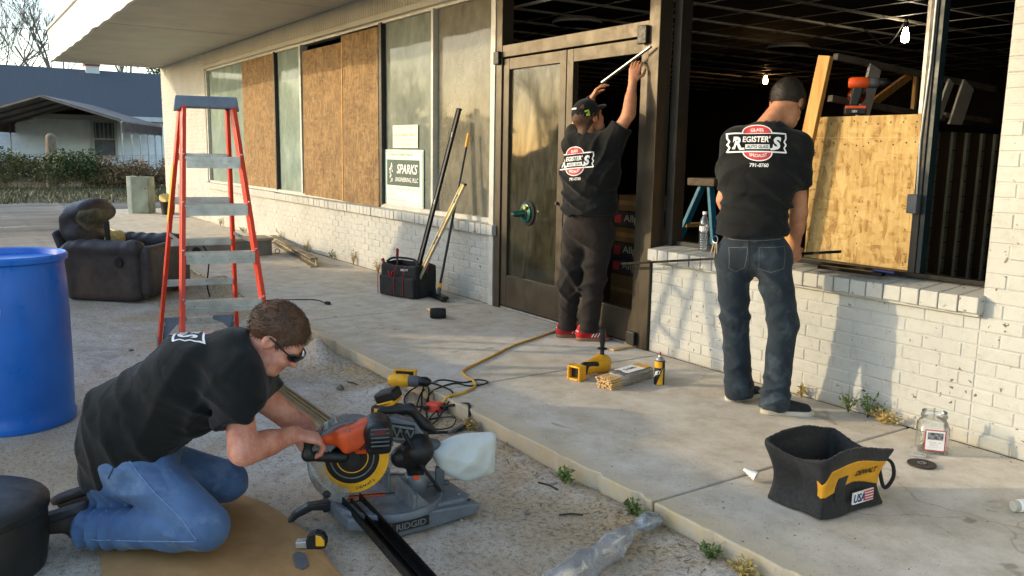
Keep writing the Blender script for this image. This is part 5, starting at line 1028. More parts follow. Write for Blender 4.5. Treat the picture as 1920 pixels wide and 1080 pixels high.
# carport
CPR = mat('carport_roof', (118, 98, 84), (92, 76, 66), 2, .6, .2); CPU = mat('carport_under', (116, 108, 98), (96, 90, 82), 2, .7)
cp = thing('carport', 'open sheet metal carport with arched brown roof and thin posts behind the hedge', 'carport', (-40, 4, 0))
fA, fE, bE, bA = Vector((-37.574, 3.304, 3.29)), Vector((-35.825, 5.896, 2.40)), Vector((-44.186, 9.059, 2.40)), Vector((-45.90, 6.51, 3.29))
lat = (fE-fA); lat.z = 0; ax = (bE-fE); ax.z = 0; ax = ax*.98
prof = [(-1.0, -1.35), (-1.0, -.95), (-.97, -.86), (-.9, -.80), (0, 0), (.9, -.80), (.97, -.86), (1.0, -.95), (1.0, -1.35)]
def cpt(u, z, v): return fA+lat*u+ax*v+Vector((0, 0, z+.02))
b = B(); v = [cpt(u, z, 0) for u, z in prof]+[cpt(u, z, 1) for u, z in prof]; v += [p-Vector((0, 0, .035)) for p in v]; n = len(prof)
b.add(v, [(i, i+1, n+i+1, n+i) for i in range(n-1)]+[(2*n+i+1, 2*n+i, 3*n+i, 3*n+i+1) for i in range(n-1)]+[(i+1, i, 2*n+i, 2*n+i+1) for i in range(n-1)]+[(n+i, n+i+1, 3*n+i+1, 3*n+i) for i in range(n-1)])
fix_normals(b.build('roof_sheet', CPR, cp, world=True))
for k in range(6):
    v_ = k/5; pts = [cpt(-1, -3.3, v_)]+[cpt(u*.985, z-.07, v_) for u, z in prof]+[cpt(1, -3.3, v_)]
    B().tube(pts[1:-1], .04, 6).build('roof_rib', CPU, cp, world=True)
    for s in (-1, 1): B().cyl(cpt(s*.985, -3.35, v_), cpt(s*.985, -.95, v_), .035, .035, 6).build('post', M['steel'], cp, world=True)
# fence
t = thing('fence_post', 'stout weathered wooden post in front of the hedge', 'post', (-33.5, 3.16, -.1)); blob('post', lambda P: seg(P, (0, 0, 0), (.02, .03, 1.75), .2, .17)+nz(P*A(1, 1, .3), 22, 3)*.018, (-.3, -.3, -.1), (.3, .3, 1.95), .03, mat('old_wood', (128, 112, 92), (96, 84, 70), 8, .9, stretch=(4, 4, .5)), t, 1, world=False)
t = thing('wire_fence', 'sagging wire fence with thin steel posts along the hedge', 'fence', (-33.4, 5, -.05))
for y in (6.1, 7.9, 9.7, -1, 1.0): B().cyl((-33.4, y, -.1), (-33.4, y, 1.1), .035, .035, 8).build('steel_post', M['steel'], t, world=True)
b = B()
for z in (1.08, .75, .4): b.tube([(-33.4, -3+i*1.0, z+.02*math.sin(i*2.1)) for i in range(14)], .008, 4)
for i in range(150):
    y = -3+i*.09; b.tube([(-33.4, y, .02), (-33.4, y+1.06, 1.08)], .004, 3, cap=False); b.tube([(-33.4, y+1.06, .02), (-33.4, y, 1.08)], .004, 3, cap=False)
b.build('wire_mesh', M['steel'], t, world=True)['kind'] = 'stuff'
# shrubs of the hedge
def leafmat(name, a, b_): return mat(name, a, b_, 7, .6, spec=.3, lo=.4, hi=.6)
LV = [leafmat('leaf_dark', (74, 90, 46), (52, 64, 34)), leafmat('leaf_olive', (110, 108, 62), (82, 82, 48)), mat('dry_brush', (140, 114, 80), (108, 86, 60), 7, .85)]
def leaves(b, c, r, n, size, rn, flat=1.0):
    for i in range(n):
        d = Vector((rn.gauss(0, 1), rn.gauss(0, 1), rn.gauss(0, 1)*flat)); d.normalize(); p = Vector(c)+Vector((d.x*r[0], d.y*r[1], d.z*r[2]))*rn.random()**.4
        u = Vector((rn.gauss(0, 1), rn.gauss(0, 1), rn.gauss(0, 1))).normalized(); w = u.orthogonal().normalized(); s = size*rn.uniform(.6, 1.4)
        b.add([p-u*s, p-w*s*.45, p+u*s, p+w*s*.45], [(0, 1, 2, 3)])
def twigs(b, c, r, n, rn, rad=.012):
    for i in range(n):
        p = Vector((c[0]+rn.uniform(-r[0], r[0])*.5, c[1]+rn.uniform(-r[1], r[1])*.6, c[2]-r[2])); pts = [p]; d = Vector((rn.gauss(0, .4), rn.gauss(0, .5), 1)).normalized()
        for k in range(6): p = p+d*r[2]*.42*rn.uniform(.6, 1.1); pts.append(p); d = (d+Vector((rn.gauss(0, .4), rn.gauss(0, .4), rn.gauss(-.15, .3)))).normalized()
        b.tube(pts, [rad*(1-.14*k) for k in range(len(pts))], 4, cap=False)
where = ('at the left picture edge', 'just left of the wooden post', 'just right of the wooden post', 'under the house window', 'beneath the carport eave', 'against the brick corner', 'between post and window')
rn = random.Random(11)
for k, (y, hh, m1) in enumerate(((1.1, 1.35, 0), (2.35, 1.2, 1), (3.95, 1.3, 0), (5.2, 1.15, 2), (6.3, 1.05, 2), (7.6, 1.1, 1), (4.6, .9, 1))):
    t = thing('shrub', ('tangled green shrub in the hedge ', 'brownish shrub in the hedge ', 'dry brushy shrub in the hedge ')[m1]+where[k], 'shrub', (-32.3+.3*(k % 2), y, -.05), 0, 'shrubs of the hedge')
    b = B()
    for q in range(7): leaves(b, (rn.uniform(-.5, .5), rn.uniform(-.75, .75), hh*rn.uniform(.3, .75)), (.5, .55, hh*.32), 330, .055, rn)
    b.build('foliage', LV[m1], t); b = B(); twigs(b, (0, 0, hh*.5), (.8, 1.1, hh*.55), 34, rn); b.build('branches', LV[2], t)
# grass and weeds of the verge
b = B()
for i in range(5200):
    x = rn.uniform(-32, -23.6); y = rn.uniform(-1, 9) ; s = rn.uniform(.03, .13)*(1 if rn.random() < .8 else 1.9); a = rn.uniform(0, 6.28); w = Vector((math.cos(a), math.sin(a), 0))*.018; p = Vector((x, y, -.035)); e = p+Vector((rn.gauss(0, .05), rn.gauss(0, .05), s))
    b.add([p-w, p+w, e], [(0, 1, 2)])
o = b.build('verge_grass', leafmat('verge_green', (74, 82, 42), (92, 82, 56))); tag(o, 'patchy grass and weeds along the foot of the hedge', 'grass', kind='stuff')
# bare trees
BARK = mat('bark', (132, 122, 112), (104, 96, 88), 6, .9)
def tree(loc, H, seed, label, levels=5, spread=.5, rad=.16, grp='bare trees'):
    rn = random.Random(seed); t = thing('bare_tree', label, 'tree', loc, 0, grp); tr = B(); cr = B()
    def grow(p, d, L, r, lv):
        pts = [p]; n = 4
        for k in range(n): d = (d+Vector((rn.gauss(0, .10), rn.gauss(0, .10), .05))).normalized(); p = p+d*L/n; pts.append(p)
        (tr if lv == levels else cr).tube(pts, [r*(1-.38*k/n) for k in range(n+1)], 6 if lv > 2 else 3, cap=False)
        if lv > 0:
            for q in range(rn.choice((3, 4)) if lv > 1 else 4):
                nd = (d+Vector((rn.gauss(0, spread), rn.gauss(0, spread), rn.uniform(-.05, .35)))).normalized(); k = rn.uniform(.45, 1); grow(pts[max(1, int(k*n))], nd, L*rn.uniform(.58, .78), max(r*.55, .008), lv-1)
    grow(Vector((0, 0, 0)), Vector((0, 0, 1)), H*.30, rad, levels); tr.build('trunk', BARK, t, smooth='all'); cr.build('crown', BARK, t)
    return t
tree((-62, 1.2, 0), 24, 3, 'bare tree behind the house at the far left'); tree((-64, 5.2, 0), 27, 5, 'tall bare tree above the roof beside the canopy edge', spread=.42); tree((-63, 10.5, 0), 21, 9, 'bare tree showing just under the canopy beside the chimney'); tree((-66, 3.2, 0), 20, 12, 'slender bare tree above the dark roof')
tree((-67, 7.8, 0), 25, 33, 'bare tree half hidden by the canopy corner', 5, .40, .13); tree((-64, 14.5, 0), 19, 35, 'bare tree in the gap above the roof near the brick corner', 5, .45, .15)
t = thing('evergreen_tree', 'dark leafy tree peeping out between roof and canopy at the brick corner', 'tree', (-62, 13.3, 0)); B().cyl((0, 0, 0), (0, 0, 5), .2, .1, 8).build('trunk', BARK, t)
b = B()
for q in range(10): leaves(b, (rn.uniform(-1.2, 1.2), rn.uniform(-1.2, 1.2), rn.uniform(3.2, 6.8)), (.9, .9, .7), 220, .12, rn)
b.build('crown', LV[0], t)
# trees across the road, behind the camera: they show in the window reflections
for k, (x, y, H, s) in enumerate(((-44, -15, 11, 21), (-54, -19, 13, 22), (-63, -22, 12, 23), (-38, -19, 10, 24), (-72, -28, 14, 25))):
    tree((x, y, 0), H, s, ('first', 'second', 'third', 'fourth', 'fifth')[k]+' bare tree across the lot, seen only in the shop window reflections', 4, grp='trees across the lot')
for k, (x, y, hh) in enumerate(((-36, -13, 3.2), (-48, -18, 3.8), (-60, -23, 4.2), (-26, -22, 3.0))):
    t = thing('hedge_shrub', ('near', 'middle', 'far', 'last')[k]+' dark shrub across the lot, seen only in the shop window reflections', 'shrub', (x, y, -.05), 0, 'shrubs across the lot'); b = B()
    for q in range(14): leaves(b, (rn.uniform(-4, 4), rn.uniform(-2.5, 2.5), hh*rn.uniform(.15, .75)), (1.6, 1.4, hh*.28), 130, .22, rn)
    b.build('foliage', LV[0], t)
single(B().tube([(-58, -16, 8.7), (-58, 0, 7.9), (-58, 14, 8.4)], .025, 4), 'power_line', M['rubber'], 'thin power line crossing the pale sky at the upper left', 'cable')
# ------------------------------------------------------------------ truck added out of view behind the camera, its outline shaped to shade the gravel
TW = mat('truck_white', (210, 212, 212), (196, 198, 198), 3, .35, coat=.3)
t = thing('shade_truck', 'white flatbed truck added out of view behind the photographer to shade the gravel', 'truck', (-9, -2.0, -.09))
B().prism([(-13.6, .42), (-10.1, .42), (-10.1, 2.30), (-10.4, 2.42), (-12.2, 2.42), (-12.9, 1.55), (-13.6, 1.4)], -3.0, -1.05, W=(0, 1, 0)).build('cab', TW, t, world=True, bevel=.06)
for y in (-1.04, -3.01): B().prism([(-12.7, 1.55), (-10.5, 1.55), (-10.5, 2.2), (-12.1, 2.2)], y-.01, y+.01, W=(0, 1, 0)).build('side_window', M['darkframe'], t, world=True)
B().span(-10.05, -4.7, -3.05, -1.0, .75, 1.0).build('flatbed', M['grey'], t, world=True, bevel=.02); B().span(-10.05, -4.7, -1.05, -1.0, 1.0, 1.22).build('side_board', M['wood'], t, world=True); B().span(-4.95, -4.2, -2.2, -1.0, 1.0, 1.46).build('tool_chest', M['alu'], t, world=True, bevel=.02); B().span(-13.4, -4.8, -2.6, -1.5, .42, .74).build('chassis', M['black'], t, world=True)
for x in (-12.6, -6.0):
    for y in (-1.1, -2.95):
        w = B().lathe([(.22, -.12), (.38, -.12), (.42, -.08), (.42, .08), (.38, .12), (.22, .12)], (x, y, .33), 28, Matrix.Rotation(math.radians(90), 4, 'X')).build('wheel', M['rubber'], t, world=True, smooth=True); B().lathe([(0, -.06), (.22, -.10), (.22, .10), (0, .06)], (x, y, .33), 20, Matrix.Rotation(math.radians(90), 4, 'X')).build('rim', M['alu'], w, world=True, smooth=True)
# ------------------------------------------------------------------ weeds, stones, litter
def weed(c, hgt, n, label, m, spread=.06):
    t = thing('weed', label, 'weed', c, 0, 'weeds at the wall and slab edge'); b = B(); rn2 = random.Random(int(abs(c[0]*991)+c[1]*77))
    for i in range(n):
        a = rn2.uniform(0, 6.28); d = Vector((math.cos(a)*spread*rn2.uniform(.2, 1.3), math.sin(a)*spread*rn2.uniform(.2, .8), hgt*rn2.uniform(.4, 1))); w = Vector((-math.sin(a), math.cos(a), 0))*.0022
        m_ = d*.55+Vector((0, 0, .015)); b.add([-w, w, m_+w*.8, m_-w*.8, d], [(0, 1, 2, 3), (3, 2, 4)])
        for q in range(5):
            k = rn2.uniform(.35, 1); p = d*k; u = Vector((rn2.gauss(0, 1), rn2.gauss(0, 1), rn2.gauss(.2, .6))).normalized(); s = .011*rn2.uniform(.6, 1.5); v_ = u.orthogonal().normalized()*s*.4
            b.add([p, p+u*s+v_, p+u*s*2, p+u*s-v_], [(0, 1, 2, 3)])
    b.build('leaves', m, t); return t
GW = leafmat('weed_green', (96, 112, 52), (70, 84, 38)); YW = mat('weed_straw', (176, 152, 84), (138, 116, 62), 9, .85)
weed((-2.70, 4.10, 0), .20, 16, 'green weed with tall stalk at the foot of the wall by the man', GW, .09); weed((-2.58, 4.10, 0), .17, 20, 'leafy green weed at the foot of the white wall left of the jar', GW, .10); weed((-2.47, 4.08, 0), .10, 26, 'yellowing weed at the foot of the white wall nearest the jar', YW, .10); weed((-3.02, 4.11, 0), .09, 12, 'small dry weed at the wall behind the right shoe', YW, .05)
names_e = ('small green weed at the slab edge by the dust bag', 'green weed at the slab edge below the joint', 'low green weed at the slab edge beside the plastic sleeve', 'dry weed tuft at the slab edge near the lower border', 'dry grass tuft at the slab edge by the cords', 'second green tuft just below the slab joint')
for (x, y, m, hgt), lb in zip(((-2.86, 2.24, GW, .07), (-2.43, 2.26, GW, .085), (-2.0, 2.26, GW, .06), (-1.84, 2.25, YW, .07), (-3.72, 2.26, YW, .06), (-2.33, 2.25, GW, .07)), names_e): weed((x, y, -.075), hgt, 26, lb, m, .05)
pos_l = ('nearest the tool bag', 'left of the tool bag', 'beside the steel rail end', 'halfway along the steel rail', 'by the far rail end', 'behind the metal box', 'below the first window', 'below the far boarded window')
for k, x in enumerate((-8.3, -8.9, -9.6, -10.3, -11.2, -12.3, -14.2, -15.6)): weed((x, 4.11, 0), .12+.06*(k % 3), 16, 'dry weed at the foot of the long white wall '+pos_l[k], YW if k % 3 else GW, .08)
b = B(); rs = random.Random(5)
def stone(b, p, s, rn):
    v = [Vector((1, 0, 0)), Vector((-1, 0, 0)), Vector((0, 1, 0)), Vector((0, -1, 0)), Vector((0, 0, .8)), Vector((0, 0, -.5))]; a = rn.uniform(0, 3); Rr = Matrix.Rotation(a, 3, 'Z')
    b.add([Vector(p)+Rr @ Vector((q.x*s*rn.uniform(.6, 1.2), q.y*s*rn.uniform(.5, 1), q.z*s*rn.uniform(.4, .9))) for q in v], [(0, 2, 4), (2, 1, 4), (1, 3, 4), (3, 0, 4), (2, 0, 5), (1, 2, 5), (3, 1, 5), (0, 3, 5)])
px_ = np.array([rs.uniform(-8.5, -1.2) for _ in range(7000)]); py_ = np.array([rs.uniform(.2, 2.32) if rs.random() < .7 else 2.31-abs(rs.gauss(0, .14)) for _ in range(7000)]); pz_ = gz0(px_, py_)
for x, y, z in zip(px_, py_, pz_): stone(b, (x, y, z), rs.choice((.003, .004, .005, .007)) if rs.random() < .97 else rs.uniform(.010, .018), rs)
tag(b.build('gravel_stones', mat('stone', (176, 170, 160), (110, 102, 94), 40, .9)), 'loose small stones scattered over the dusty gravel', 'gravel', kind='stuff')
b = B()
for i in range(380):
    x = rs.uniform(-6.5, -1.4); y = 2.29-abs(rs.gauss(0, .10)) if rs.random() < .75 else rs.uniform(.9, 2.2); z = gh(x, y)+.003; a = rs.uniform(0, 3.14); L = rs.uniform(.005, .018)*(1 if rs.random() < .92 else 2.4); d = Vector((math.cos(a), math.sin(a), rs.uniform(-.05, .12)))*L; w = Vector((-math.sin(a), math.cos(a), 0))*rs.uniform(.0010, .003)
    p = Vector((x, y, z)); b.add([p-d-w, p-d+w, p+d+w, p+d-w], [(0, 1, 2, 3)])
tag(b.build('leaf_litter', mat('litter', (136, 110, 78), (92, 76, 60), 90, .9)), 'dry leaf and twig litter along the slab edge', 'litter', kind='stuff')
b = B(); rg = random.Random(15)
for i in range(2600):
    x = rg.uniform(-9, -1.2); y = 2.33+abs(rg.gauss(0, .22)) if rg.random() < .5 else (4.14-abs(rg.gauss(0, .06)) if rg.random() < .5 else rg.uniform(2.33, 4.12)); stone(b, (x, y, .0015), rg.choice((.0018, .0025, .003)) if rg.random() < .95 else .006, rg)
tag(b.build('slab_grit', mat('slab_grit', (150, 138, 116), (96, 86, 72), 60, .95)), 'fine grit scattered over the concrete slabs', 'grit', kind='stuff')
for k, (x, y, s, lb) in enumerate(((-4.85, 1.98, .03, 'grey stone lying on the gravel behind the saw'), (-2.72, 1.93, .016, 'small dark stone chip lying right of the saw foot'), (-6.55, 1.05, .02, 'dark flat stone on the gravel beside the drum'))):
    o = B(); stone(o, (x, y, gh(x, y)+s*.3), s*1.3, rs); single(o, 'stone', mat('stone%d' % k, (120, 112, 104), (92, 86, 80), 20, .9), lb, 'stone', 'single stones on the gravel')
for k, (x, y, a, L, lb) in enumerate(((-4.95, 2.10, .3, .05, 'small dark twig on the gravel near the tan bars'), (-2.60, 2.07, 1.0, .05, 'dark twig on the gravel between saw and slab'), (-2.90, 2.17, .2, .06, 'long twig lying by the slab edge right of the dust bag'))):
    z = gh(x, y)+.006; single(B().tube([(x-L*math.cos(a), y-L*math.sin(a), z), (x, y+.004, z+.004), (x+L*math.cos(a), y+L*math.sin(a), z)], .004, 5), 'twig', mat('twig%d' % k, (60, 52, 46), (44, 38, 34), 20, .9), lb, 'twig', 'twigs on the gravel')
single(B().tube(curve([(-5.35, .62, -.075), (-5.25, .72, -.073), (-5.3, .86, -.073), (-5.5, .86, -.074), (-5.55, .74, -.075)], 6), .003, 5), 'wire_loop', M['white'], 'thin white wire loop on the gravel beside the blue drum', 'wire', smooth='all')
# ------------------------------------------------------------------ people
def skinmat(name, c, c2):
    m, nt, p = nodes_of(name); v = coordn(nt, 'pos'); n1 = noisen(nt, v, 16, 4); n2 = noisen(nt, v, 90, 3)
    nt.links.new(mixn(nt, rampn(nt, n2, [(.35, .25), (.6, 0)]), rampn(nt, n1, [(.35, lin(c2)), (.65, lin(c))]), lin(c2)), p.inputs['Base Color'])
    p.inputs['Roughness'].default_value = .58; p.inputs['Subsurface Weight'].default_value = .12; p.inputs['Subsurface Radius'].default_value = (.012, .005, .003); p.inputs['Specular IOR Level'].default_value = .35
    bumpn(nt, p, n2, .12, .002); return m
def clothmat(name, c, c2, scale=5, bs=420, fade=None, crease=.17):
    m, nt, p = nodes_of(name); v = coordn(nt, 'pos'); n1 = noisen(nt, v, scale, 5); n2 = noisen(nt, v, bs, 2)
    cc = rampn(nt, n1, [(.35, lin(c2)), (.68, lin(c))])
    if fade: cc = mixn(nt, rampn(nt, noisen(nt, v, 7.5, 4, .6), [(.54, 0), (.72, .55)]), cc, lin(fade))
    cc = mixn(nt, rampn(nt, n2, [(.35, .3), (.65, 0)]), cc, tuple(x*.6 for x in lin(c2)))
    nt.links.new(cc, p.inputs['Base Color']); p.inputs['Roughness'].default_value = .88; p.inputs['Specular IOR Level'].default_value = .2; p.inputs['Sheen Weight'].default_value = .08
    b0 = bumpn(nt, p, n2, .2, .0015)
    cr = noisen(nt, coordn(nt, 'pos', (1, 1, 1.3)), 5.5, 1.5, .4, .9); ab = nt.nodes.new('ShaderNodeMath'); ab.operation = 'SUBTRACT'; ab.inputs[1].default_value = .5; nt.links.new(cr, ab.inputs[0])
    a2 = nt.nodes.new('ShaderNodeMath'); a2.operation = 'ABSOLUTE'; nt.links.new(ab.outputs[0], a2.inputs[0]); bumpn(nt, p, rampn(nt, a2.outputs[0], [(0, 0), (.12, .7), (.3, 1)]), crease, .03, b0); return m
SK = skinmat('fair_skin', (204, 150, 126), (174, 108, 90)); SK2 = skinmat('tan_skin', (194, 138, 104), (168, 112, 82))
TEE = clothmat('black_tee', (22, 23, 23), (16, 17, 17)); TEE2 = clothmat('faded_black_shirt', (25, 28, 26), (18, 20, 19), 4)
DEN = clothmat('dark_denim', (42, 52, 60), (30, 38, 45), 6, 500, (82, 95, 103)); DENL = clothmat('blue_denim', (86, 112, 148), (62, 86, 122), 5, 500, (126, 148, 176)); JOG = clothmat('dark_joggers', (44, 37, 33), (32, 28, 25), 5)
STI = mat('denim_stitch', (92, 88, 80), (76, 73, 67), 60, .8); STIL = mat('light_stitch', (112, 138, 176), (92, 118, 158), 60, .8); STID = mat('dark_seam', (40, 66, 110), (34, 56, 96), 60, .9)
def hand_caps(wr, d, nrm, side, curl, sz=1.0, thumb=.5):
    d = Vector(d).normalized(); nrm = Vector(nrm); nrm = (nrm-d*nrm.dot(d)).normalized(); lat = d.cross(nrm)*side; wr = Vector(wr); caps = []
    for off, L in ((.031, .072), (.011, .082), (-.010, .077), (-.030, .060)):
        p = wr+d*.088*sz+lat*off*sz; a = 0; caps.append((wr+d*.03*sz+lat*off*.7*sz, p, .0115*sz, .0098*sz))
        for j, (f, r0) in enumerate(((.42, .0098), (.32, .0088), (.26, .0078))):
            a += curl[j]; dd_ = (d*math.cos(a)+nrm*math.sin(a)+lat*off*.7); q = p+dd_.normalized()*L*f*1.15*sz; caps.append((p, q, r0*sz, (r0-.001)*sz)); p = q
    p = wr+d*.03*sz+lat*.03*sz; q = p+(d*.6+lat*.75+nrm*.35).normalized()*.042*sz; e = q+(d*.85+lat*.1+nrm*thumb).normalized()*.034*sz; f = e+(d*.8-lat*.15+nrm*(thumb+.2)).normalized()*.026*sz
    caps += [(p, q, .014*sz, .0115*sz), (q, e, .0112*sz, .0098*sz), (e, f, .0098*sz, .008*sz)]
    palm = (wr+d*.012*sz, wr+d*.080*sz, .030*sz, .040*sz, lat, .019*sz, .0145*sz)
    return caps, palm
def head_fn(P, c, F, U, s=1.0, fat=1.0, ears=True):
    F = Vector(F).normalized(); U = Vector(U); U = (U-F*U.dot(F)).normalized(); Rt = F.cross(U)
    Mx = np.array([[*Rt], [*F], [*U]], np.float32)/s; q = (P-np.asarray(c, np.float32)) @ Mx.T
    d = ell(q, (0, -.018, .036), (.077, .097, .090)); d = smin(d, ell(q, (0, .030, -.030), (.064*fat, .070, .088)), .03)
    d = smin(d, seg(q, (-.030, .045, -.085), (.030, .045, -.085), .036*fat, .036*fat), .03); d = smin(d, ell(q, (0, .078, -.098), (.024, .02, .018)), .02)
    d = smin(d, seg(q, (-.040, .080, .022), (.040, .080, .022), .016, .016), .014)
    qs = q.copy(); qs[:, 0] = np.abs(qs[:, 0])
    d = smin(d, ell(qs, (.040, .066, -.030), (.022*fat, .024, .020)), .02)
    d = smax(d, -ell(qs, (.031, .104, .004), (.019, .016, .012)), .010); d = smin(d, ell(qs, (.031, .080, .004), (.013, .013, .012)), .004)
    d = smin(d, seg(q, (0, .090, .012), (0, .113, -.028), .009, .0135), .012); d = smin(d, ell(qs, (.011, .101, -.030), (.008, .010, .008)), .006)
    d = smin(d, seg(q, (-.020, .093, -.060), (.020, .093, -.060), .0075, .0075), .006); d = smin(d, seg(q, (-.018, .092, -.073), (.018, .092, -.073), .008, .008), .006); d = smax(d, -seg(q, (-.024, .104, -.0665), (.024, .104, -.0665), .0035, .0035), .004)
    if not ears: return d*s, q
    ear = smax(ell(qs, (.080, -.012, .002), (.011, .024, .036)), -ell(qs, (.088, -.008, .004), (.006, .014, .022)), .004)
    return smin(d, ear, .006)*s, q
def head_axes(F, U):
    F = Vector(F).normalized(); U = Vector(U); U = (U-F*U.dot(F)).normalized(); return F.cross(U), F, U
def folds(P, c, rad, d, freq, amp, seed):
    c = np.asarray(c, np.float32); d = np.asarray(d, np.float32); d = d/np.linalg.norm(d); w = np.exp(-((P-c)**2).sum(1)/(rad*rad)); s = np.abs(np.sin(P @ d*freq*.5+nz(P, 8, seed)*1.5)); m_ = np.clip(.75+.5*nz(P, 7, seed+50), .2, 1); return 1.45*amp*w*m_*(.42-2.0*(1-s)**1.7)
def box_of(pts, pad):
    a = np.array([tuple(p) for p in pts]); return a.min(0)-pad, a.max(0)+pad
def human(name, label, J, S):
    V = {k: Vector(v) for k, v in J.items()}; K = {}
    t = thing(name, label, 'person', S['base']); latU = (V['shR']-V['shL']).normalized(); latP = (V['hipR']-V['hipL']).normalized(); T = S['torso']
    # bare body, one continuous surface
    hands = []
    for sd in ('L', 'R'):
        if 'hand'+sd in S: hands.append((sd,)+tuple(hand_caps(V['wr'+sd], *S['hand'+sd])))
    ar = S.get('arm', (.052, .043, .030)); lg = S.get('leg', (.078, .055, .042))
    def torso(P, e=0, k=.06):
        d = seg(P, V['pel'], V['wai'], T[0][0]+e, T[1][0]+e, latP, T[0][1]+e, T[1][1]+e)
        d = smin(d, seg(P, V['wai'], V['che'], T[1][0]+e, T[2][0]+e, latU, T[1][1]+e, T[2][1]+e), k)
        d = smin(d, seg(P, V['che'], V['upc'], T[2][0]+e, T[3][0]+e, latU, T[2][1]+e, T[3][1]+e), k)
        d = smin(d, seg(P, V['shL'], V['shR'], T[4]+e, T[4]+e), k)
        return smin(d, seg(P, V['upc'].lerp(V['nek'], .3), V['nek'], .085+e, .05+e), .05)
    def body(P):
        d = torso(P, -.040)
        hd_, q = head_fn(P, V['hed'], S['F'], S['U'], S.get('hs', 1), S.get('fat', 1))
        nk = seg(P, V['nek']-(V['hed']-V['nek'])*.35, V['hed']-Vector(S['F']).normalized()*.02, S.get('neck', .058), S.get('neck', .058)*.92); d = smin(d, smin(hd_, nk, .025), .03)
        for sd in ('L', 'R'):
            a = smin(seg(P, V['sh'+sd], V['el'+sd], ar[0], ar[1]), seg(P, V['el'+sd], V['wr'+sd], ar[1]*1.04, ar[2]), .018); m_ = V['el'+sd].lerp(V['wr'+sd], .28); a = smin(a, seg(P, V['el'+sd].lerp(V['wr'+sd], .1), V['el'+sd].lerp(V['wr'+sd], .5), ar[1]*1.0, ar[1]*.92), .02); d = smin(d, a, .04)
            l_ = smin(seg(P, V['hip'+sd], V['kn'+sd], lg[0], lg[1]), seg(P, V['kn'+sd], V['an'+sd], lg[1], lg[2]), .02); d = smin(d, l_, .04)
            d = smin(d, seg(P, V['an'+sd].lerp(Vector(S['heel'+sd])+Vector(S.get('shoeup'+sd, (0, 0, 1))).normalized()*.05, .3), Vector(S['heel'+sd]).lerp(Vector(S['toe'+sd]), .7)+Vector(S.get('shoeup'+sd, (0, 0, 1))).normalized()*.036, .030, .018), .012)
        for sd, caps, pm in hands:
            h_ = seg(P, pm[0], pm[1], pm[2], pm[3], pm[4], pm[5], pm[6]); f_ = None
            for c in caps: x = seg(P, *c); f_ = x if f_ is None else smin(f_, x, .0035)
            h_ = smin(h_, f_, .010); d = smin(d, h_, .014)
        return d
    pts = list(V.values())+[Vector(S['toeL']), Vector(S['toeR'])]; lo, hi = box_of(pts, .22)
    blob('body', body, lo, hi, S.get('hb', .0065), S['skin'], t, 1, keep=K)
    # shirt
    r = S.get('sleeve', (.085, .078)); cut = S.get('slcut', (.72, .72)); hem = S['hem']
    def shirt(P):
        d = torso(P, S.get('ease', .012), .07)
        for i, sd in enumerate(('L', 'R')):
            a = V['sh'+sd]; b = V['el'+sd]; ax = (b-a).normalized(); c = a+(b-a)*cut[i]; e = c+ax*.05
            s = seg(P, a, a+(e-a)*1.0, r[0], r[1]); w = (P-np.asarray(c, np.float32)) @ np.asarray(ax, np.float32)
            s = smax(s, w+.006*nz(P, 20, 31), .006); s = s if S.get('plain') else smax(s, -seg(P, c-ax*.015, c+ax*.06, r[1]-.020, r[1]-.018), .004); d = smin(d, s, .045)
        hn = np.asarray(Vector(hem[1]).normalized(), np.float32); d = smax(d, (P-np.asarray(hem[0], np.float32)) @ hn+.006*nz(P, 12, 17), .008)
        neck = seg(P, V['nek']-(V['hed']-V['nek'])*.1, V['hed'], S.get('neck', .058)+.012, .08); d = smax(d, -neck, .006)
        for fd in S.get('sfolds', ()): d = d+folds(P, *fd)
        return d+nz(P, 9, S['seed'])*.0035+nz(P, 21, S['seed']+1)*.0018
    sp_ = [V[k] for k in ('pel', 'wai', 'che', 'upc', 'shL', 'shR', 'nek', 'elL', 'elR')]; lo, hi = box_of(sp_, .26)
    sh = blob('shirt', shirt, lo, hi, .008, S['shirt'], t, 1, keep=K)
    if S.get('collar'):
        ax = (V['hed']-V['nek']).normalized(); c0 = V['nek']+ax*S['collar'][0]; R0 = S['collar'][1]; u = ax.orthogonal().normalized(); w = ax.cross(u); b = B(); pr = []
        for k in range(28):
            a = 2*math.pi*k/28; dr = u*math.cos(a)+w*math.sin(a); pr.append([c0+dr*R0+ax*.022, c0+dr*(R0+.006)+ax*.024, c0+dr*(R0+.030)-ax*.022, c0+dr*(R0+.022)-ax*.026, c0+dr*(R0-.002)-ax*.005])
        b.add([p for q in pr for p in q], [(5*i+j, 5*i+(j+1) % 5, 5*((i+1) % 28)+(j+1) % 5, 5*((i+1) % 28)+j) for i in range(28) for j in range(5)]); fix_normals(b.build('collar', S['shirt'], sh, smooth='all', world=True))
    # trousers
    L = S['pants']
    def pants(P):
        d = smin(seg(P, V['pel'], V['wai'], T[0][0]+.004, T[1][0]-.004, latP, T[0][1]+.004, T[1][1]-.004), seg(P, V['hipL'], V['hipR'], L[0]*1.02, L[0]*1.02), .06)
        for sd in ('L', 'R'):
            l_ = smin(seg(P, V['hip'+sd], V['kn'+sd], L[0], L[1]), seg(P, V['kn'+sd], V['an'+sd], L[1]*.98, L[2]), S.get('kneek', .03)); ax = (V['an'+sd]-V['kn'+sd]).normalized(); c = V['an'+sd]+ax*L[3]
            l_ = smin(l_, seg(P, V['an'+sd], c, L[2], L[2]*1.06), .03); l_ = smax(l_, (P-np.asarray(c, np.float32)) @ np.asarray(ax, np.float32)+.006*nz(P, 18, 5), .006); d = smin(d, l_, .035)
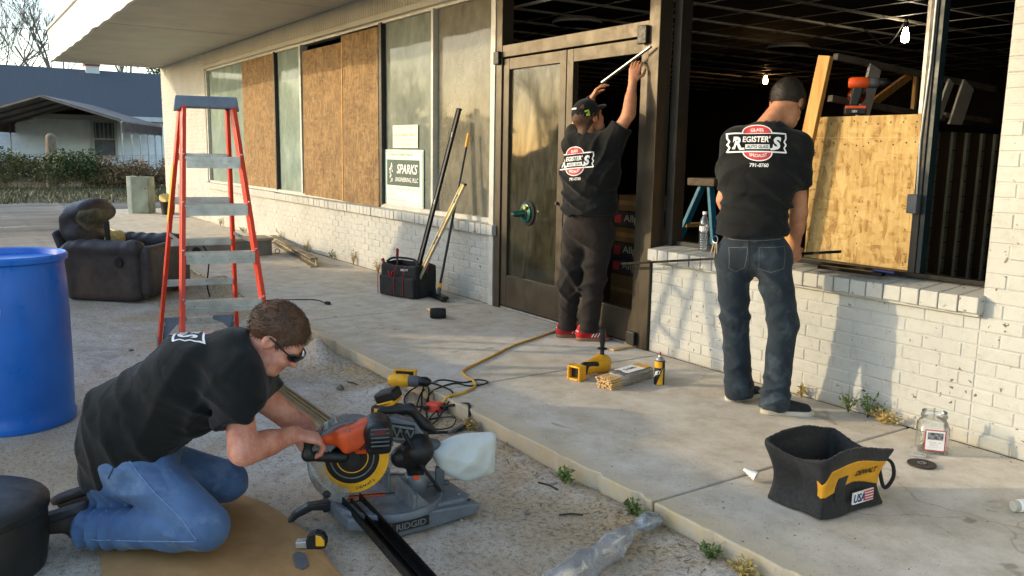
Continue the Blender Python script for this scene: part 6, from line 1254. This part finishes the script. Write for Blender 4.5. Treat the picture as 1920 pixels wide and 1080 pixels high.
        wz = S['waistcut']; d = smax(d, (P-np.asarray(wz[0], np.float32)) @ np.asarray(Vector(wz[1]).normalized(), np.float32), .006)
        for fd in S.get('pfolds', ()): d = d+folds(P, *fd)
        return smax(d+nz(P, 10, S['seed']+4)*.004+nz(P, 24, S['seed']+5)*.0018, S['base'][2]+.003-P[:, 2], .004)
    lo, hi = box_of([V[k] for k in ('pel', 'wai', 'hipL', 'hipR', 'knL', 'knR', 'anL', 'anR')], .21)
    blob('trousers', pants, lo, hi, .008, S['pmat'], t, 1, keep=K)
    # shoes
    for sd in ('L', 'R'):
        h0 = Vector(S['heel'+sd]); t0 = Vector(S['toe'+sd]); ax = (t0-h0).normalized(); up = Vector(S.get('shoeup'+sd, (0, 0, 1))).normalized(); lt = ax.cross(up).normalized(); up = lt.cross(ax); M_ = np.array([[*ax], [*lt], [*up]], np.float32); o0 = np.asarray(h0, np.float32); Ls = (t0-h0).length
        def up_(P): q = (P-o0) @ M_.T; d = smin(seg(q, (.045, 0, .055), (Ls-.05, 0, .030), .040, .046, (0, 1, 0), .050, .034), seg(q, (.045, 0, .06), (.055, 0, .105), .042, .040), .03); return smax(d, .026-q[:, 2], .004)+nz(q, 30, 3)*.001
        def so_(P): q = (P-o0) @ M_.T; d = seg(q, (.042, 0, .012), (Ls-.048, 0, .012), .044, .050, (0, 1, 0), .048, .052); return smax(smax(d, q[:, 2]-.030, .003), -q[:, 2], .003)
        lo, hi = box_of((h0, t0), .13); s_ = blob('shoe', up_, lo, hi, .006, S['shoe'][0], t, 1); blob('sole', so_, lo, hi, .006, S['shoe'][1], s_, 1)
        S.setdefault('shoes', {})[sd] = (h0, ax, lt, up, Ls, s_)
    # hair
    hr = S.get('hair')
    if hr:
        Rt, F, U = head_axes(S['F'], S['U']); hs = S.get('hs', 1)
        def hair(P):
            hd0, q = head_fn(P, V['hed'], S['F'], S['U'], hs, S.get('fat', 1), False); line = hr[1]+hr[2]*(q[:, 1]+.08)+.006*nz(q, 60, 4); qa = np.abs(q[:, 0]); line = line-.030*np.exp(-((q[:, 1]-.025)/.012)**2)*(qa > .05)
            nk = seg(P, V['nek']-(V['hed']-V['nek'])*.35, V['hed']-Vector(S['F']).normalized()*.02, S.get('neck', .058), S.get('neck', .058)*.92)/hs; d = smin(hd0/hs, nk, .025); t_ = np.clip((q[:, 2]-line)/.045, -1, 1); th = .0008+.0115*np.clip(t_, 0, 1)**.6+nz(q, 70, 9)*.0018*np.clip(t_, 0, 1); return smax(d-th, (line-q[:, 2])*.8+.002*nz(q, 90, 3), .003)*hs
        lo, hi = box_of((V['hed'],), .16); ho = blob('hair', hair, lo, hi, .0055, hr[0], t, 1, keep=K)
        if len(hr) > 3:
            me = ho.data; rr = random.Random(4); b = B(); mw = MW[t.name]; ctr = V['hed']-U*.02; vsn = [(mw @ v.co, v.normal.copy()) for v in me.vertices]
            for i in range(hr[3]):
                p, nn = rr.choice(vsn); dr = (nn*.45-U*.55+F*(.5 if (p-ctr).dot(F) > .02 else -.25)+Vector((rr.gauss(0, .16), rr.gauss(0, .16), rr.gauss(0, .16)))).normalized(); Lh = rr.uniform(.010, .020); w = dr.orthogonal().normalized()*.0007; b.add([p-w, p+w, p+dr*Lh], [(0, 1, 2)])
            b.build('hair_strands', STR, ho, world=True)['kind'] = 'stuff'
    return t, K, V, sh
def project(bvh, O, U, V, N, uv, off):
    O, U, V, N = Vector(O), Vector(U), Vector(V), Vector(N); p = O+U*uv[0]+V*uv[1]; h = bvh.ray_cast(p+N*.35, -N, .8)
    return (h[0]+N*off) if h[0] is not None else None
def decal(bvh, frame_, off, uvs, faces, name, m, parent, world=True):
    O, U, V, N = frame_; pr = [project(bvh, O, U, V, N, uv, off) for uv in uvs]; ok = [f for f in faces if all(pr[i] is not None for i in f) and max((pr[f[i]]-pr[f[i-1]]).length for i in range(len(f))) < .12]
    return linkmesh(name, [tuple(p) if p is not None else (0, 0, 0) for p in pr], ok, m, parent, world=world) if ok else None
def ribbon(pts, w, closed=False):
    P = [Vector((x, y)) for x, y in pts]; n = len(P); v = []; f = []
    for i in range(n):
        a = P[(i-1) % n] if closed or i else P[0]; b = P[(i+1) % n] if closed or i < n-1 else P[-1]; d = (b-a); d = d.normalized() if d.length else Vector((1, 0)); q = Vector((-d.y, d.x))*w/2; v += [tuple(P[i]+q), tuple(P[i]-q)]
    m = n if closed else n-1
    for i in range(m): j = (i+1) % n; f.append((2*i, 2*i+1, 2*j+1, 2*j))
    return v, f
def dense(pts, step=.008, closed=True):
    out = []; n = len(pts)
    for i in range(n if closed else n-1):
        a = Vector(pts[i]); b = Vector(pts[(i+1) % n]); k = max(1, int((b-a).length/step)); out += [tuple(a+(b-a)*j/k) for j in range(k)]
    if not closed: out.append(tuple(pts[-1]))
    return out
def shirt_logo(bvh, O, U, V, N, s, parent):
    fr_ = (O, Vector(U).normalized(), Vector(V).normalized(), Vector(N).normalized()); sc_ = lambda L: [(x*s, y*s) for x, y in L]
    arc = lambda x: .012-.10*x*x
    top = [(x/100, .052+arc(x/100)*.6) for x in range(-15, 16)]; bot = [(x/100, -.052+arc(x/100)*.6) for x in range(15, -16, -1)]
    ends_r = [(.150, .03), (.140, .012), (.150, -.005), (.140, -.022), (.152, -.048)]; ends_l = [(-x, y) for x, y in reversed(ends_r)]
    out = sc_(dense(top+ends_r+bot+ends_l)); v, f = ribbon(out, .0085*s, True); decal(bvh, fr_, .0022, v, f, 'logo_banner', M['white'], parent)
    for sg, nm in ((1, 'logo_upper_disc'), (-1, 'logo_lower_disc')):
        v = []; f = []; nA, nR = 20, 4; b0 = .058 if sg > 0 else .048
        for i in range(nA+1):
            a = math.pi*i/nA; x = .070*math.cos(a); y1 = .046*math.sin(a)
            for j in range(nR+1): v.append((x*s, sg*(b0+y1*j/nR)*s))
        f = [(i*(nR+1)+j, (i+1)*(nR+1)+j, (i+1)*(nR+1)+j+1, i*(nR+1)+j+1) for i in range(nA) for j in range(nR)]; decal(bvh, fr_, .0024, v, f, nm, M['red'], parent)
        v, f = ribbon([(.073*math.cos(math.pi*i/24)*s, sg*(b0+.049*math.sin(math.pi*i/24))*s) for i in range(25)], .006*s); decal(bvh, fr_, .003, v, f, 'logo_rim', M['white'], parent)
    v = []; f = []
    for i in range(9):
        for j in range(4): v.append((-.062*s+.124*s*i/8, (-.030+.026*j/3)*s))
    f = [(i*4+j, (i+1)*4+j, (i+1)*4+j+1, i*4+j+1) for i in range(8) for j in range(3)]; decal(bvh, fr_, .0028, v, f, 'logo_plate', M['white'], parent)
    for x0, x1 in ((-.092, -.066), (.066, .092)):
        v, f = ribbon(dense([(x0*s, -.030*s), (x1*s, -.028*s)], .006, False), .012*s); decal(bvh, fr_, .0026, v, f, 'logo_ribbon', M['white'], parent)
    def word(w, cx_, cy_, h_, wide, m, off, nm, shear=0, bold=.03, bend=None):
        vs, fs = txt(w, shear, bold); xs = [q.x for q in vs]; ys = [q.y for q in vs]; kx = wide/(max(xs)-min(xs)); ky = h_/(max(ys)-min(ys)); mx, my = (min(xs)+max(xs))/2, (min(ys)+max(ys))/2
        uv = []
        for q in vs:
            x = cx_+(q.x-mx)*kx; y = cy_+(q.y-my)*ky+(bend(x) if bend else 0); uv.append((x*s, y*s))
        decal(bvh, fr_, off, uv, fs, nm, m, parent)
    word('R', -.103, .004, .070, .050, M['white'], .003, 'logo_lettering', .15, .05); word('EGISTER\'', -.005, .025, .034, .142, M['white'], .003, 'logo_lettering', .15, .03); word('S', .100, .004, .070, .046, M['white'], .003, 'logo_lettering', .15, .05)
    word('AUTO GLASS', 0, -.017, .018, .112, M['black'], .0042, 'logo_lettering', .2, .02); word('GLASS', 0, .078, .018, .062, M['white'], .004, 'logo_lettering', 0, .015, lambda x: -3.0*x*x); word('SPECIALIST', 0, -.068, .018, .090, M['white'], .004, 'logo_lettering', 0, .015, lambda x: 3.0*x*x); word('791-0760', 0, -.122, .022, .098, M['white'], .003, 'phone_lettering', .15, .03)
def stitch(bvh, fr_, pts, w, m, parent, name='seam', off=.0016):
    v, f = ribbon(dense(pts, .012, False), w); return decal(bvh, fr_, off, v, f, name, m, parent)
def cast_path(bvh, pts, N, r, m, parent, name):
    """a thin raised seam laid on the cloth under a list of points"""
    N = Vector(N).normalized(); out = []
    for p in curve(pts, 8):
        h = bvh.ray_cast(Vector(p)+N*.3, -N, .7)
        if h[0] is not None: out.append(h[0]+N*r*.3)
    if len(out) > 2: B().tube(out, r, 5).build(name, m, parent, world=True, smooth='all')
SEAMD = mat('deep_seam', (22, 28, 32), (18, 23, 26), 60, .9)
STR = mat('hair_strand', (96, 68, 46), (62, 44, 30), 80, .6)
Nv, Rv = Vector((-.829, .559, 0)), Vector((.559, .829, 0)); UP = Vector((0, 0, 1))
# --- man at the right opening, seen from behind
JA = dict(pel=(-3.055, 3.644, .901), wai=(-3.049, 3.617, 1.028), che=(-3.036, 3.636, 1.301), upc=(-3.043, 3.680, 1.480), nek=(-3.053, 3.718, 1.585), hed=(-3.050, 3.840, 1.685), shL=(-3.150, 3.575, 1.470), elL=(-3.236, 3.600, 1.165), wrL=(-3.290, 3.80, .95), shR=(-2.930, 3.793, 1.446), elR=(-2.945, 3.870, 1.115), wrR=(-3.03, 3.965, .905), hipL=(-3.143, 3.588, .850), knL=(-3.153, 3.643, .493), anL=(-3.160, 3.722, .095), hipR=(-2.958, 3.696, .862), knR=(-2.895, 3.736, .513), anR=(-2.894, 3.712, .095))
SA = dict(base=(-3.02, 3.70, 0), torso=((.166, .112), (.156, .106), (.176, .112), (.150, .080), .061), F=Nv*.55+Rv*.42-UP*.66, U=Nv*.45+Rv*.30+UP*.80, hs=1.0, skin=SK2, shirt=TEE, sleeve=(.073, .076), slcut=(.60, .60), hem=((-3.05, 3.64, .985), (0, 0, -1)), pants=(.092, .077, .074, .062), pmat=DEN, waistcut=((0, 0, 1.03), (0, 0, 1)), seed=40, ease=.012,
    handR=((-.15, .35, -.8), (-.8, .2, .1), 1, (.7, .9, .6)), handL=((.3, .6, -.6), (.8, -.2, 0), -1, (.7, .9, .6)), hair=(mat('dark_brown_hair', (40, 32, 26), (28, 22, 18), 60, .7), -.058, .72, 2600), heelL=(-3.20, 3.675, .0), toeL=(-3.175, 3.950, .0), heelR=(-2.945, 3.665, .0), toeR=(-2.765, 3.885, .0), shoe=(mat('black_canvas', (34, 34, 36), (26, 26, 28), 20, .85), mat('scuffed_white_sole', (196, 188, 172), (164, 156, 140), 16, .7)),
    sfolds=(((-3.06, 3.58, 1.10), .18, (.15, 0, 1), 78, .012, 2), ((-2.90, 3.68, 1.18), .17, (.5, .4, 1), 62, .011, 3), ((-3.18, 3.52, 1.30), .15, (-.6, 0, 1), 60, .009, 4), ((-2.92, 3.76, 1.36), .11, (.3, .4, 1), 70, .009, 5)), pfolds=(((-3.14, 3.62, .54), .11, (.5, .3, 1), 64, .009, 6), ((-2.88, 3.70, .55), .12, (-.6, -.2, 1), 60, .010, 7), ((-3.15, 3.70, .12), .09, (.3, .2, 1), 96, .012, 8), ((-2.90, 3.68, .12), .09, (-.3, -.2, 1), 92, .012, 9), ((-2.98, 3.62, .74), .15, (.9, .5, 1), 54, .009, 10), ((-3.13, 3.60, .28), .12, (-.8, -.4, 1), 48, .006, 14), ((-2.89, 3.68, .30), .12, (.9, .4, 1), 46, .006, 15)))
tA, KA, VA, shA = human('person', 'man in black printed tee and dark jeans standing back turned at the sill', JA, SA)
shirt_logo(KA['shirt'], Vector((-3.060, 3.605, 1.462)), Rv*.995+Nv*.02+UP*-.03, UP*.98+Nv*.15, -Nv+Rv*-.02+UP*.12, .96, shA)
fr_ = ((-3.06, 3.6, .87), Rv, UP, -Nv); trA = [c for c in tA.children if c.name.startswith('trousers')][0]
for x0, w, dz in ((-.105, .085, 0), (.035, .135, .01)): stitch(KA['trousers'], fr_, [(x0, .045+dz), (x0+w, .055+dz), (x0+w-.004, -.06+dz), (x0+w/2, -.085+dz), (x0+.006, -.068+dz), (x0, .045+dz)], .0035, STI, trA, 'pocket_seam')
stitch(KA['trousers'], fr_, [(-.17, .098), (-.09, .09), (0, .09), (.09, .098), (.16, .105)], .005, STI, trA, 'waist_seam'); stitch(KA['trousers'], fr_, [(-.022, .14), (-.012, .05), (.0, -.10)], .004, SEAMD, trA, 'back_seam')
kr = thing('key_ring', 'bunch of keys hanging from the belt loop of the right hand man', 'keys', (-3.195, 3.495, .95)); B().tube([(.02*math.cos(a/8*6.283), .0, .02*math.sin(a/8*6.283)) for a in range(9)], .002, 5).build('ring', M['steel'], kr)
for k, (dx, L) in enumerate(((-.008, .07), (.004, .085), (.012, .06))): B().beam((dx, 0, -.015), (dx*2.2, -.01, -.015-L), .008, .002, up=(0, 1, 0)).build('key', M['bronze'], kr)
# --- man in the doorway reaching up
JB = dict(pel=(-4.806, 3.908, .865), wai=(-4.771, 3.889, .995), che=(-4.735, 3.855, 1.270), upc=(-4.730, 3.855, 1.440), nek=(-4.767, 3.834, 1.525), hed=(-4.785, 3.865, 1.655), shL=(-4.850, 3.800, 1.462), elL=(-4.955, 3.905, 1.675), wrL=(-4.868, 3.945, 1.790), shR=(-4.615, 3.930, 1.475), elR=(-4.510, 3.997, 1.680), wrR=(-4.535, 4.045, 1.905), hipL=(-4.895, 3.875, .815), knL=(-4.965, 3.880, .479), anL=(-5.020, 3.905, .105), hipR=(-4.730, 3.955, .825), knR=(-4.791, 3.967, .476), anR=(-4.840, 3.972, .105))
SB = dict(base=(-4.93, 3.95, 0), torso=((.180, .130), (.178, .130), (.190, .125), (.160, .085), .068), F=Rv*.72+Nv*.52+UP*.38, U=UP*.9-Rv*.3-Nv*.2, skin=SK2, shirt=TEE, sleeve=(.082, .080), slcut=(.55, .62), hem=((-4.79, 3.9, .965), (0, 0, -1)), pants=(.104, .086, .064, .03), pmat=JOG, waistcut=((0, 0, 1.02), (0, 0, 1)), seed=60, arm=(.050, .043, .029),
    handR=((.08, .12, 1), (-.5, .7, .1), -1, (.35, .5, .4)), handL=((.45, .25, .85), (.5, .6, -.2), 1, (.35, .5, .4)), hair=(mat('brown_hair', (92, 62, 42), (66, 44, 30), 60, .7), -.055, .55), heelL=(-5.075, 3.845, .0), toeL=(-4.97, 4.085, .0), heelR=(-4.905, 3.905, .0), toeR=(-4.775, 4.13, .0), shoe=(mat('red_suede', (190, 30, 36), (160, 22, 28), 20, .8), mat('gum_sole', (150, 104, 74), (126, 86, 60), 16, .7)), hb=.0062,
    sfolds=(((-4.78, 3.78, 1.10), .22, (.4, 0, 1), 66, .012, 2), ((-4.62, 3.85, 1.36), .17, (1, .5, -.6), 72, .012, 3), ((-4.86, 3.75, 1.36), .15, (-1, 0, -.6), 70, .010, 4), ((-4.70, 3.80, 1.00), .15, (-.4, 0, 1), 66, .010, 5)), pfolds=(((-4.96, 3.84, .45), .18, (.7, .4, 1), 58, .012, 6), ((-4.78, 3.92, .45), .18, (-.7, -.3, 1), 54, .012, 7), ((-5.02, 3.90, .13), .10, (0, 0, 1), 90, .010, 8), ((-4.84, 3.97, .13), .10, (0, 0, 1), 90, .010, 9), ((-4.82, 3.86, .72), .13, (.7, 0, 1), 46, .008, 10)))
tB, KB, VB, shB = human('person', 'man in black cap, black printed tee and red sneakers reaching up in the doorway', JB, SB)
shirt_logo(KB['shirt'], Vector((-4.805, 3.79, 1.345)), Rv*.97+UP*.10-Nv*.0, UP-Rv*.10, -Nv-Rv*.30, .98, shB)
Rt, F, U = head_axes(SB['F'], SB['U']); hm = np.array([[*Rt], [*F], [*U]], np.float32); hc = np.asarray(VB['hed'], np.float32)
CAPM = clothmat('cap_cloth', (30, 30, 31), (22, 22, 23))
def capf(P): q = (P-hc) @ hm.T; d = ell(q, (0, -.016, .040), (.090, .112, .105)); line = .015+.30*(q[:, 1]+.02); return smax(smax(d, line-q[:, 2], .004), -ell(q, (0, -.016, .036), (.084, .106, .098)), .002)
def brimf(P): q = (P-hc) @ hm.T; z = .048-.9*q[:, 0]**2*2.2-.10*(q[:, 1]-.09); d = ((q[:, 0]/.078)**2+((q[:, 1]-.085)/.085)**2)**.5-1; return smax(smax(d*.07, np.abs(q[:, 2]-z)-.004, .002), .06-q[:, 1], .004)
lo, hi = box_of((VB['hed'],), .21); cp_ = blob('cap', capf, lo, hi, .0058, CAPM, tB, 1, keep=KB); blob('brim', brimf, lo, hi, .0058, CAPM, cp_, 1)
LIME = mat('lime_mark', (190, 214, 50), (170, 196, 40), 30, .6); o0 = VB['hed']+Rt*.06-F*.05+U*.050; nn = (Rt*.80-F*.55+U*.1).normalized(); uu = (F*.8+Rt*.5).normalized(); vv = nn.cross(uu)*1
v, f = ribbon([(-.016, .024), (.012, .022), (.012, .006), (-.010, .0), (-.012, -.004), (.014, -.010), (.012, -.026), (-.014, -.024)], .012); decal(KB['cap'], (o0, uu, U, nn), .0025, v, f, 'cap_mark', LIME, cp_)
o0 = VB['hed']-F*.07+U*.085+Rt*-.01; v, f = ribbon(dense([(-.03, .0), (.03, .0)], .006, False), .012); decal(KB['cap'], (o0, Rt, (U+F*.4).normalized(), (-F+U*.8).normalized()), .0025, v, f, 'cap_lettering', M['white'], cp_)
d = (VB['wrL']-VB['elL']).normalized(); a = VB['elL'].lerp(VB['wrL'], .45); wb_ = B().cyl(a, VB['wrL']+d*.012, .045, .037, 18).build('wrist_cuff', TEE, tB, world=True, smooth=True)
for sd in ('L', 'R'):
    h0, ax, lt, up, Ls, so = SB['shoes'][sd]
    for k in range(3):
        for s_ in (-1, 1): p = h0+ax*(Ls*.42+k*.022); B().tube([p+lt*s_*.0475+up*.034, p+ax*.014+lt*s_*.043+up*.055, p+ax*.026+lt*s_*.032+up*.074], .0045, 5).build('stripe', M['white'], so, world=True)
    B().tube([h0+ax*.012+lt*x*.03+up*.075-ax*(.012*(1-abs(x))) for x in (-1, -.5, 0, .5, 1)], .008, 6).build('heel_tab', M['white'], so, world=True, smooth='all')
single(B().beam((-4.881, 4.055, 1.919), (-4.418, 4.095, 2.137), .012, .022, up=(0, -1, .2)), 'metal_strip', M['alu'], 'short bright metal strip held up to the door head', 'strip', bevel=.002)
# --- man kneeling at the saw
JC = dict(pel=(-3.417, .513, .165), wai=(-3.387, .558, .330), che=(-3.258, .749, .515), upc=(-3.175, .875, .600), nek=(-3.112, .929, .632), hed=(-3.047, .993, .697), shR=(-3.010, .825, .560), elR=(-2.905, .815, .335), wrR=(-3.022, 1.045, .320), shL=(-3.318, .985, .425), elL=(-3.294, 1.161, .258), wrL=(-3.186, 1.20, .130), hipR=(-3.290, .520, .215), knR=(-2.985, .692, .045), anR=(-3.330, .345, -.015), hipL=(-3.520, .578, .140), knL=(-3.409, .883, .035), anL=(-3.62, .49, -.010))
SC = dict(base=(-3.30, .60, -.075), torso=((.190, .165), (.205, .185), (.225, .160), (.185, .110), .082), F=Rv*.70-UP*.71+Nv*.04, U=Rv*.71+UP*.70, hs=1.01, fat=1.12, neck=.068, skin=SK, shirt=TEE2, sleeve=(.096, .098), slcut=(.72, .62), hem=((-3.40, .535, .175), (.30, .42, -1.0)), plain=True, kneek=.006, pants=(.112, .090, .066, .03), pmat=DENL, waistcut=((-3.38, .57, .34), (.1, .2, 1)), seed=80, ease=.014, arm=(.058, .050, .034), leg=(.07, .055, .040), hb=.006,
    handR=((.18, .9, -.28), (-.05, .2, -1), 1, (.75, .9, .7), 1.06), handL=((.5, .6, -.4), (.3, -.5, -.6), -1, (.5, .6, .5), 1.04), hair=(mat('red_brown_hair', (88, 60, 40), (60, 41, 28), 60, .65), -.050, .70, 4600), heelL=(-3.60, .46, .065), toeL=(-3.735, .27, -.02), heelR=(-3.345, .345, .085), toeR=(-3.485, .150, .0), shoe=(mat('brown_work_shoe', (66, 58, 52), (48, 42, 38), 20, .75), mat('dark_sole', (46, 48, 50), (34, 36, 38), 16, .7)), shoeupR=(-.15, -.25, -1), shoeupL=(-.15, -.25, -1), collar=(-.055, .080),
    sfolds=(((-3.28, .58, .26), .22, (.55, .65, .5), 52, .014, 2), ((-2.98, .80, .44), .15, (.4, .5, 1), 70, .013, 3), ((-3.12, .72, .44), .20, (.75, .6, -.5), 52, .013, 4), ((-3.14, .74, .62), .18, (.3, .8, .9), 44, .008, 5), ((-3.42, .50, .42), .22, (.4, .5, 1), 52, .011, 12), ((-3.3, .60, .55), .20, (.6, .3, .8), 40, .008, 13)), pfolds=(((-3.27, .37, -.01), .12, (.74, .66, .10), 120, .017, 6), ((-3.05, .58, .02), .12, (.5, .2, 1), 74, .010, 7), ((-3.20, .50, .20), .12, (-.3, .5, 1), 70, .010, 8), ((-3.43, .86, .06), .12, (.4, .3, 1), 66, .008, 9), ((-3.12, .60, .16), .13, (.2, .9, .7), 56, .007, 11)))
tC, KC, VC, shC = human('person', 'kneeling man in black shirt, blue jeans and dark sunglasses working the mitre saw', JC, SC)
bk = Vector((-.42, -.42, .80)).normalized(); sp_ = (VC['upc']-VC['che']).normalized(); lt = (VC['shR']-VC['shL']).normalized(); bk = (sp_.cross(lt)).normalized(); bk = bk if bk.z > 0 else -bk
shirt_logo(KC['shirt'], VC['che'].lerp(VC['upc'], .35)+bk*.14+lt*.03, lt, sp_, bk, 1.0, shC)
Rt, F, U = head_axes(SC['F'], SC['U']); hs = 1.01; H = lambda x, y, z: VC['hed']+(Rt*x+F*y+U*z)*hs
sg = tag(B().tube([H(.086, -.02, .016), H(.088, .03, .016), H(.078, .085, .014)], .0035, 6).tube([H(-.086, -.02, .016), H(-.088, .03, .016), H(-.078, .085, .014)], .0035, 6).tube([H(-.014, .113, .012), H(0, .116, .014), H(.014, .113, .012)], .004, 6).build('sunglasses', M['black'], tC, world=True, smooth='all'))
for s_ in (-1, 1):
    v = []; f = []; n1, n2 = 9, 6
    for i in range(n1):
        for j in range(n2):
            a = i/(n1-1); q = j/(n2-1); x = (.010+.068*a); y = .116-.034*a*a-.010*a; hgt = .022*(1-.35*a); z = .010+hgt*(1-2*q)*math.sqrt(max(.12, 1-(2*a-1)**4)); v.append(tuple(H(s_*x, y+.003*(1-(2*q-1)**2), z)))
    f = [(i*n2+j, (i+1)*n2+j, (i+1)*n2+j+1, i*n2+j+1) for i in range(n1-1) for j in range(n2-1)]; o = linkmesh('lens', v, f, mat('lens%d' % (s_+1), (18, 18, 20), (12, 12, 14), 9, .12, spec=.7), sg, smooth='all', world=True); so = o.modifiers.new('solid', 'SOLIDIFY'); so.thickness = .003
trC = [c for c in tC.children if c.name.startswith('trousers')][0]; vw = (-Nv+UP*.25).normalized()
def near(x, y, z): return Vector((x, y, z))
cast_path(KC['trousers'], [VC['wai'].lerp(VC['hipR'], .6)+UP*.02, VC['hipR'].lerp(VC['knR'], .35)+UP*.02, VC['hipR'].lerp(VC['knR'], .8)+UP*-.0, VC['knR']-UP*.03], vw, .0024, STIL, trC, 'side_seam')
cast_path(KC['trousers'], [VC['knR']-UP*.035, VC['knR'].lerp(VC['anR'], .4)-UP*.035, VC['knR'].lerp(VC['anR'], .95)-UP*.025], vw, .0024, STIL, trC, 'side_seam')
hp_ = VC['hipR']+Vector((-.06, -.08, 0)); cast_path(KC['trousers'], [hp_+UP*.07, hp_+Vector((.06, .05, .02)), hp_+Vector((.045, .035, -.035))], vw, .0028, STID, trC, 'pocket_seam')
# lettering on the tote's yellow panel and the raw edge between the two window boards
vs_, fs_ = txt('DEWALT', 0, .03); xs_ = [q.x for q in vs_]; ys_ = [q.y for q in vs_]; kx, ky = .120/(max(xs_)-min(xs_)), .026/(max(ys_)-min(ys_)); mx, my = (min(xs_)+max(xs_))/2, (min(ys_)+max(ys_))/2
decal(KT['yellow_panel'], ((.070, -.12, .166), Vector((1, 0, 0)), Vector((0, 0, 1)), Vector((0, -1, 0))), .002, [((q.x-mx)*kx, (q.y-my)*ky) for q in vs_], fs_, 'lettering', M['black'], TOTE, world=False)
B().beam((-10.012, 4.156, .78), (-9.985, 4.156, 2.70), .022, .004, up=(0, 1, 0)).build('raw_edge', mat('raw_board_edge', (206, 160, 96), (180, 134, 76), 20, .8), bpy.data.objects['particle_board.002'])
